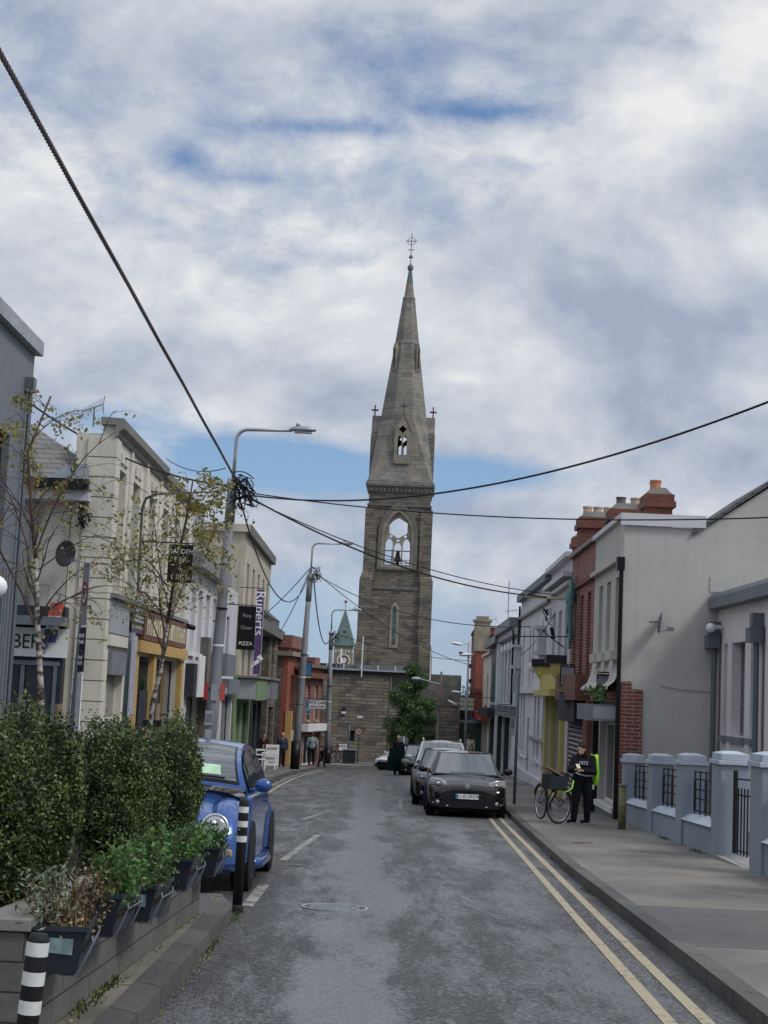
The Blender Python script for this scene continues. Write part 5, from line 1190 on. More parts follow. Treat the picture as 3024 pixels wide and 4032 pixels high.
# speed limit sign
z = 0.14+gz(0, 92); t = thing('speed_limit_sign', 'round 30 speed limit sign with red ring on a grey pole by stone hall', 'road sign', (-0.93, 94.6, z))
MB().tube([(0, 0.03, 0), (0, 0.03, 2.35)], 0.035, 8).build('pole', M_galvd, t)
b = MB(); b.plate(arc(0, 1.95, 0.23, 0, 2*pi, 24)[:-1], [arc(0, 1.95, 0.17, 0, 2*pi, 24)[:-1]], -0.02, 0); b.build('red_ring', M_red, t); b = MB(); b.plate(arc(0, 1.95, 0.168, 0, 2*pi, 24)[:-1], [], -0.015, 0); b.build('white_disc', M_whitep, t); text('30', 0.24, M_black, t, (0, -0.025, 1.95))
t = post('bare_post', 'plain thin grey post between bin and bicycles at the stone wall', 'post', -1.5, 94.6, 2.3, 0.035, M_galvd, z=z)
t = thing('road_sign', 'blue-grey round sign seen on a pole behind the man at the car', 'road sign', (1.75, 90, gz(0, 90)))
MB().tube([(0, 0.03, 0), (0, 0.03, 2.0)], 0.03, 8).build('pole', M_galvd, t); b = MB(); b.plate(arc(0, 1.75, 0.27, 0, 2*pi, 24)[:-1], [], -0.02, 0); b.build('disc', M_midgrey, t); MB().box(-0.04, 0.04, -0.03, -0.021, 1.55, 1.98).build('white_bar', M_whitep, t)
t = thing('litter_bin', 'dark square litter bin with pale lid at the stone wall foot', 'bin', (-1.45, 94.2, z))
MB().box(-0.38, 0.38, -0.25, 0.25, 0.05, 0.82).build('bin_body', M_darkshop, t, bevel=0.02); MB().box(-0.42, 0.42, -0.3, 0.3, 0.823, 0.9).build('lid', M_greyp, t)
# ---------------------------------------------------------------- flexible bollards
def bollard(label, x, y, h, r, bands, z=None, lean=0.0, foot=False):
    z = gz(x, y) if z is None else z; t = thing('bollard', label, 'bollard', (x, y, z), 0, 'flexible black and white bollards at the build-out')
    b = MB().tube([(0, 0, 0.0), (lean*0.9, 0, h*0.93), (lean*0.96, 0, h*0.97), (lean, 0, h)], [r, r, r*0.96, r*0.8], 24); b.build('post', M_rubber, t, True)
    if foot: MB().lathe([(r*1.25, 0), (r*1.25, 0.05), (r*1.02, 0.07)], 20).build('foot', M_rubber, t, True)
    for z0, z1 in bands:
        b = MB().tube([(lean*z0/h, 0, z0), (lean*z1/h, 0, z1)], r+0.0022, 28, False); b.build('reflective_band', M_tape, t, True)
    return t
B1 = AT(150, 3676, 6.6); zb = gz(B1.x, 6.6); hB = B1.z-zb; k1 = 6.6/F_
bd1 = [( (3676-a)*k1+hB, (3676-b_)*k1+hB) for a, b_ in ((3757, 3705), (3866, 3815), (3973, 3922))]
bollard('nearest bollard, black with three wide reflective bands, against the block planter', B1.x-0.04, 6.6, hB, 0.045, bd1, lean=0.045)
zz = gz(-1.17, 14.45); bollard('farther thin bollard in front of the blue car headlight', -1.18, 14.42, 1.02, 0.046, [(0.90, 0.955), (0.77, 0.825), (0.635, 0.69)], lean=0.012, foot=True)
# ---------------------------------------------------------------- block planter with hedge
# wall: near corner about Y=7.3, far end about Y=13.2; it follows the slope of the street
def wx(y): return -1.56+(y-7.3)*0.03
WN, WF = 7.25, 13.1
pt = thing('block_planter', 'long low grey blockwork planter wall edging the road build-out', 'planter', (wx(WN), WN, gz(0, WN)+PAV))
ax = Vector((wx(WF)-wx(WN), WF-WN, 0)); Lw = ax.length
pt.rotation_euler = (atan(-SL), 0, -atan2(ax.x, ax.y))
HW = 0.60
MB().box(-0.2, 0, 0, Lw, -0.1, HW-0.06).build('wall', M_blockwall, pt, bevel=0.006)
MB().box(-2.6, -0.203, 0, 0.2, -0.1, HW-0.06).build('end_wall', M_blockwall, pt, bevel=0.006)
MB().box(-0.23, 0.025, -0.02, Lw+0.02, HW-0.057, HW).box(-2.6, -0.233, -0.02, 0.22, HW-0.057, HW).build('coping', M_slabcap, pt, bevel=0.006)
MB().box(-2.6, -0.203, 0.203, Lw, -0.1, HW-0.12).build('soil', M_soil, pt)
MB().box(-2.6, -0.203, Lw-0.2, Lw-0.003, HW-0.117, HW-0.06).build('back_wall', M_blockwall, pt)
def leaves(b, pts, size, flat=0.35, up=0.0, aspect=0.6, fold=True):
    for p in pts:
        d = Vector((random.gauss(0, 1), random.gauss(0, 1), random.gauss(0, 1)+up)).normalized()
        e = d.orthogonal().normalized(); e.rotate(Matrix.Rotation(random.uniform(0, 2*pi), 3, d))
        s = size*random.uniform(0.6, 1.3); a = e*s*0.5; c = d.cross(e)*s*0.5*aspect; p = Vector(p)
        b.add([p-a, p+c, p+a, p-c], [(0, 1, 2, 3)])
def bush(name, label, cat, base, rx, ry, h, nleaf, lsize, mat, seed, exp=1.95, z0=0.0, parts=True, group=None, dense=1.0):
    random.seed(seed); t = thing(name, label, cat, base, 0, group); off = Vector((seed*3.1, seed*1.7, 0))
    def surf(d):
        k = (abs(d.x/rx)**exp+abs(d.y/ry)**exp+abs(d.z/(h*0.5))**exp)**(-1/exp)
        q = d*k; n = noise.noise(q*2.4+off)*0.20+noise.noise(q*5.5+off)*0.30+noise.noise(q*13+off)*0.15
        return q*(1+n)
    b = MB(); pts = []
    for i in range(nleaf):
        d = Vector((random.gauss(0, 1), random.gauss(0, 1), random.gauss(0, 1))).normalized()
        q = surf(d); r = 1-abs(random.gauss(0, 0.10))*dense
        if random.random() < 0.09: r = 1+random.uniform(0, 0.13)
        q = q*r; pts.append((q.x, q.y, q.z+z0+h*0.5))
    leaves(b, pts, lsize); b.build('foliage', mat, t, recalc=False)
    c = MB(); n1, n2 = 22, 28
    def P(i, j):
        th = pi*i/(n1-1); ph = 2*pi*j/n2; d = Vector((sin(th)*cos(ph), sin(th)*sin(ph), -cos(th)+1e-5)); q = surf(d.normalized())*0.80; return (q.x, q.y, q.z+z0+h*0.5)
    c.grid(P, n1, n2, True); c.build('dark_core', M_hedgecore, t, True)  # added closed blob blocks the view through; its dark colour stands for inner shade
    b = MB()
    for k in range(5): a = random.uniform(-.5, .5)*rx; e = random.uniform(-.5, .5)*ry; b.tube([(a*0.4, e*0.4, -0.05), (a, e, h*0.4)], 0.014, 5)
    b.build('stem', M_bark, t); return t
M_hedgecore = plain('dark_hedge_core', (0.012, 0.016, 0.007), 0.9, var=0.5, scale=12)  # near-black tone of the added shrub core, shade put into the colour
gb = lambda y: gz(0, y)+PAV+0.45
for (px, Y, rx, ry, top, lab, sd) in (
        (-60, 8.0, 0.30, 0.40, 2900, 'nearest dense box shrub, cut off by the picture edge', 1),
        (150, 8.6, 0.225, 0.5, 2830, 'broad bulging box shrub second from the near end of the planter', 2),
        (455, 10.5, 0.225, 0.5, 2865, 'upright domed box shrub in the middle of the hedge', 3),
        (588, 11.7, 0.14, 0.42, 2925, 'narrow dark box shrub wedged second from the far end of the hedge', 5),
        (705, 12.7, 0.19, 0.55, 2845, 'last domed box shrub of the hedge, half hiding the blue car', 4)):
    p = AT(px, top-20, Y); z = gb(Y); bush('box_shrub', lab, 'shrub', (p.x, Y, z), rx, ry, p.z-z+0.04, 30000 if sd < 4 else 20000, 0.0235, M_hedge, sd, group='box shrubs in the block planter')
# trough planters hooked on the wall
def trough(label, Y, L, plab, kind, seed, drop=0.0, tilt=0.0, xo=-0.02, sticker=False, yaw=-.03):
    random.seed(seed); zt = gz(0, Y)+PAV+HW+drop
    t = thing('trough_planter', label, 'planter', (wx(Y)+0.145+xo, Y, zt-0.2), -0.03)
    t.rotation_euler = (atan(-SL)+tilt, 0, yaw)
    b = MB(); hw, hb, hh = 0.115, 0.07, 0.2
    o = [(-hw, -L/2, hh), (hw, -L/2, hh), (hw, L/2, hh), (-hw, L/2, hh), (-hb, -L/2+.05, 0), (hb, -L/2+.05, 0), (hb, L/2-.05, 0), (-hb, L/2-.05, 0)]
    k = 0.93; i_ = [(x*k if q < 4 else x*.9, y*0.97, z if q < 4 else 0.02) for q, (x, y, z) in enumerate(o)]
    b.add(o+i_, [(4, 5, 6, 7), (0, 1, 5, 4), (1, 2, 6, 5), (2, 3, 7, 6), (3, 0, 4, 7), (8, 12, 13, 9), (9, 13, 14, 10), (10, 14, 15, 11), (11, 15, 12, 8), (12, 15, 14, 13), (0, 8, 9, 1), (1, 9, 10, 2), (2, 10, 11, 3), (3, 11, 8, 0)])
    b.build('tub', M_tub, t, bevel=0.004)
    b = MB(); b.plate([(-hw-.012, -L/2-.012), (hw+.012, -L/2-.012), (hw+.012, L/2+.012), (-hw-.012, L/2+.012)], [[(-hw+.004, -L/2+.004), (hw-.004, -L/2+.004), (hw-.004, L/2-.004), (-hw+.004, L/2-.004)]], 0, 0.022, lambda x, y, z: (x, z, hh+y)); b.build('rim', M_tub, t)
    MB().box(-hw*.88, hw*.88, -L/2+.03, L/2-.03, 0.10, 0.165).build('soil', M_soil, t)
    for y in (-L*0.32, L*0.36): MB().tube([(-0.17, y, 0.20), (-0.12, y, 0.235), (0.0, y, -0.012), (0.075, y, -0.012), (0.135, y, 0.14), (0.13, y, 0.17)], 0.006, 6).build('bracket', M_galvd, t, True)
    MB().tube([(0.135, -L*0.32, 0.14), (0.135, L*0.36, 0.14)], 0.005, 6).build('bracket_rail', M_galvd, t)
    if sticker:
        s = MB(); s.plate([(-0.06, 0.10), (0.05, 0.09), (0.055, 0.165), (-0.055, 0.17)], [], -L/2-.004, -L/2-.002, lambda x, y, z: (x, y+(0.2-z)*0.25, z)); s.build('sticker', M_sticker, t)
    # planting: a thing of its own
    pl_ = thing('trough_plant', plab, 'plant', (wx(Y)+0.145+xo, Y, zt-0.03), -0.03); b = MB(); st = MB()
    nst, hgt, spread, ls, m = {'green': (34, 0.24, 0.13, 0.034, M_herb), 'tall': (36, 0.34, 0.14, 0.03, M_herb), 'dry': (60, 0.27, 0.15, 0.022, M_dry), 'low': (26, 0.17, 0.10, 0.03, M_herb)}[kind]
    for k in range(nst):
        x = random.uniform(-0.09, 0.09); y = random.uniform(-L/2+.05, L/2-.05); hh_ = hgt*random.uniform(.45, 1.1); ex = x+random.gauss(0, spread*.55); ey = y+random.gauss(0, spread*.6)
        mid = Vector(((x+ex)/2, (y+ey)/2, hh_*0.6)); st.tube([(x, y, -0.06), mid, (ex, ey, hh_)], 0.0032, 4)
        for q in range(44 if kind != 'dry' else 16):
            u = random.uniform(0.15, 1.05); p = Vector((x, y, -0.06)).lerp(Vector((ex, ey, hh_)), u)+Vector((random.gauss(0, .03), random.gauss(0, .03), random.gauss(0, .018)+0.02))
            leaves(b, [p], ls, up=0.8, aspect=0.75)
    b.build('foliage', m, pl_, recalc=False); st.build('stems', M_dry if kind == 'dry' else M_bark, pl_)
    if kind == 'dry':
        b = MB(); leaves(b, [(random.uniform(-.1, .12), random.uniform(-L/2, L/2), random.uniform(-.02, .06)) for _ in range(320)], 0.024); b.build('straw', M_straw, pl_, recalc=False)
        b = MB(); leaves(b, [(random.gauss(-.05, .07), random.gauss(-L*.3, .12), random.uniform(0.05, .30)) for _ in range(300)], 0.04, aspect=0.3); b.build('grey_fronds', M_frond, pl_, recalc=False)
M_tub = plain('black_plastic_tub', (0.028, 0.034, 0.045), 0.38, var=0.15, scale=8)
M_sticker = plain('torn_blue_label', (0.22, 0.33, 0.33), 0.6, var=0.5, scale=14)
M_straw = leafmat('straw', (0.30, 0.22, 0.12), (0.45, 0.34, 0.2), (0.55, 0.42, 0.26), 0.2); M_frond = leafmat('grey_frond', (0.13, 0.17, 0.12), (0.2, 0.25, 0.19), (0.3, 0.34, 0.28), 0.2)
trough('nearest black trough planter with torn blue label, holding dry plants', 7.58, 0.6, 'dry brown and grey straggly plant in the nearest trough', 'dry', 21, -0.05, sticker=True, yaw=.10)
trough('second black trough planter from the near bollard, hooked on the wall', 8.6, 0.62, 'bushy bright green leafy plant in the second trough', 'green', 22, 0.0)
trough('third black trough planter with small blue label', 9.7, 0.6, 'tall loose green plant in the third trough', 'tall', 23, -0.05, sticker=True)
trough('fourth black trough planter from the near end', 11.15, 0.6, 'rounded leafy green plant in the fourth trough', 'green', 24, 0.0)
trough('last black trough planter below the blue car headlight', 12.75, 0.5, 'low dark green plant in the last trough', 'low', 25, -0.03, xo=-0.04)
# weeds and debris in the gutter
b = MB(); random.seed(31)
for k in range(300):
    y = random.uniform(7, 14.5); s = random.choice([-1.165, wx(min(y, 13))+0.02]); leaves(b, [(s+abs(random.gauss(0, .03)), y, gz(0, y)+(0.01 if s > -1.2 else PAV+.01)+abs(random.gauss(0, .01)))], 0.02)
tag(b.build('fallen_leaves', M_birch, recalc=False), 'scattered fallen leaves and bits along the left kerb', 'leaf litter', kind='stuff')
b = MB()
for (x, y, n, off) in ((-1.17, 14.0, 60, 0), (wx(9.2)+.03, 9.2, 50, PAV), (wx(8.6)+.03, 8.6, 50, PAV), (-1.17, 11.9, 60, 0), (2.55, 18, 50, 0), (2.72, 23, 40, 0), (5.12, 24.5, 60, PAV), (5.25, 28, 60, PAV), (-3.5, 58, 120, 0), (-3.55, 56, 100, 0)):
    for k in range(n):
        px_, py_ = x+random.gauss(0, .025), y+random.gauss(0, .25)
        b.add([(px_, py_, gz(px_, py_)+off), (px_+.012, py_, gz(px_, py_)+off), (px_+random.gauss(0, .03), py_+random.gauss(0, .03), gz(px_, py_)+off+random.uniform(.015, .055))], [(0, 1, 2)])
tag(b.build('weeds', M_hedge, recalc=False), 'small weeds growing along kerbs and wall foot', 'weeds', kind='stuff')
# ---------------------------------------------------------------- birches
def birch(label, px0, Y, trunkpts, seed, nleaf, lop, stake=True, spread=1.5, blabel=None, nb=26):
    random.seed(seed); q = [AT(px, py, Y) for px, py in trunkpts]; base = Vector((q[0].x, Y, gz(q[0].x, Y)+PAV)); t = thing('birch_tree', label, 'tree', base)
    pts = [Vector((0, 0, 0))]+[p-base for p in q[1:]]
    H = pts[-1].z; n = len(pts)
    rr = [0.036*(1-0.8*i/(n-1))+0.004 for i in range(n)]; b = MB(); b.tube(pts[:4], rr[:4], 10); tk = b.build('trunk', M_birchb, t, True); b = MB(); b.tube(pts[3:], rr[3:], 8); b.build('upper_stem', M_bark, tk, True)
    br = MB(); lf = MB()
    def P(u):
        s = u*(n-1); i = min(n-2, int(s)); return pts[i].lerp(pts[i+1], s-i)
    def twig(p, d, L, r, depth):
        q = [p]; N_ = 7
        for i in range(N_):
            d = (d+Vector((random.gauss(0, .09), random.gauss(0, .09), -0.02-(.30 if depth else .22)*(i/N_)**1.6))).normalized(); q.append(q[-1]+d*L/N_)
        br.tube(q, [r*(1-0.75*i/N_) for i in range(N_+1)], 5, False)
        if depth < 2:
            for k in range(5 if depth == 0 else 3):
                i = random.randint(2, N_); dd = (d+Vector((random.gauss(0, .7), random.gauss(0, .7), random.gauss(0, .35)))).normalized(); twig(q[i], dd, L*random.uniform(.35, .6), r*0.45, depth+1)
        if random.random() < lop:
            for i in range(3 if depth == 0 else 1, N_+1):
                for k in range(nleaf):
                    if random.random() < 0.42:
                        p_ = q[i]+Vector((random.gauss(0, .035), random.gauss(0, .035), -abs(random.gauss(0, .05)))); leaves(lf, [p_], 0.05, aspect=0.8)
    for k in range(nb):
        u = random.uniform(0.36, 0.97); a = random.uniform(0, 2*pi); L = spread*(1.15-u)*random.uniform(.6, 1.15)+0.25
        twig(P(u), Vector((cos(a), sin(a), random.uniform(0.6, 1.4))).normalized(), L, 0.011*(1.2-u)+0.002, 0)
    # a few strong ascending limbs
    for k in range(4):
        u = random.uniform(.3, .55); a = random.choice([0, pi])+random.gauss(0, .5); twig(P(u), Vector((cos(a)*.32, sin(a)*.32, 1)).normalized(), H*0.34, 0.013, 0)
    br.build('branches', M_bark, t, True); lf.build('crown', M_birch, t, recalc=False)
    if stake:
        s = thing('tree_stake', blabel, 'tree stake', base+Vector((0.11, 0.05, 0))); MB().tube([(0, 0, 0), (0.0, 0, pts[1].z*1.0 if pts[1].z > 1 else 1.7)], 0.045, 8).build('post', M_wood, s)
        zt = pts[1].z*0.85; MB().box(-0.18, 0.08, -0.06, 0.06, zt-0.04, zt+0.05).build('strap', M_black, s)
birch('slender birch with mostly bare twigs in front of the dark clad building', 180, 17, [(180, 2890), (165, 2770), (150, 2520), (140, 2200), (122, 1980), (110, 1780), (200, 1560)], 41, 2, 0.3, True, 1.35, 'wooden stake strapped to the nearly bare birch trunk')
birch('birch with sparse yellow-green hanging leaves in front of the bar', 585, 22, [(578, 2890), (600, 2770), (632, 2640), (660, 2450), (690, 2250), (730, 2060), (760, 1890)], 44, 3, 0.62, True, 1.6, 'wooden stake strapped to the leafy birch trunk')
# ---------------------------------------------------------------- street tree before the stone hall
def tree(name, label, base, H, crown, seed, nleaf, lsize):
    random.seed(seed); t = thing(name, label, 'tree', base)
    b = MB(); b.tube([(0, 0, 0), (0.05, 0, H*0.3), (0, 0, H*0.6), (0.05, 0, H*0.9)], [0.16, 0.12, 0.08, 0.03], 8)
    cl = []
    for k in range(85):
        u = random.random()**0.9; z = H*(0.24+0.74*u); w = crown(u); a = random.uniform(0, 2*pi); r = w*sqrt(random.random())*0.9
        c = Vector((cos(a)*r, sin(a)*r, z)); cl.append((c, random.uniform(0.36, 0.55)*(1.1-u*0.45))); b.tube([(0.02, 0, z*0.8), c*0.98], 0.02, 4)
    b.build('trunk', M_bark, t, True)
    f = MB(); pts = []
    for k in range(nleaf):
        c, r = random.choice(cl); d = Vector((random.gauss(0, 1), random.gauss(0, 1), random.gauss(0, .8))).normalized()*r*random.uniform(.5, 1.15); pts.append(c+d)
    leaves(f, pts, lsize); f.build('crown', M_tree, t, recalc=False); return t
tree('street_tree', 'dense dark green young tree before the stone hall, behind the parked cars', (2.25, 93.6, gz(0, 93.6)), 6.3, lambda u: 1.5*(1-u**2.2)*(1.0 if u > .12 else 0.75+u)+0.22, 51, 34000, 0.12)
tree('background_tree', 'small tree just showing over the wall right of the hall', (5.6, 104, -3.2), 5.6, lambda u: 0.9, 52, 2500, 0.13)
b = MB(); random.seed(8); leaves(b, [(3.4+random.gauss(0, .15), 97.6, 2.5+abs(random.gauss(0, .1))) for _ in range(60)]+[(4.45+random.gauss(0, .12), 97.8, 2.45+abs(random.gauss(0, .08))) for _ in range(60)], 0.1)
tag(b.build('roof_weed', M_tree, recalc=False), 'tuft of greenery on top of the hall parapet', 'weed')
# ---------------------------------------------------------------- railing wall on the right
def rx_(y): return 5.04+(y-19.7)*0.0325
rw = thing('railing_wall', 'low blue-grey painted wall with capped pillars and black iron railings', 'wall', (rx_(17), 17, gz(6, 17)+PAV), 0)
def RWP(y): return rx_(y)-rx_(17), y-17, gz(6, y)-gz(6, 17)
pill = [(34.15, 0.5), (30.2, 0.5), (26.75, 0.5), (23.35, 0.62), (20.55, 0.62), (17.4, 0.6)]
topz = [1.28, 1.30, 1.33, 1.38, 1.38, 1.38]
b = MB(); 
for i, (y, w) in enumerate(pill):
    x, yy, z = RWP(y); h = topz[i]
    p = MB().box(x, x+0.42, yy-w/2, yy+w/2, z-0.2, z+h).build('pillar', M_bluewall, rw, bevel=0.01)
    c = MB().box(x-0.04, x+0.46, yy-w/2-.04, yy+w/2+.04, z+h+.003, z+h+.07).box(x-0.0, x+0.42, yy-w/2, yy+w/2, z+h+.073, z+h+.16)
    c.add([(x, yy-w/2, z+h+.163), (x+.42, yy-w/2, z+h+.163), (x+.42, yy+w/2, z+h+.163), (x, yy+w/2, z+h+.163), (x+.12, yy-w*.2, z+h+.20), (x+.3, yy-w*.2, z+h+.20), (x+.3, yy+w*.2, z+h+.2), (x+.12, yy+w*.2, z+h+.2)], [(0, 1, 5, 4), (1, 2, 6, 5), (2, 3, 7, 6), (3, 0, 4, 7), (4, 5, 6, 7), (0, 3, 2, 1)])
    c.build('pillar_cap', M_bluecap, p, bevel=0.008)
def railing(ya, yb, gate=False):
    (xa, a, za), (xb, b_, zb_) = RWP(ya), RWP(yb); n = 1
    def Q(u, dx, z): return (xa+(xb-xa)*u+dx, a+(b_-a)*u, za+(zb_-za)*u+z)
    if not gate:
        m = MB(); c = MB()
        for u0, u1 in ((0, 1),):
            vs = [Q(u, dx, z) for u in (0, 1) for dx, z in ((0.05, -0.3), (0.37, -0.3), (0.37, 0.42), (0.05, 0.42))]
            m.add(vs, [(0, 1, 2, 3), (7, 6, 5, 4), (0, 4, 5, 1), (1, 5, 6, 2), (2, 6, 7, 3), (3, 7, 4, 0)])
            vs = [Q(u, dx, z) for u in (0, 1) for dx, z in ((0.0, 0.42), (0.42, 0.42), (0.30, 0.52), (0.16, 0.52))]
            c.add(vs, [(0, 1, 2, 3), (7, 6, 5, 4), (0, 4, 5, 1), (1, 5, 6, 2), (2, 6, 7, 3), (3, 7, 4, 0)])
        m.build('low_wall', M_bluewall, rw); c.build('sloped_coping', M_bluecap, rw)
    r = MB(); L = abs(b_-a)
    zs = (0.58, 0.78, 0.93, 1.1, 1.22) if not gate else (0.16, 0.95, 1.18)
    for z in zs: r.tube([Q(0.03, .21, z), Q(0.97, .21, z)], 0.013, 5)
    k = 5 if not gate else 9
    for i in range(k+1):
        u = 0.05+0.9*i/k
        if not gate:
            r.tube([Q(u, .21, 0.5), Q(u, .21, 1.24)], 0.013, 5)
            if i % 2 == (0 if L > 2.5 else 1) or i in (0, k): p = Q(u, .21, 0.91); r.box(p[0]-.01, p[0]+.01, p[1]-.07, p[1]+.07, p[2]-.33, p[2]+.17)
        else: r.tube([Q(u, .21, 0.1), Q(u, .21, 1.05 if 0 < i < k else 1.3)], 0.012 if 0 < i < k else 0.035, 6)
    return r
for (y0, w0), (y1, w1) in list(zip(pill, pill[1:])):
    if y0 == 23.35:
        g_ = railing(y0-w0/2, y1+w1/2, True); g_.build('iron_gate', M_iron, rw)
        (x, yy, z) = RWP(22.0); MB().box(x-0.0, x+0.5, yy-1.1, yy+1.1, z-0.2, z+0.02).build('gate_step', M_concrete, rw)
    else: railing(y0-w0/2, y1+w1/2).build('railing_panel', M_iron, rw)
x, yy, z = RWP(21.2); MB().box(x+.19, x+.23, yy-.05, yy+.05, z+.75, z+.85).build('latch', M_iron, rw)
# green board sign with a white rounded cap at the left edge
p = AT(2, 2400, 15); t = thing('capped_sign', 'green panel with white rounded cap poking in at the left edge', 'sign', (p.x-0.12, 15, gz(p.x, 15)+PAV))
zc = p.z-t.location.z; MB().box(-0.13, 0.12, -0.04, 0.04, 0.9, zc+0.1).build('panel', M_greend, t); MB().tube([(0, 0, 0), (0, 0, 0.9)], 0.04, 8).build('pole', M_galvd, t)
MB().ball((0, 0, zc+0.22), 0.15, 16, 8, (1.15, .6, .85)).build('cap', M_whitep, t, True)
# cafe furniture and boards on the left path
def wood_chair(label, x, y, rz=0):
    t = thing('cafe_chair', label, 'chair', (x, y, gz(x, y)+PAV), rz)
    MB().box(-.21, .21, -.2, .2, .45, .485).build('seat', M_whitep, t)
    for sx in (-1, 1):
        for sy in (-1, 1): MB().tube([(sx*.2, sy*.22, 0), (sx*.17, sy*.17, .45)], .018, 6).build('leg', M_whitep, t)
    b = MB().tube([(-.18, .18, .48), (-.19, .24, .92)], .018, 6).tube([(.18, .18, .48), (.19, .24, .92)], .018, 6).box(-.2, .2, .22, .25, .84, .92).box(-.19, .19, .21, .235, .64, .69); b.build('backrest', M_whitep, t)
wood_chair('white wooden cafe chair outside the green shop', -5.05, 70.0, 0.15)
t = thing('cafe_table', 'small white cafe table behind the white chair', 'table', (-4.75, 71.2, gz(-5, 71)+PAV)); MB().box(-.33, .33, -.33, .33, .72, .75).build('tabletop', M_whitep, t)
for sx in (-1, 1):
    for sy in (-1, 1): MB().tube([(sx*.29, sy*.29, 0), (sx*.29, sy*.29, .72)], .02, 6).build('leg', M_whitep, t)
t = thing('sandwich_board', 'white sandwich board with red writing on the left footpath', 'sandwich board', (-4.75, 73.5, gz(-5, 73)+PAV))
for s in (-1, 1):
    b = MB(); b.obox((0, s*0.16, 0.62), (0.62, 0.03, 0.98), 0, s*0.16); f = b.build('panel', M_whitep, t)
for x in (-.28, .28): MB().tube([(x, -0.24, 0), (x, -0.02, 1.12)], .022, 5).build('leg', M_whitep, t)
for z_, s_, tx in ((0.95, .15, 'AUTUMN'), (0.74, .09, 'SPECIALS'), (0.5, .13, 'BREAKFAST'), (0.33, .09, 'ALL DAY')):
    text(tx, s_, M_red, t, (0, -0.19-(0.62-z_)*0.16-0.012, z_), (pi/2-0.16, 0, 0), sx=0.75)
# ---------------------------------------------------------------- cars (front faces -y, origin under the front bumper centre)
def patch(b, c, n=8, m=6, bow=(0, 0, 0), u0=0, u1=1, v0=0, v1=1, off=0.0):
    """c: corners 00,10,11,01; bow adds a sine bulge along u"""
    c = [Vector(p) for p in c]; nr = (c[1]-c[0]).cross(c[3]-c[0]).normalized(); bow = Vector(bow)
    def P(i, j):
        u = u0+(u1-u0)*i/(n-1); v = v0+(v1-v0)*j/(m-1)
        return (c[0]*(1-u)+c[1]*u)*(1-v)+(c[3]*(1-u)+c[2]*u)*v+bow*sin(pi*u)+nr*off
    b.grid(P, n, m)
def loft_body(secs, k=14):
    """secs: (y, half width, z bottom, z shoulder, z top, crown) -> one smooth skin"""
    b = MB()
    def P(i, j):
        y, w, zb, zs, zt, w2 = secs[i]
        pts = [(0, zb), (w*.72, zb), (w*.95, zb+.05), (w, zb+(zs-zb)*.35), (w*1.0, zs-.10), (w*.97, zs), (w2, zt-.03), (w2*.5, zt+.005), (0, zt+.02)]
        full = pts+[(-x, z) for x, z in reversed(pts[1:-1])]
        x, z = full[j]; return (x, y, z)
    b.grid(P, len(secs), 16, True); n = len(secs)
    b.add([P(0, j) for j in range(16)], [tuple(reversed(range(16)))]); b.add([P(n-1, j) for j in range(16)], [tuple(range(16))])
    return b
def wheel(t, x, y, r, w, side):
    b = MB().lathe([(r*.62, -w/2), (r*.93, -w/2), (r, -w/2+.03), (r, w/2-.03), (r*.93, w/2), (r*.62, w/2)], 28, (0, 0, 0), 'X'); b.v = [(a+x, c+y, d+r) for a, c, d in b.v]; ty = b.build('wheel', M_rubber, t, True)
    b = MB().lathe([(r*.1, side*w*.42), (r*.2, side*w*.46), (r*.2, side*w*.30), (r*.55, side*w*.30), (r*.6, side*w*.5), (r*.63, side*w*.5), (r*.63, 0)], 24, (0, 0, 0), 'X')
    for k in range(5):
        a = 2*pi*k/5; b.obox((side*w*.4, cos(a)*r*.38, sin(a)*r*.38), (0.03, 0.07, r*.5), 0, -a+pi/2*0+0, 0)
        o = len(b.v)-8; M = Matrix.Rotation(0, 4, 'X')
    b.v = [(a+x, c+y, d+r) for a, c, d in b.v]; b.build('rim', M_alloy, ty, True)
def mirror(t, x, y, z, s, paint, k=.85):
    b = MB().ball((0, 0, 0), 0.12*k, 14, 10, (1.0, .55, .78)); b.v = [(a+x+s*.12, c+y, d+z+.05) for a, c, d in b.v]; b.tube([(x-s*.05, y+.02, z-.02), (x+s*.08, y, z+.02)], .03, 6); b.build('wing_mirror', paint, t, True)
def plate_no(t, txt, x, y, z, w=0.52):
    p = MB().box(x-w/2, x+w/2, y-.012, y, z-.055, z+.055).build('number_plate', M_whitep, t); MB().box(x-w/2, x-w/2+.05, y-.0145, y-.0125, z-.053, z+.053).build('blue_band', M_blue, p)
    text(txt, 0.095, M_black, p, (x+.02, y-.0135, z), ext=.001, sx=1.05)
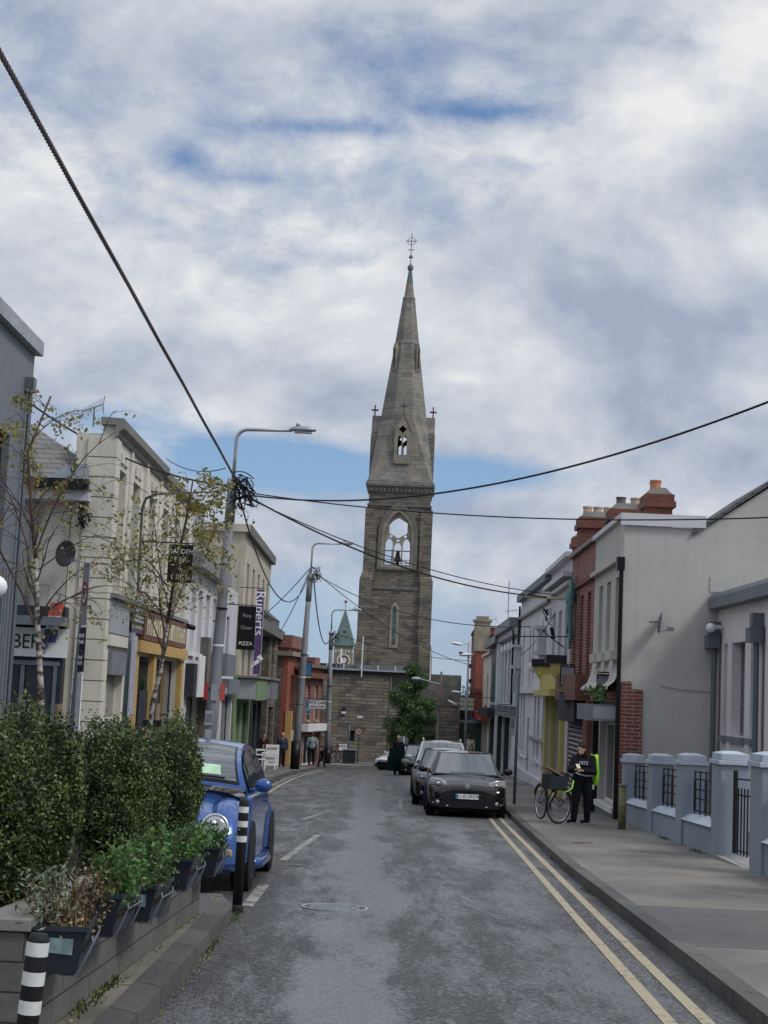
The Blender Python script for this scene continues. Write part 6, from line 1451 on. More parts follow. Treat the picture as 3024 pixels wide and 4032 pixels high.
def car(name, label, loc, rz, paint, sp, plate=None, interior=None):
    t = thing(name, label, 'car', loc, rz); t.rotation_euler = (atan(-SL), 0, rz)
    W = sp['w']/2; L = sp['l']; zb = .2
    bd = loft_body([(0, W*.70, .28, .50, .60, W*.6), (.04, W*.84, .22, .56, .66, W*.68), (.14, W*.94, .18, .66, .73, W*.76), (.35, W*.985, .17, .74, .80, W*.80), (.7, W, .17, .82, .88, W*.80), (sp['ws0'], W, .2, .90, sp['belt']+.02, W*.82), (sp['ws0']+.5, W, .2, .92, sp['belt'], W*.86), (L*.62, W, .2, .93, sp['belt'], W*.88), (L*.84, W*.99, .2, .95, sp['belt']+.02, W*.86), (L*.96, W*.95, .24, .93, sp['belt']-.02, W*.8), (L, W*.86, .3, .85, .9, W*.7)])
    bd.build('body', paint, t, True, sub=1)
    bl = sp['belt']; zr = sp['h']; y0, y1, y2, y3 = sp['ws0'], sp['ws1'], sp['rw1'], sp['rw0']; wb = W*.88; wr = W*.69
    C0 = [(-wb, y0, bl-.02), (wb, y0, bl-.02), (wr, y1, zr-.04), (-wr, y1, zr-.04)]; R0 = [(wb, y3, bl), (-wb, y3, bl), (-wr, y2, zr-.05), (wr, y2, zr-.05)]
    Ls = [(-wb, y3, bl), (-wb, y0, bl-.02), (-wr, y1, zr-.04), (-wr, y2, zr-.05)]; Rs = [(wb, y0, bl-.02), (wb, y3, bl), (wr, y2, zr-.05), (wr, y1, zr-.04)]
    cb = MB(); bow = (0, -.10, 0); patch(cb, C0, 9, 6, bow); patch(cb, R0, 9, 6, (0, .08, 0)); patch(cb, Ls); patch(cb, Rs)
    cb.grid(lambda i, j: ((-wr+2*wr*i/8), y1+(y2-y1)*j/8-(0.10*sin(pi*i/8) if j == 0 else 0)+(0.08*sin(pi*i/8) if j == 8 else 0), zr-.045+.05*sin(pi*i/8)*(.3+.7*sin(pi*j/8))+.02*sin(pi*j/8)), 9, 9)
    cb.build('cabin_shell', paint, t, True)
    g = MB(); patch(g, C0, 12, 8, bow, .045, .955, .06, .95, .008); g.build('windscreen', M_carglass, t, True)
    g = MB(); patch(g, R0, 8, 6, (0, .08, 0), .08, .92, .1, .9, .008); g.build('rear_window', M_carglass, t, True)
    for c, (a, b_) in ((Ls, (.53, .93)), (Ls, (.08, .49)), (Rs, (.07, .47)), (Rs, (.51, .92))):
        g = MB(); patch(g, c, 6, 6, (0, 0, 0), a, b_, .1, .9, .008); g.build('side_window', M_carglass, t, True)
    g = MB(); patch(g, C0, 12, 2, bow, .02, .98, .0, .055, .010); g.build('wiper_cowl', M_bumper, t)
    g = MB(); patch(g, C0, 10, 2, bow, .25, .8, .10, .115, .018); g.build('wiper', M_black, t)
    for s in (-1, 1):
        for yw in (sp['wf'], sp['wr']):
            a = MB().lathe([(sp['r']*1.16, s*(W-.12)), (sp['r']*1.16, s*(W+.004)), (.01, s*(W+.004))], 24, (0, yw, sp['r']*1.02), 'X'); a.build('wheel_arch', M_bumper, t)
            wheel(t, s*(W-.085), yw, sp['r'], .2, s)
        mirror(t, s*(W-.02), y0+.28, bl+.04, s, paint if not sp.get('bm') else M_bumper)
        hl = MB(); hx = W*.76; hz = sp['hz']
        hl.grid(lambda i, j: (s*(hx+sp['hw']*(i/6-.5)), sp['hy']-.015+.25*(i/6)**1.6*sp['hw']*2+.02*abs(j-3)/3, hz+sp['hh']*(j/6-.5)*(.35+.65*sin(pi*(.12+.76*i/6)))+(.06*(i/6))), 7, 7); h = hl.build('headlight', M_lens, t, True)
        so = h.modifiers.new('s', 'SOLIDIFY'); so.thickness = .06
        MB().ball((s*(hx-.02), sp['hy']+.0, hz+.03), .04, 10, 6, (1, .5, 1)).build('bulb', M_chrome, h, True)
        MB().box(*sorted((s*W*.50, s*W*.84)), -.0, .06, .24, .40).build('fog_lamp_recess', M_bumper, t); MB().ball((s*W*.74, .0, .33), .045, 8, 6, (1, .5, 1)).build('fog_lamp', M_lens, t, True)
    gp = [(-W*.70, .21), (W*.70, .21), (W*.62, .44), (W*.50, .52), (-W*.50, .52), (-W*.62, .44)]; gm = MB(); gm.plate(gp, [], -.022, .10); gm.build('lower_grille', M_bumper, t, bevel=.015)
    MB().box(-W*.42, W*.42, -.012, .08, .575, .61).build('upper_grille', M_bumper, t)
    if plate: plate_no(t, plate, 0, -.03, sp.get('pz', .47))
    MB().box(-W*.8, W*.8, .3, L-.3, .12, .21).build('underbody', M_bumper, t)
    for s in (-1, 1): MB().box(*sorted((s*W*.62, s*W*.9)), L-.1, L-.02, .78, .98).build('tail_lamp', M_red, t)
    return t
hatch = dict(w=1.80, l=4.3, h=1.47, belt=.94, ws0=1.0, ws1=1.75, rw1=3.7, rw0=4.15, wf=.88, wr=3.52, r=.32, hz=.70, hy=.15, hw=.42, hh=.25, pz=.47)
mz = lambda x, y: gz(x, y)
c1 = car('parked_car', 'black hatchback facing us with plate 11-D-29578, frontmost of the parked row', (2.16, 35.1, mz(2, 35.1)), radians(-1.0), M_blackcar, hatch, '11-D-29578')
d = MB(); d.plate([(0, -.075), (.058, 0), (0, .075), (-.058, 0)], [[(0, -.035), (.024, 0), (0, .035), (-.024, 0)]], 0.03, .06, lambda x, y, z: (x, y, z+.70)); d.build('diamond_badge', M_chrome, c1)
for s in (-1, 1): MB().tube([(s*.42, -.02, .25), (s*.78, .05, .31)], .012, 6).build('chrome_strip', M_chrome, c1)
MB().box(.25, .55, 1.62, 1.66, 1.36, 1.40).build('screen_sticker', M_whitep, c1); MB().tube([(0.3, 3.3, 1.48), (.3, 3.6, 1.8)], .008, 5).build('aerial', M_black, c1)
c2 = car('parked_car', 'dark maroon-black saloon parked second in the row, behind the black hatchback', (1.98, 41.0, mz(2, 41)), radians(-1.5), M_blackcar, dict(hatch, w=1.78, h=1.50))
c3 = car('parked_car', 'tall silver sport utility car with roof rails, behind the two dark cars', (2.15, 47.5, mz(2, 47.5)), radians(-1), M_silver, dict(hatch, w=1.86, h=1.72, belt=1.08, hz=.84, r=.36, l=4.6, rw0=4.45, rw1=4.0, wr=3.7))
for s in (-1, 1): MB().tube([(s*.58, 1.9, 1.70), (s*.60, 2.05, 1.78), (s*.6, 3.6, 1.78), (s*.58, 3.8, 1.70)], .022, 6).build('roof_rail', M_chrome, c3, True)
c4_ = car('parked_car', 'very dark green car at the far end of the row beside the standing man', (2.25, 74.0, mz(2, 74)), radians(-1), M_greencar, dict(hatch, h=1.55))
do = MB().box(-.02, .02, -.5, .5, .25, .95).box(-.02, .02, -.42, .45, .95, 1.35); do.xf(Matrix.Translation((-1.15, 1.0, 0)) @ Matrix.Rotation(radians(-55), 4, 'Z')); do.build('open_door', M_greencar, c4_)
c5 = car('moving_car', 'small white hatchback crossing at the junction below the stone hall', (0.62, 88.3, mz(0, 89)), radians(-38), M_whitecar, dict(hatch, l=3.9, w=1.66, h=1.45, rw0=3.7, rw1=3.3, wr=3.1))
M_lit = newmat('lit_headlamp')[0]; MATS['lit_headlamp'].node_tree.nodes['Principled BSDF'].inputs['Emission Color'].default_value = (1, .62, .3, 1); MATS['lit_headlamp'].node_tree.nodes['Principled BSDF'].inputs['Emission Strength'].default_value = 1.6
MB().ball((.60, .1, .74), .10, 12, 8, (1.3, .6, .8)).build('lit_headlight', M_lit, c5, True)
# ---------------- the blue car with separate round wings
BX, BYY = -2.08, 15.75
bt = thing('blue_car', 'rounded blue parked car with big round headlight and arched roof beside the hedge', 'car', (BX, BYY, gz(0, BYY))); bt.rotation_euler = (atan(-SL), 0, radians(-1.0))
b = MB(); secs = [(0.05, .42, .30, .50), (.14, .52, .22, .66), (.35, .57, .2, .82), (.65, .60, .2, .93), (.95, .64, .2, .99), (1.25, .68, .2, 1.02), (1.7, .72, .2, 1.0), (2.4, .73, .2, .99), (3.0, .70, .2, 1.0), (3.5, .62, .24, .92), (3.9, .5, .3, .75), (4.08, .34, .4, .6)]
def P(i, j):
    y, w, z0, z1 = secs[i]; a = pi*j/12
    if j <= 12: x = w*math.copysign(abs(cos(a))**.55, cos(a)); z = z0+(z1-z0)*(.35+.65*sin(a)**.62) ; return (x, y, z)
    k = j-12; return (-w+2*w*k/4, y, z0)
b.grid(P, len(secs), 16, True); n = len(secs); b.add([P(0, j) for j in range(16)], [tuple(range(16))]); b.add([P(n-1, j) for j in range(16)], [tuple(range(16))])
b.build('body', M_bluecar, bt, True, sub=1)
for s in (-1, 1):
    for yw, ry, nm in ((.82, .66, 'front_wing'), (3.3, .66, 'rear_wing')):
        b = MB(); o = MB()
        def W_(i, j):
            th = pi*i/16; ph = -0.05+(pi+.1)*j/16
            x = min(.31*cos(th), .272); r = sin(th)**.75 if sin(th) > 0 else 0
            return (s*(.56)+x*1.0, yw-ry*r*cos(ph)*1.0, .33+(.62 if nm[0] == 'f' else .64)*r*sin(ph))
        b.grid(W_, 17, 17); w = b.build(nm, M_bluecar, bt, True)
        MB().lathe([(.375, s*.70), (.375, s*.838), (.01, s*.838)], 28, (0, yw, .34), 'X').build('wheel_arch', M_bumper, bt)
        wheel(bt, s*.745, yw, .325, .2, s)
    h = MB().lathe([(.02, 0), (.07, -.04), (.11, -.03), (.128, 0), (.13, .10)], 28, axis='Y'); h.xf(Matrix.Translation((s*.50, .20, .66)) @ Matrix.Rotation(radians(-14), 4, 'X') @ Matrix.Rotation(radians(s*10), 4, 'Z')); h = h.build('headlight', M_lens, bt, True)
    r_ = MB(); r_.grid(lambda i, j: ((.135+.014*cos(j*pi/3))*cos(i*2*pi/28), .014*sin(j*pi/3), (.135+.014*cos(j*pi/3))*sin(i*2*pi/28)), 29, 6, True)
    r_.xf(Matrix.Translation((s*.50, .18, .66)) @ Matrix.Rotation(radians(-14), 4, 'X') @ Matrix.Rotation(radians(s*10), 4, 'Z')); r_.build('chrome_ring', M_chrome, h, True)
    q = MB().ball((s*.49, .145, .70), .045, 10, 8).ball((s*.53, .135, .63), .04, 10, 8); q.build('reflector', M_chrome, h, True)
    MB().obox((s*.58, .08, .42), (.26, .06, .075), s*-.25).build('indicator', plain('amber_lens', (0.34, 0.23, 0.14), 0.25, var=0), bt, bevel=.02)
    mirror(bt, s*.755, 1.28, 1.02, s, M_bluecar, .8)
    MB().tube([(s*.80, 1.25, 1.0), (s*.78, 2.6, 1.0)], .012, 6).build('chrome_strip', M_chrome, bt)
    MB().box(*sorted((s*.70, s*.80)), .95, 3.0, .22, .96).build('door', M_bluecar, bt, bevel=.04)
    MB().tube([(s*.80, 1.25, .24), (s*.845, 1.6, .22), (s*.845, 2.5, .22), (s*.80, 2.85, .24)], .06, 8).build('sill', M_bluecar, bt, True)
    MB().obox((s*.81, 2.5, .86), (.04, .14, .03)).build('door_handle', M_bluecar, bt)
b = MB(); b.grid(lambda i, j: ((-.72+1.44*i/12), .015+.26*abs(i/6-1)**2.2+(.02 if j in (0, 4) else -.015), (.22, .27, .36, .46, .52)[j]), 13, 5); o = b.build('bumper', M_bluecar, bt, True); so = o.modifiers.new('s', 'SOLIDIFY'); so.thickness = .05
MB().box(-.45, .45, .02, .06, .20, .30).build('lower_grille', M_bumper, bt)
# arched cabin
def cabP(v, u):
    """v 0..1 along the arch from cowl to tail, u -1..1 across"""
    a = pi*(.03+.90*v); y = 2.32-1.30*cos(a)*(1.0 if v < .5 else 1.05); z = .93+.575*sin(a)**.78
    wtop = .56; wbot = .73; k = (z-.93)/.57; w = wbot+(wtop-wbot)*k**1.1
    return w, y, z
b = MB()
def CP(i, j):
    w, y, z = cabP(i/24, 0); x = -w+2*w*j/10; return (x, y-.05*(1-(x/w)**2)*cos(pi*i/24), z+.05*(1-(x/w)**2))
b.grid(CP, 25, 11)
for s in (0, 10):
    b.grid(lambda i, j: (CP(i, s)[0]+(math.copysign(.745-abs(CP(i, s)[0]), CP(i, s)[0]))*(j/3 if True else 0)*1.0*min(1, (CP(i, s)[2]-.93)/.1+.0) , CP(i, s)[1], CP(i, s)[2]*(1-j/3)+.93*j/3), 25, 4)
b.build('cabin_shell', M_bluecar, bt, True)
def glassgrid(i0, i1, j0, j1, off):
    g = MB(); N1, N2 = 10, 10
    def Q(a, c):
        fi = i0+(i1-i0)*a/(N1-1); fj = j0+(j1-j0)*c/(N2-1); p = Vector(CP(fi, fj)); p1 = Vector(CP(fi+.1, fj)); p2 = Vector(CP(fi, fj+.1)); n = (p2-p).cross(p1-p).normalized()
        if n.z < 0: n = -n
        return p+n*off
    g.grid(Q, N1, N2); return g
glassgrid(.9, 8.3, .6, 9.4, .008).build('windscreen', M_carglass, bt, True); glassgrid(.5, 8.6, .4, 9.6, .004).build('screen_seal', M_black, bt, True)
glassgrid(16.5, 21.5, 1.2, 8.8, .008).build('rear_window', M_carglass, bt, True)
for s in (0, 10):
    g = MB(); sg = -1 if s == 0 else 1
    def Q(a, c):
        i = 4.2+14.5*a/13; x, y, z = CP(i, s); k = .10+.78*c/5; zz = z*(1-k)+.95*k; xx = x+(sg*.745-x)*k*1.0; return (xx+sg*.012, y, zz)
    g.grid(Q, 14, 6); g.build('side_window', M_carglass, bt, True)
ps = glassgrid(1.5, 3.1, 2.2, 8.2, .013); ps.build('dashboard_paper', plain('pale_green_paper', (0.42, 0.62, 0.42), 0.6, var=.2, scale=9), bt)
glassgrid(1.05, 1.25, 1.5, 8.5, .018).build('wiper', M_black, bt)
# ---------------------------------------------------------------- people
def caps_mesh(name, caps, mat, parent, voxel=0.014, sm=4):
    b = MB()
    for p0, r0, p1, r1 in caps:
        p0 = Vector(p0); p1 = Vector(p1); d = p1-p0; n = 10
        if d.length < 1e-4: b.ball(p0, r0, 12, 8); continue
        b.tube([p0+d*(i/4) for i in range(5)], [r0+(r1-r0)*i/4 for i in range(5)], n); b.ball(p0, r0, n, 8); b.ball(p1, r1, n, 8)
    o = b.build(name, mat, parent, True); m = o.modifiers.new('r', 'REMESH'); m.mode = 'VOXEL'; m.voxel_size = voxel; m.use_smooth_shade = True
    s = o.modifiers.new('s', 'SMOOTH'); s.factor = .5; s.iterations = sm; return o
def hand(caps, wrist, d, up, sgn, curl=.6):
    """palm, four unequal curled fingers and a thumb from the side of the palm"""
    d = Vector(d).normalized(); up = Vector(up).normalized(); side = d.cross(up).normalized()*sgn; w = Vector(wrist); pe = w+d*.085
    for k in (-1, 0, 1): caps.append((w+side*k*.012, .02, pe+side*k*.026, .014))
    for k, L in enumerate((.062, .074, .068, .052)):
        a = pe+side*(.031-.021*k); m = a+(d*(1-curl*.4)-up*curl*.5).normalized()*L*.5; e = m+(d*(1-curl)-up*curl).normalized()*L*.55; caps += [(a, .0095, m, .009), (m, .009, e, .0075)]
    th = w+side*.03+d*.025; caps += [(th, .012, th+(side*.8+d*.8-up*.3).normalized()*.035, .0105), (th+(side*.8+d*.8-up*.3).normalized()*.035, .0105, th+(side*.35+d*1.2-up*.6).normalized()*.062, .0085)]
def person(label, loc, rz, H, J, top, legs, shoes, hair, hairlen=0.0, extra=None, faceturn=0, group=None, coat=1.0, soles=None, voxel=.014):
    t = thing('person', label, 'person', loc, rz); k = H/1.7
    V = lambda p: Vector(p)*k
    J = {n: V(p) for n, p in J.items()}
    hd = J['head']; nk = J['neck']; f = J.get('face', Vector((0, -1, 0))).normalized()
    body = [(hd+Vector((0, .01, .02))*k, .088*k, hd+f*.022*k-Vector((0, 0, .055))*k, .066*k), (hd-Vector((0, 0, .07))*k, .05*k, nk, .052*k), (hd+f*.088*k-Vector((0, 0, .018))*k, .012*k, hd+f*.10*k-Vector((0, 0, .04))*k, .014*k)]
    sd = f.cross(Vector((0, 0, 1))).normalized()
    for s in (-1, 1): body.append((hd+sd*s*.085*k-Vector((0, 0, .02))*k, .014*k, hd+sd*s*.088*k+Vector((0, 0, .015))*k, .014*k))
    body += [(nk, .06*k, J['chest'], .12*k), (J['chest'], .125*k, J['hip'], .13*k)]
    cl = [(J['shL'], .066*k*coat, J['shR'], .066*k*coat), (J['chest']+Vector((-.07, 0, 0))*k, .115*k*coat, J['chest']+Vector((.06, 0, 0))*k, .115*k*coat), (J['chest'], .13*k*coat, J['waist'], .125*k*coat), (J['waist']+Vector((-.04, 0, 0))*k, .125*k*coat, J['hip']+Vector((-.05, 0, 0))*k, .125*k*coat), (J['waist']+Vector((.04, 0, 0))*k, .125*k*coat, J['hip']+Vector((.05, 0, 0))*k, .125*k*coat), (nk-Vector((0, 0, .02))*k, .062*k, J['chest'], .1*k)]
    for s in 'LR':
        body += [(J['sh'+s], .045*k, J['el'+s], .04*k), (J['el'+s], .038*k, J['wr'+s], .027*k)]
        hand(body, J['wr'+s], J['wr'+s]-J['el'+s], J.get('up'+s, Vector((0, 0, 1))) if abs((J['wr'+s]-J['el'+s]).normalized().z) < .9 else Vector((0, -1, 0)), 1 if s == 'L' else -1)
        cl += [(J['sh'+s], .068*k*coat, J['el'+s], .058*k*coat), (J['el'+s], .06*k*coat, J['wr'+s], .042*k*coat)]
        body += [(J['hp'+s], .08*k, J['kn'+s], .055*k), (J['kn'+s], .05*k, J['an'+s], .037*k), (J['an'+s], .033*k, J['an'+s]+J.get('ft'+s, Vector((0, -1, 0))).normalized()*.09*k-Vector((0, 0, .045))*k, .024*k)]
    caps_mesh('body', body, M_skin, t, .011 if H > 1.5 and voxel < .013 else voxel, 2)
    caps_mesh('jacket', cl, top, t, voxel)
    lg = [(J['hpL']+Vector((0, 0, .02))*k, .105*k*coat, J['hpR']+Vector((0, 0, .02))*k, .105*k*coat)]
    for s in 'LR': lg += [(J['hp'+s], .10*k*coat, J['kn'+s], .074*k*coat), (J['kn'+s], .073*k*coat, J['an'+s]+Vector((0, 0, .02))*k, .054*k*coat)]
    caps_mesh('trousers', lg, legs, t, voxel)
    for s in 'LR':
        a = J['an'+s]; fd = J.get('ft'+s, Vector((0, -1, 0))).normalized(); sh = caps_mesh('shoe', [(a+Vector((0, 0, -.03))*k, .05*k, a+fd*.15*k+Vector((0, 0, -.047))*k, .038*k), (a-fd*.03*k-Vector((0, 0, .04))*k, .04*k, a-Vector((0, 0, .02))*k, .045*k)], shoes, t, .012)
        if soles: caps_mesh('sole', [(a-fd*.04*k+Vector((0, 0, -.076))*k, .013*k, a+fd*.165*k+Vector((0, 0, -.076))*k, .013*k), (a-fd*.02*k+sd*.025*k+Vector((0, 0, -.076))*k, .013*k, a+fd*.14*k+sd*.025*k+Vector((0, 0, -.076))*k, .013*k), (a-fd*.02*k-sd*.025*k+Vector((0, 0, -.076))*k, .013*k, a+fd*.14*k-sd*.025*k+Vector((0, 0, -.076))*k, .013*k)], soles, sh, .008)
    hr = [(hd-f*.018*k+Vector((0, 0, .035))*k, .092*k, hd-f*.03*k+Vector((0, 0, -.02))*k, .085*k)]
    if hairlen: hr += [(hd-f*.04*k+sd*s*.045*k, .06*k, hd-f*.05*k+sd*s*.07*k-Vector((0, 0, hairlen))*k, .045*k) for s in (-1, 1)]+[(hd-f*.05*k, .07*k, hd-f*.07*k-Vector((0, 0, hairlen))*k, .06*k)]
    caps_mesh('hair', hr, hair, t, .01)
    e = MB()
    for s in (-1, 1): e.ball(hd+f*.078*k+sd*s*.032*k+Vector((0, 0, -.005))*k, .011*k, 8, 6)
    e.build('eyes', M_black, t); e = MB().ball(hd+f*.083*k-Vector((0, 0, .068))*k, .02*k, 8, 6, (1, .4, .3)); e.build('mouth', plain('lips', (.3, .12, .1), .5, var=0) if 'lips' not in MATS else MATS['lips'], t)
    return t, J, k
STAND = dict(head=(0, -.01, 1.6), neck=(0, 0, 1.46), chest=(0, 0, 1.25), waist=(0, 0, 1.05), hip=(0, 0, .95), shL=(-.18, 0, 1.38), shR=(.18, 0, 1.38), elL=(-.25, .02, 1.1), elR=(.25, .02, 1.1), wrL=(-.26, -.04, .86), wrR=(.26, -.04, .86), hpL=(-.09, 0, .92), hpR=(.09, 0, .92), knL=(-.11, -.01, .5), knR=(.11, -.01, .5), anL=(-.12, .02, .09), anR=(.12, .02, .09), face=(0, -1, 0))
# the cyclist checking a phone
PJ = dict(STAND, head=(-.05, -.07, 1.55), neck=(0, -.01, 1.44), chest=(.02, .0, 1.22), waist=(.02, .01, 1.03), shL=(-.17, -.02, 1.35), shR=(.2, .02, 1.36), elL=(-.27, -.10, 1.12), elR=(.22, -.12, 1.08), wrL=(-.20, -.30, 1.14), wrR=(-.05, -.32, 1.12), face=(-.55, -1, -.35), anL=(-.16, -.03, .09), anR=(.13, .0, .09), knL=(-.13, -.03, .5), knR=(.12, -.02, .5), hpL=(-.09, 0, .9), hpR=(.1, 0, .9), ftL=(-1, -.5, 0), ftR=(-.9, -.5, 0))
pl0 = AT(2287, 3236, 32.2)
pp, J_, k_ = person('woman with long dark hair in black sweatshirt looking at a phone beside a bicycle', (pl0.x, 32.2, gz(4.5, 32.2)+PAV), 0, 1.66, PJ, M_clothb, M_clothb, M_clothb, M_hairb, .3, coat=1.28, soles=M_whitep, voxel=.012)
pp.rotation_euler = (0, 0, radians(4))
b = MB(); b.grid(lambda i, j: (.02-.36*(i/10)+(-.0), -.335+.05*sin(i)+.02*j*0+.22*(abs(i/10-.5)*1.2)**2, .985+.03*j+.03*sin(i*.9)), 11, 2)
wp = MB(); wp.tube([(-.2+.0, -.27, 1.055), (-.1, -.21, 1.01), (.05, -.18, .985), (.2, -.16, 1.0), (.28, -.08, 1.05)], .016, 6); wp.build('white_piping', M_whitep, pp, True)
text('1972', .1, M_letter, pp, (-.02, -.165, 1.24), ext=.004)
ph = thing('mobile_phone', 'small phone held in both hands by the woman with the bicycle', 'phone', (pp.location.x-.14, 32.2-.385, pp.location.z+1.18)); MB().obox((0, 0, 0), (.075, .012, .15), .2, -1.0).build('phone_case', M_creams, ph)
hv = thing('hi_vis_bag', 'bright yellow-green high visibility cover hanging behind the woman', 'bag', (pp.location.x+.30, 32.3, pp.location.z+.78))
b = MB(); pr = [(.02, 0), (.07, .05), (.085, .2), (.075, .4), (.065, .55), (.045, .62), (.005, .65)]
b.grid(lambda i, j: (pr[i][0]*0.75*cos(j*pi/6)*(1+.12*sin(3*j+i)), .11*sin(j*pi/6)*(pr[i][0]/.085), pr[i][1]), 7, 12, True); b.build('cover', M_hivis, hv, True)
MB().obox((-.10, -.1, -.02), (.11, .02, .10), 0, 0, .1).build('white_tag', M_whitep, hv); MB().tube([(-.0, 0, .6), (-.12, 0, .64)], .012, 6).build('strap', M_hivis, hv)
# people further down
person('man with short grey hair in dark clothes standing beside the dark green car', (1.24, 76.5, gz(1, 76.5)), radians(150), 1.93, dict(STAND, elR=(.24, -.1, 1.12), wrR=(.1, -.22, 1.15)), M_clothb, M_clothb, M_clothb, M_hairg, 0, coat=1.3, voxel=.02)
person('pedestrian in pale blue denim top with cream hood walking away by second lamp pole', (-3.35, 85.0, gz(-3, 84.0)+PAV), pi, 1.80, dict(STAND, anL=(-.1, -.12, .1), anR=(.1, .1, .09)), M_denim, M_clothb, M_clothb, M_hairbr, 0, coat=1.1, voxel=.02)
hdp = thing('hood', 'x', 'x'); bpy.data.objects.remove(hdp)
person('person in dark navy coat standing against the lamp pole by the orange pier', (-4.6, 78.5, gz(-4, 78.5)+PAV), radians(20), 1.72, STAND, M_clothn, M_clothb, M_clothb, M_hairg, 0, coat=1.15, voxel=.02)
person('seated dark-haired person in black near the far shopfront', (-2.95, 90.2, gz(-3, 90)-.25), radians(-60), 1.45, dict(STAND, knL=(-.1, -.2, .5), knR=(.1, .15, .5), anL=(-.1, -.1, .09), anR=(.1, .3, .1)), M_clothb, M_clothg, M_clothb, M_hairb, 0, voxel=.02)
person('person in dark red-brown clothes in the dark doorway by the sandwich board', (-5.4, 76.5, gz(-5, 76.5)+PAV), 0, 1.65, STAND, M_maroon, M_clothb, M_clothb, M_hairbr, 0, voxel=.02)
person('person in black with pale jacket far along the right footpath beside disc lamp', (5.0, 81, gz(5, 81)+PAV), pi, 1.75, STAND, M_hood, M_clothb, M_clothb, M_hairbr, 0, voxel=.02)
# ---------------------------------------------------------------- bicycles (wheels in the y-z plane, front at -y)
def bicycle(label, loc, rz, paint, steer=0.0, basket=False, lean=0.0, group=None, rimm=None):
    t = thing('bicycle', label, 'bicycle', loc, rz, group); t.rotation_euler = (0, lean, rz); R_ = .345
    def wheelb(y, name, M=None):
        b = MB(); b.grid(lambda i, j: (.018*sin(j*pi/3), (R_+.018*cos(j*pi/3))*cos(i*2*pi/36), (R_+.018*cos(j*pi/3))*sin(i*2*pi/36)), 37, 6, True)
        T_ = Matrix.Translation((0, y, R_+.018)) @ (M or Matrix()); b.xf(T_); w = b.build(name, M_rubber, t, True)
        b = MB(); b.grid(lambda i, j: (.012*sin(j*pi/2), (R_-.022+.012*cos(j*pi/2))*cos(i*2*pi/36), (R_-.022+.012*cos(j*pi/2))*sin(i*2*pi/36)), 37, 4, True); b.xf(T_); b.build('rim', rimm or M_alloy, w, True)
        b = MB()
        for k in range(18): a = 2*pi*k/18; b.tube([(.02*(-1)**k, .02*cos(a+.5), .02*sin(a+.5)), (0, (R_-.03)*cos(a), (R_-.03)*sin(a))], .0022, 4, False)
        b.tube([(-.04, 0, 0), (.04, 0, 0)], .02, 8); b.xf(T_); b.build('spokes', M_galvd, w)
    sM = Matrix.Rotation(steer, 4, 'Z'); zf = R_+.018
    wheelb(0, 'wheel', sM); wheelb(1.05, 'wheel')
    hd0 = Vector((0, .17, .60)); hd1 = Vector((0, .21, .83)); bb = Vector((0, .62, .29)); st = Vector((0, .74, .78)); rr = Vector((0, 1.05, zf))
    b = MB().tube([hd0, hd1], .022, 8).tube([hd0, bb], .02, 8).tube([hd1-Vector((0, 0, .06)), st], .017, 8).tube([bb, st+Vector((0, .02, .05))], .017, 8)
    for s in (-1, 1): b.tube([bb+Vector((s*.03, 0, 0)), rr+Vector((s*.06, 0, 0))], .010, 6).tube([st, rr+Vector((s*.06, 0, 0))], .009, 6)
    b.build('frame', paint, t, True)
    b = MB()
    for s in (-1, 1): b.tube([sM @ Vector((s*.05, 0, zf)), sM @ Vector((s*.05, .10, .44)), hd0-Vector((0, .01, .06))+Vector((s*.035, 0, 0))], .012, 6)
    b.build('fork', paint, t, True)
    gcen = Vector((0, .21, .0)); T2 = Matrix.Translation(gcen) @ sM @ Matrix.Translation(-gcen)
    b = MB().tube([(0, .21, .82), (0, .17, .98)], .014, 8).tube([(-.28, .28, 1.0), (-.26, .18, 1.01), (-.1, .13, .99), (.1, .13, .99), (.26, .18, 1.01), (.28, .28, 1.0)], .012, 8); b.xf(T2); h = b.build('handlebar', M_black, t, True)
    b = MB().tube([(-.28, .30, 1.0), (-.275, .2, 1.01)], .018, 8).tube([(.28, .30, 1.0), (.275, .2, 1.01)], .018, 8); b.xf(T2); b.build('grip', M_rubber, h, True)
    MB().tube([(0, .75, .80), (0, .77, .93)], .013, 8).build('seat_post', M_galvd, t); b = MB().ball((0, .80, .95), .12, 12, 8, (.75, 1.15, .3)); b.build('saddle', M_black, t, True)
    b = MB().lathe([(.09, -.005), (.09, .005)], 20, (0.05, bb.y, bb.z), 'X').tube([bb+Vector((.06, 0, 0)), bb+Vector((.07, -.05, -.16))], .01, 6).tube([bb-Vector((.06, 0, 0)), bb+Vector((-.07, .05, .16))], .01, 6).box(.05, .15, bb.y-.09, bb.y-.01, bb.z-.18, bb.z-.16).box(-.15, -.05, bb.y+.01, bb.y+.09, bb.z+.15, bb.z+.17); b.build('crankset', M_galvd, t)
    mg = MB()
    for y, M in ((0, sM), (1.05, Matrix())):
        o = len(mg.v); mg.grid(lambda i, j: ((-.028, .028)[j], (R_+.04)*cos(.35+i*1.9/10)*(1 if y == 0 else 1), (R_+.04)*sin(.35+i*1.9/10)), 11, 2); mg.xf(Matrix.Translation((0, y, zf)) @ M, o)
    g = mg.build('mudguard', M_black, t, True); sx = g.modifiers.new('s', 'SOLIDIFY'); sx.thickness = .004
    return t
bk = bicycle('black bicycle with dark front basket held upright on the right footpath', (pp.location.x-.52, 31.75, gz(4, 31.9)+PAV), radians(14), M_black, steer=radians(-62), rimm=M_chrome)
bs = thing('bicycle_basket', 'dark wire basket with folded board and jacket above the bicycle front wheel', 'basket', (bk.location.x-.10, 31.75, bk.location.z+.70), radians(20))
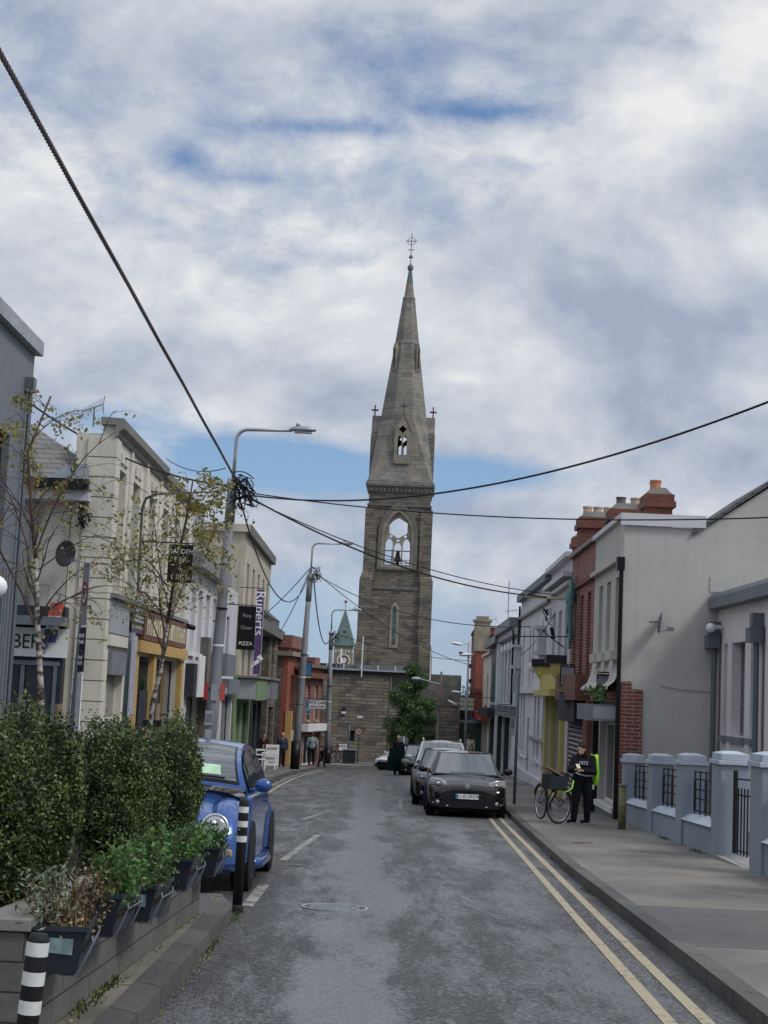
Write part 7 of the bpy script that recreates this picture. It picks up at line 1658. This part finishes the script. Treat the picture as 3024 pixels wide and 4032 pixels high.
b = MB(); b.box(-.2, .2, -.15, .15, 0, .02).box(-.21, -.19, -.16, .16, 0, .27).box(.19, .21, -.16, .16, 0, .27).box(-.19, .19, -.17, -.15, 0, .27).box(-.19, .19, .15, .17, 0, .27); b.build('basket_body', M_darkshop, bs)
MB().obox((-.02, 0, .34), (.46, .25, .03), 0, 0, .45).build('folded_board', M_wood, bs); b = MB().ball((.16, 0, .22), .15, 12, 8, (1, .9, .8)); b.build('black_jacket', M_clothb, bs, True)
MB().tube([(.05, -.05, -.02), (.2, -.1, -.06), (.36, -.08, .02), (.42, -.02, .18)], .013, 8).build('green_strap', M_hivis, bs, True)
for (x, rz, m, lab) in ((-2.15, 70, M_yellow, 'yellow-framed bicycle leaning in the rack by the farthest lamp pole'), (-1.95, 82, M_black, 'black bicycle parked second in the rack at the stone wall'), (-1.6, 95, M_red, 'dark red-framed bicycle at the rack nearest the bin')):
    bicycle(lab, (x-.35, 94.6+(x+2)*.8, gz(0, 92)+.14), radians(rz), m, lean=.1, group='bicycles parked at the stone wall')
t = thing('bicycle_rack', 'low steel bicycle rack beneath the plaque on the stone wall', 'bicycle rack', (-2.0, 95.6, gz(0, 92)+.14))
b = MB()
for k in range(4): x = -.6+k*.4; b.tube([(x, -.2, 0), (x, -.2, .75), (x, .3, .75), (x, .3, 0)], .022, 6)
b.build('hoop', M_galv, t, True)
# ornaments and small things on the street
t = thing('stone_ball', 'white round globe on the yellow shop console', 'ornament', AT(2108, 2625, 53)); MB().ball((0, 0, 0), .22, 14, 10).build('globe', M_whitep, t, True)
t = thing('floodlight', 'black arm floodlight above the mustard shop fascia', 'light', (5.3, 47.4, 3.26)); MB().tube([(0.4, 0, 0), (-.1, 0, .35), (-.25, 0, .5)], .02, 6).build('arm', M_iron, t, True); MB().obox((0.05, 0, .42), (.1, .14, .36), 0, 0, -.25).build('lamp_head', M_iron, t)
for k, (px, py) in enumerate(((2058, 2975), (2070, 2980), (2112, 2995), (2123, 3000))):
    p = AT(px, py, (62, 61, 57, 56)[k]); t = thing('garden_ornament', ('white ornament on the far window ledge, further one', 'white ornament on the far window ledge, nearer one', 'white ornament on the near window ledge, further one', 'white ornament on the near window ledge, nearer one')[k], 'ornament', (p.x, p.y, p.z)); MB().lathe([(.07, -.12), (.1, 0), (.04, .08), (.06, .14), (.01, .2)], 10).build('figure', M_whitep, t, True)
t = thing('paper_litter', 'crumpled white paper lying on the right footpath by the yellow shop', 'litter', AT(2120, 3112, 52)); t.location.z = gz(t.location.x, 52)+PAV; b = MB(); b.grid(lambda i, j: (i*.08-.2, j*.08, .02+.03*sin(i*2+j)), 6, 3); b.build('sheet', M_whitep, t)
# ---------------------------------------------------------------- sky, sun, camera
w = bpy.data.worlds.new('World'); SC.world = w; w.use_nodes = True; nt = w.node_tree
for n in list(nt.nodes): nt.nodes.remove(n)
L_ = nt.links.new
SUN_EL, SUN_AZ = radians(48), radians(118)     # azimuth measured clockwise from +Y
sky = N(nt, 'ShaderNodeTexSky'); sky.sky_type = 'NISHITA'; sky.sun_disc = False; sky.sun_elevation = SUN_EL; sky.sun_rotation = SUN_AZ; sky.altitude = 20

tc = N(nt, 'ShaderNodeTexCoord'); sp = N(nt, 'ShaderNodeSeparateXYZ'); L_(tc.outputs['Generated'], sp.inputs[0])
def math_(op, a, b_=None, clamp=False):
    m = N(nt, 'ShaderNodeMath', operation=op); m.use_clamp = clamp
    for i, s in enumerate((a, b_)):
        if s is None: continue
        if hasattr(s, 'is_linked'): L_(s, m.inputs[i])
        else: m.inputs[i].default_value = s
    return m.outputs[0]
# cloud deck: noise on the view direction, flattened so that the banks lie level
zc = math_('MAXIMUM', sp.outputs[2], 0.0)
def cloudnoise(loc, sc, scale, rough, dist=0.2):
    m = N(nt, 'ShaderNodeMapping'); m.inputs['Location'].default_value = loc; m.inputs['Scale'].default_value = sc; L_(tc.outputs['Generated'], m.inputs['Vector'])
    n = N(nt, 'ShaderNodeTexNoise', Scale=scale, Detail=12.0, Roughness=rough, Distortion=dist); L_(m.outputs[0], n.inputs['Vector']); return n.outputs['Fac']
V0 = (3.1, 1.4, 0.35); SQ = (1.0, 1.0, 1.35)
n1 = cloudnoise(V0, SQ, 4.2, 0.56); n1u = cloudnoise((V0[0]+.012, V0[1], V0[2]+.05), SQ, 4.2, 0.56); n2 = cloudnoise((7.7, 2.2, 1.1), (1, 1, 1.8), 14.0, 0.7)
# openings in the cloud where the photograph has them, given as directions
def hole(px, py, sx, sy, amt):
    d = (AT(px, py, 1)-Vector((0, 0, CAMZ))).normalized(); az = d.x/d.y; el = d.z/d.y
    ux = math_('DIVIDE', math_('SUBTRACT', math_('DIVIDE', sp.outputs[0], math_('MAXIMUM', sp.outputs[1], .05)), az), sx/F_)
    uz = math_('DIVIDE', math_('SUBTRACT', math_('DIVIDE', sp.outputs[2], math_('MAXIMUM', sp.outputs[1], .05)), el), sy/F_)
    r2 = math_('ADD', math_('MULTIPLY', ux, ux), math_('MULTIPLY', uz, uz))
    return math_('MULTIPLY', math_('POWER', 2.718, math_('MULTIPLY', r2, -1.0)), amt)
tot = None
for h in HOLES:
    o = hole(*h); tot = o if tot is None else math_('ADD', tot, o)
base = math_('ADD', math_('MULTIPLY', n1, 1.5), math_('MULTIPLY', n2, 0.5))      # mean about 1.0
dens = math_('SUBTRACT', base, tot)
cov = ramp(nt, dens, [(COV0, (0, 0, 0)), ((COV0+COV1)/2, (.55,)*3), (COV1, (1, 1, 1))])
n3 = cloudnoise((9.3, 4.1, 2.0), (1, 1, 1.9), 3.2, 0.5)
relief = math_('MULTIPLY', math_('SUBTRACT', n1, n1u), 2.0)
lit = math_('ADD', math_('ADD', relief, math_('MULTIPLY', n3, 0.75)), math_('MULTIPLY', n2, 0.34))
for h in BRIGHT: lit = math_('ADD', lit, hole(*h))
shd = ramp(nt, lit, CLOUDCOL)
elev = ramp(nt, zc, [(0.0, (0.5, 0.5, 0.5)), (0.46, (0.5, 0.5, 0.5)), (0.75, (0.85, 0.85, 0.84))])
cc = mix(nt, 1.0, shd.outputs[0], elev.outputs[0], 'MULTIPLY')
cs = N(nt, 'ShaderNodeVectorMath', operation='SCALE'); cs.inputs['Scale'].default_value = CLOUDGAIN*2; L_(cc, cs.inputs[0])
clr = ramp(nt, zc, [(0.0, (.50, .68, .90)), (0.10, (.36, .60, .92)), (0.28, (.20, .36, .68)), (1.0, (.08, .17, .42))])
cls = N(nt, 'ShaderNodeVectorMath', operation='SCALE'); cls.inputs['Scale'].default_value = 6.3; L_(clr.outputs[0], cls.inputs[0])
clear = mix(nt, 0.82, sky.outputs[0], cls.outputs[0])
mxo = mix(nt, cov.outputs[0], clear, cs.outputs[0])
bg = N(nt, 'ShaderNodeBackground'); bg.inputs['Strength'].default_value = SKYSTR; L_(mxo, bg.inputs['Color'])
ow = N(nt, 'ShaderNodeOutputWorld'); L_(bg.outputs[0], ow.inputs[0])
sl = bpy.data.lights.new('sun', 'SUN'); sl.energy = SUNE; sl.angle = radians(14); sl.color = (1.0, 0.97, 0.93)
so = bpy.data.objects.new('sun', sl); COL.objects.link(so)
sd = Vector((cos(SUN_EL)*sin(SUN_AZ), cos(SUN_EL)*cos(SUN_AZ), sin(SUN_EL))); so.rotation_euler = sd.to_track_quat('Z', 'Y').to_euler(); so.location = (0, 0, 60)
cam = bpy.data.cameras.new('camera'); co = bpy.data.objects.new('camera', cam); COL.objects.link(co); SC.camera = co
cam.sensor_fit = 'VERTICAL'; cam.sensor_height = 36.0; cam.sensor_width = 27.0; cam.lens = F_/4032*36; cam.clip_start = 0.1; cam.clip_end = 6000
M = Matrix((_R, _U, -_fw)).transposed().to_4x4(); M.translation = Vector((0, 0, CAMZ)); co.matrix_world = M
vs = SC.view_settings; vs.view_transform = 'Standard'; vs.look = 'None'; vs.exposure = EXPO; vs.gamma = 1.0; vs.use_curve_mapping = False
SC.render.resolution_x = 768; SC.render.resolution_y = 1024
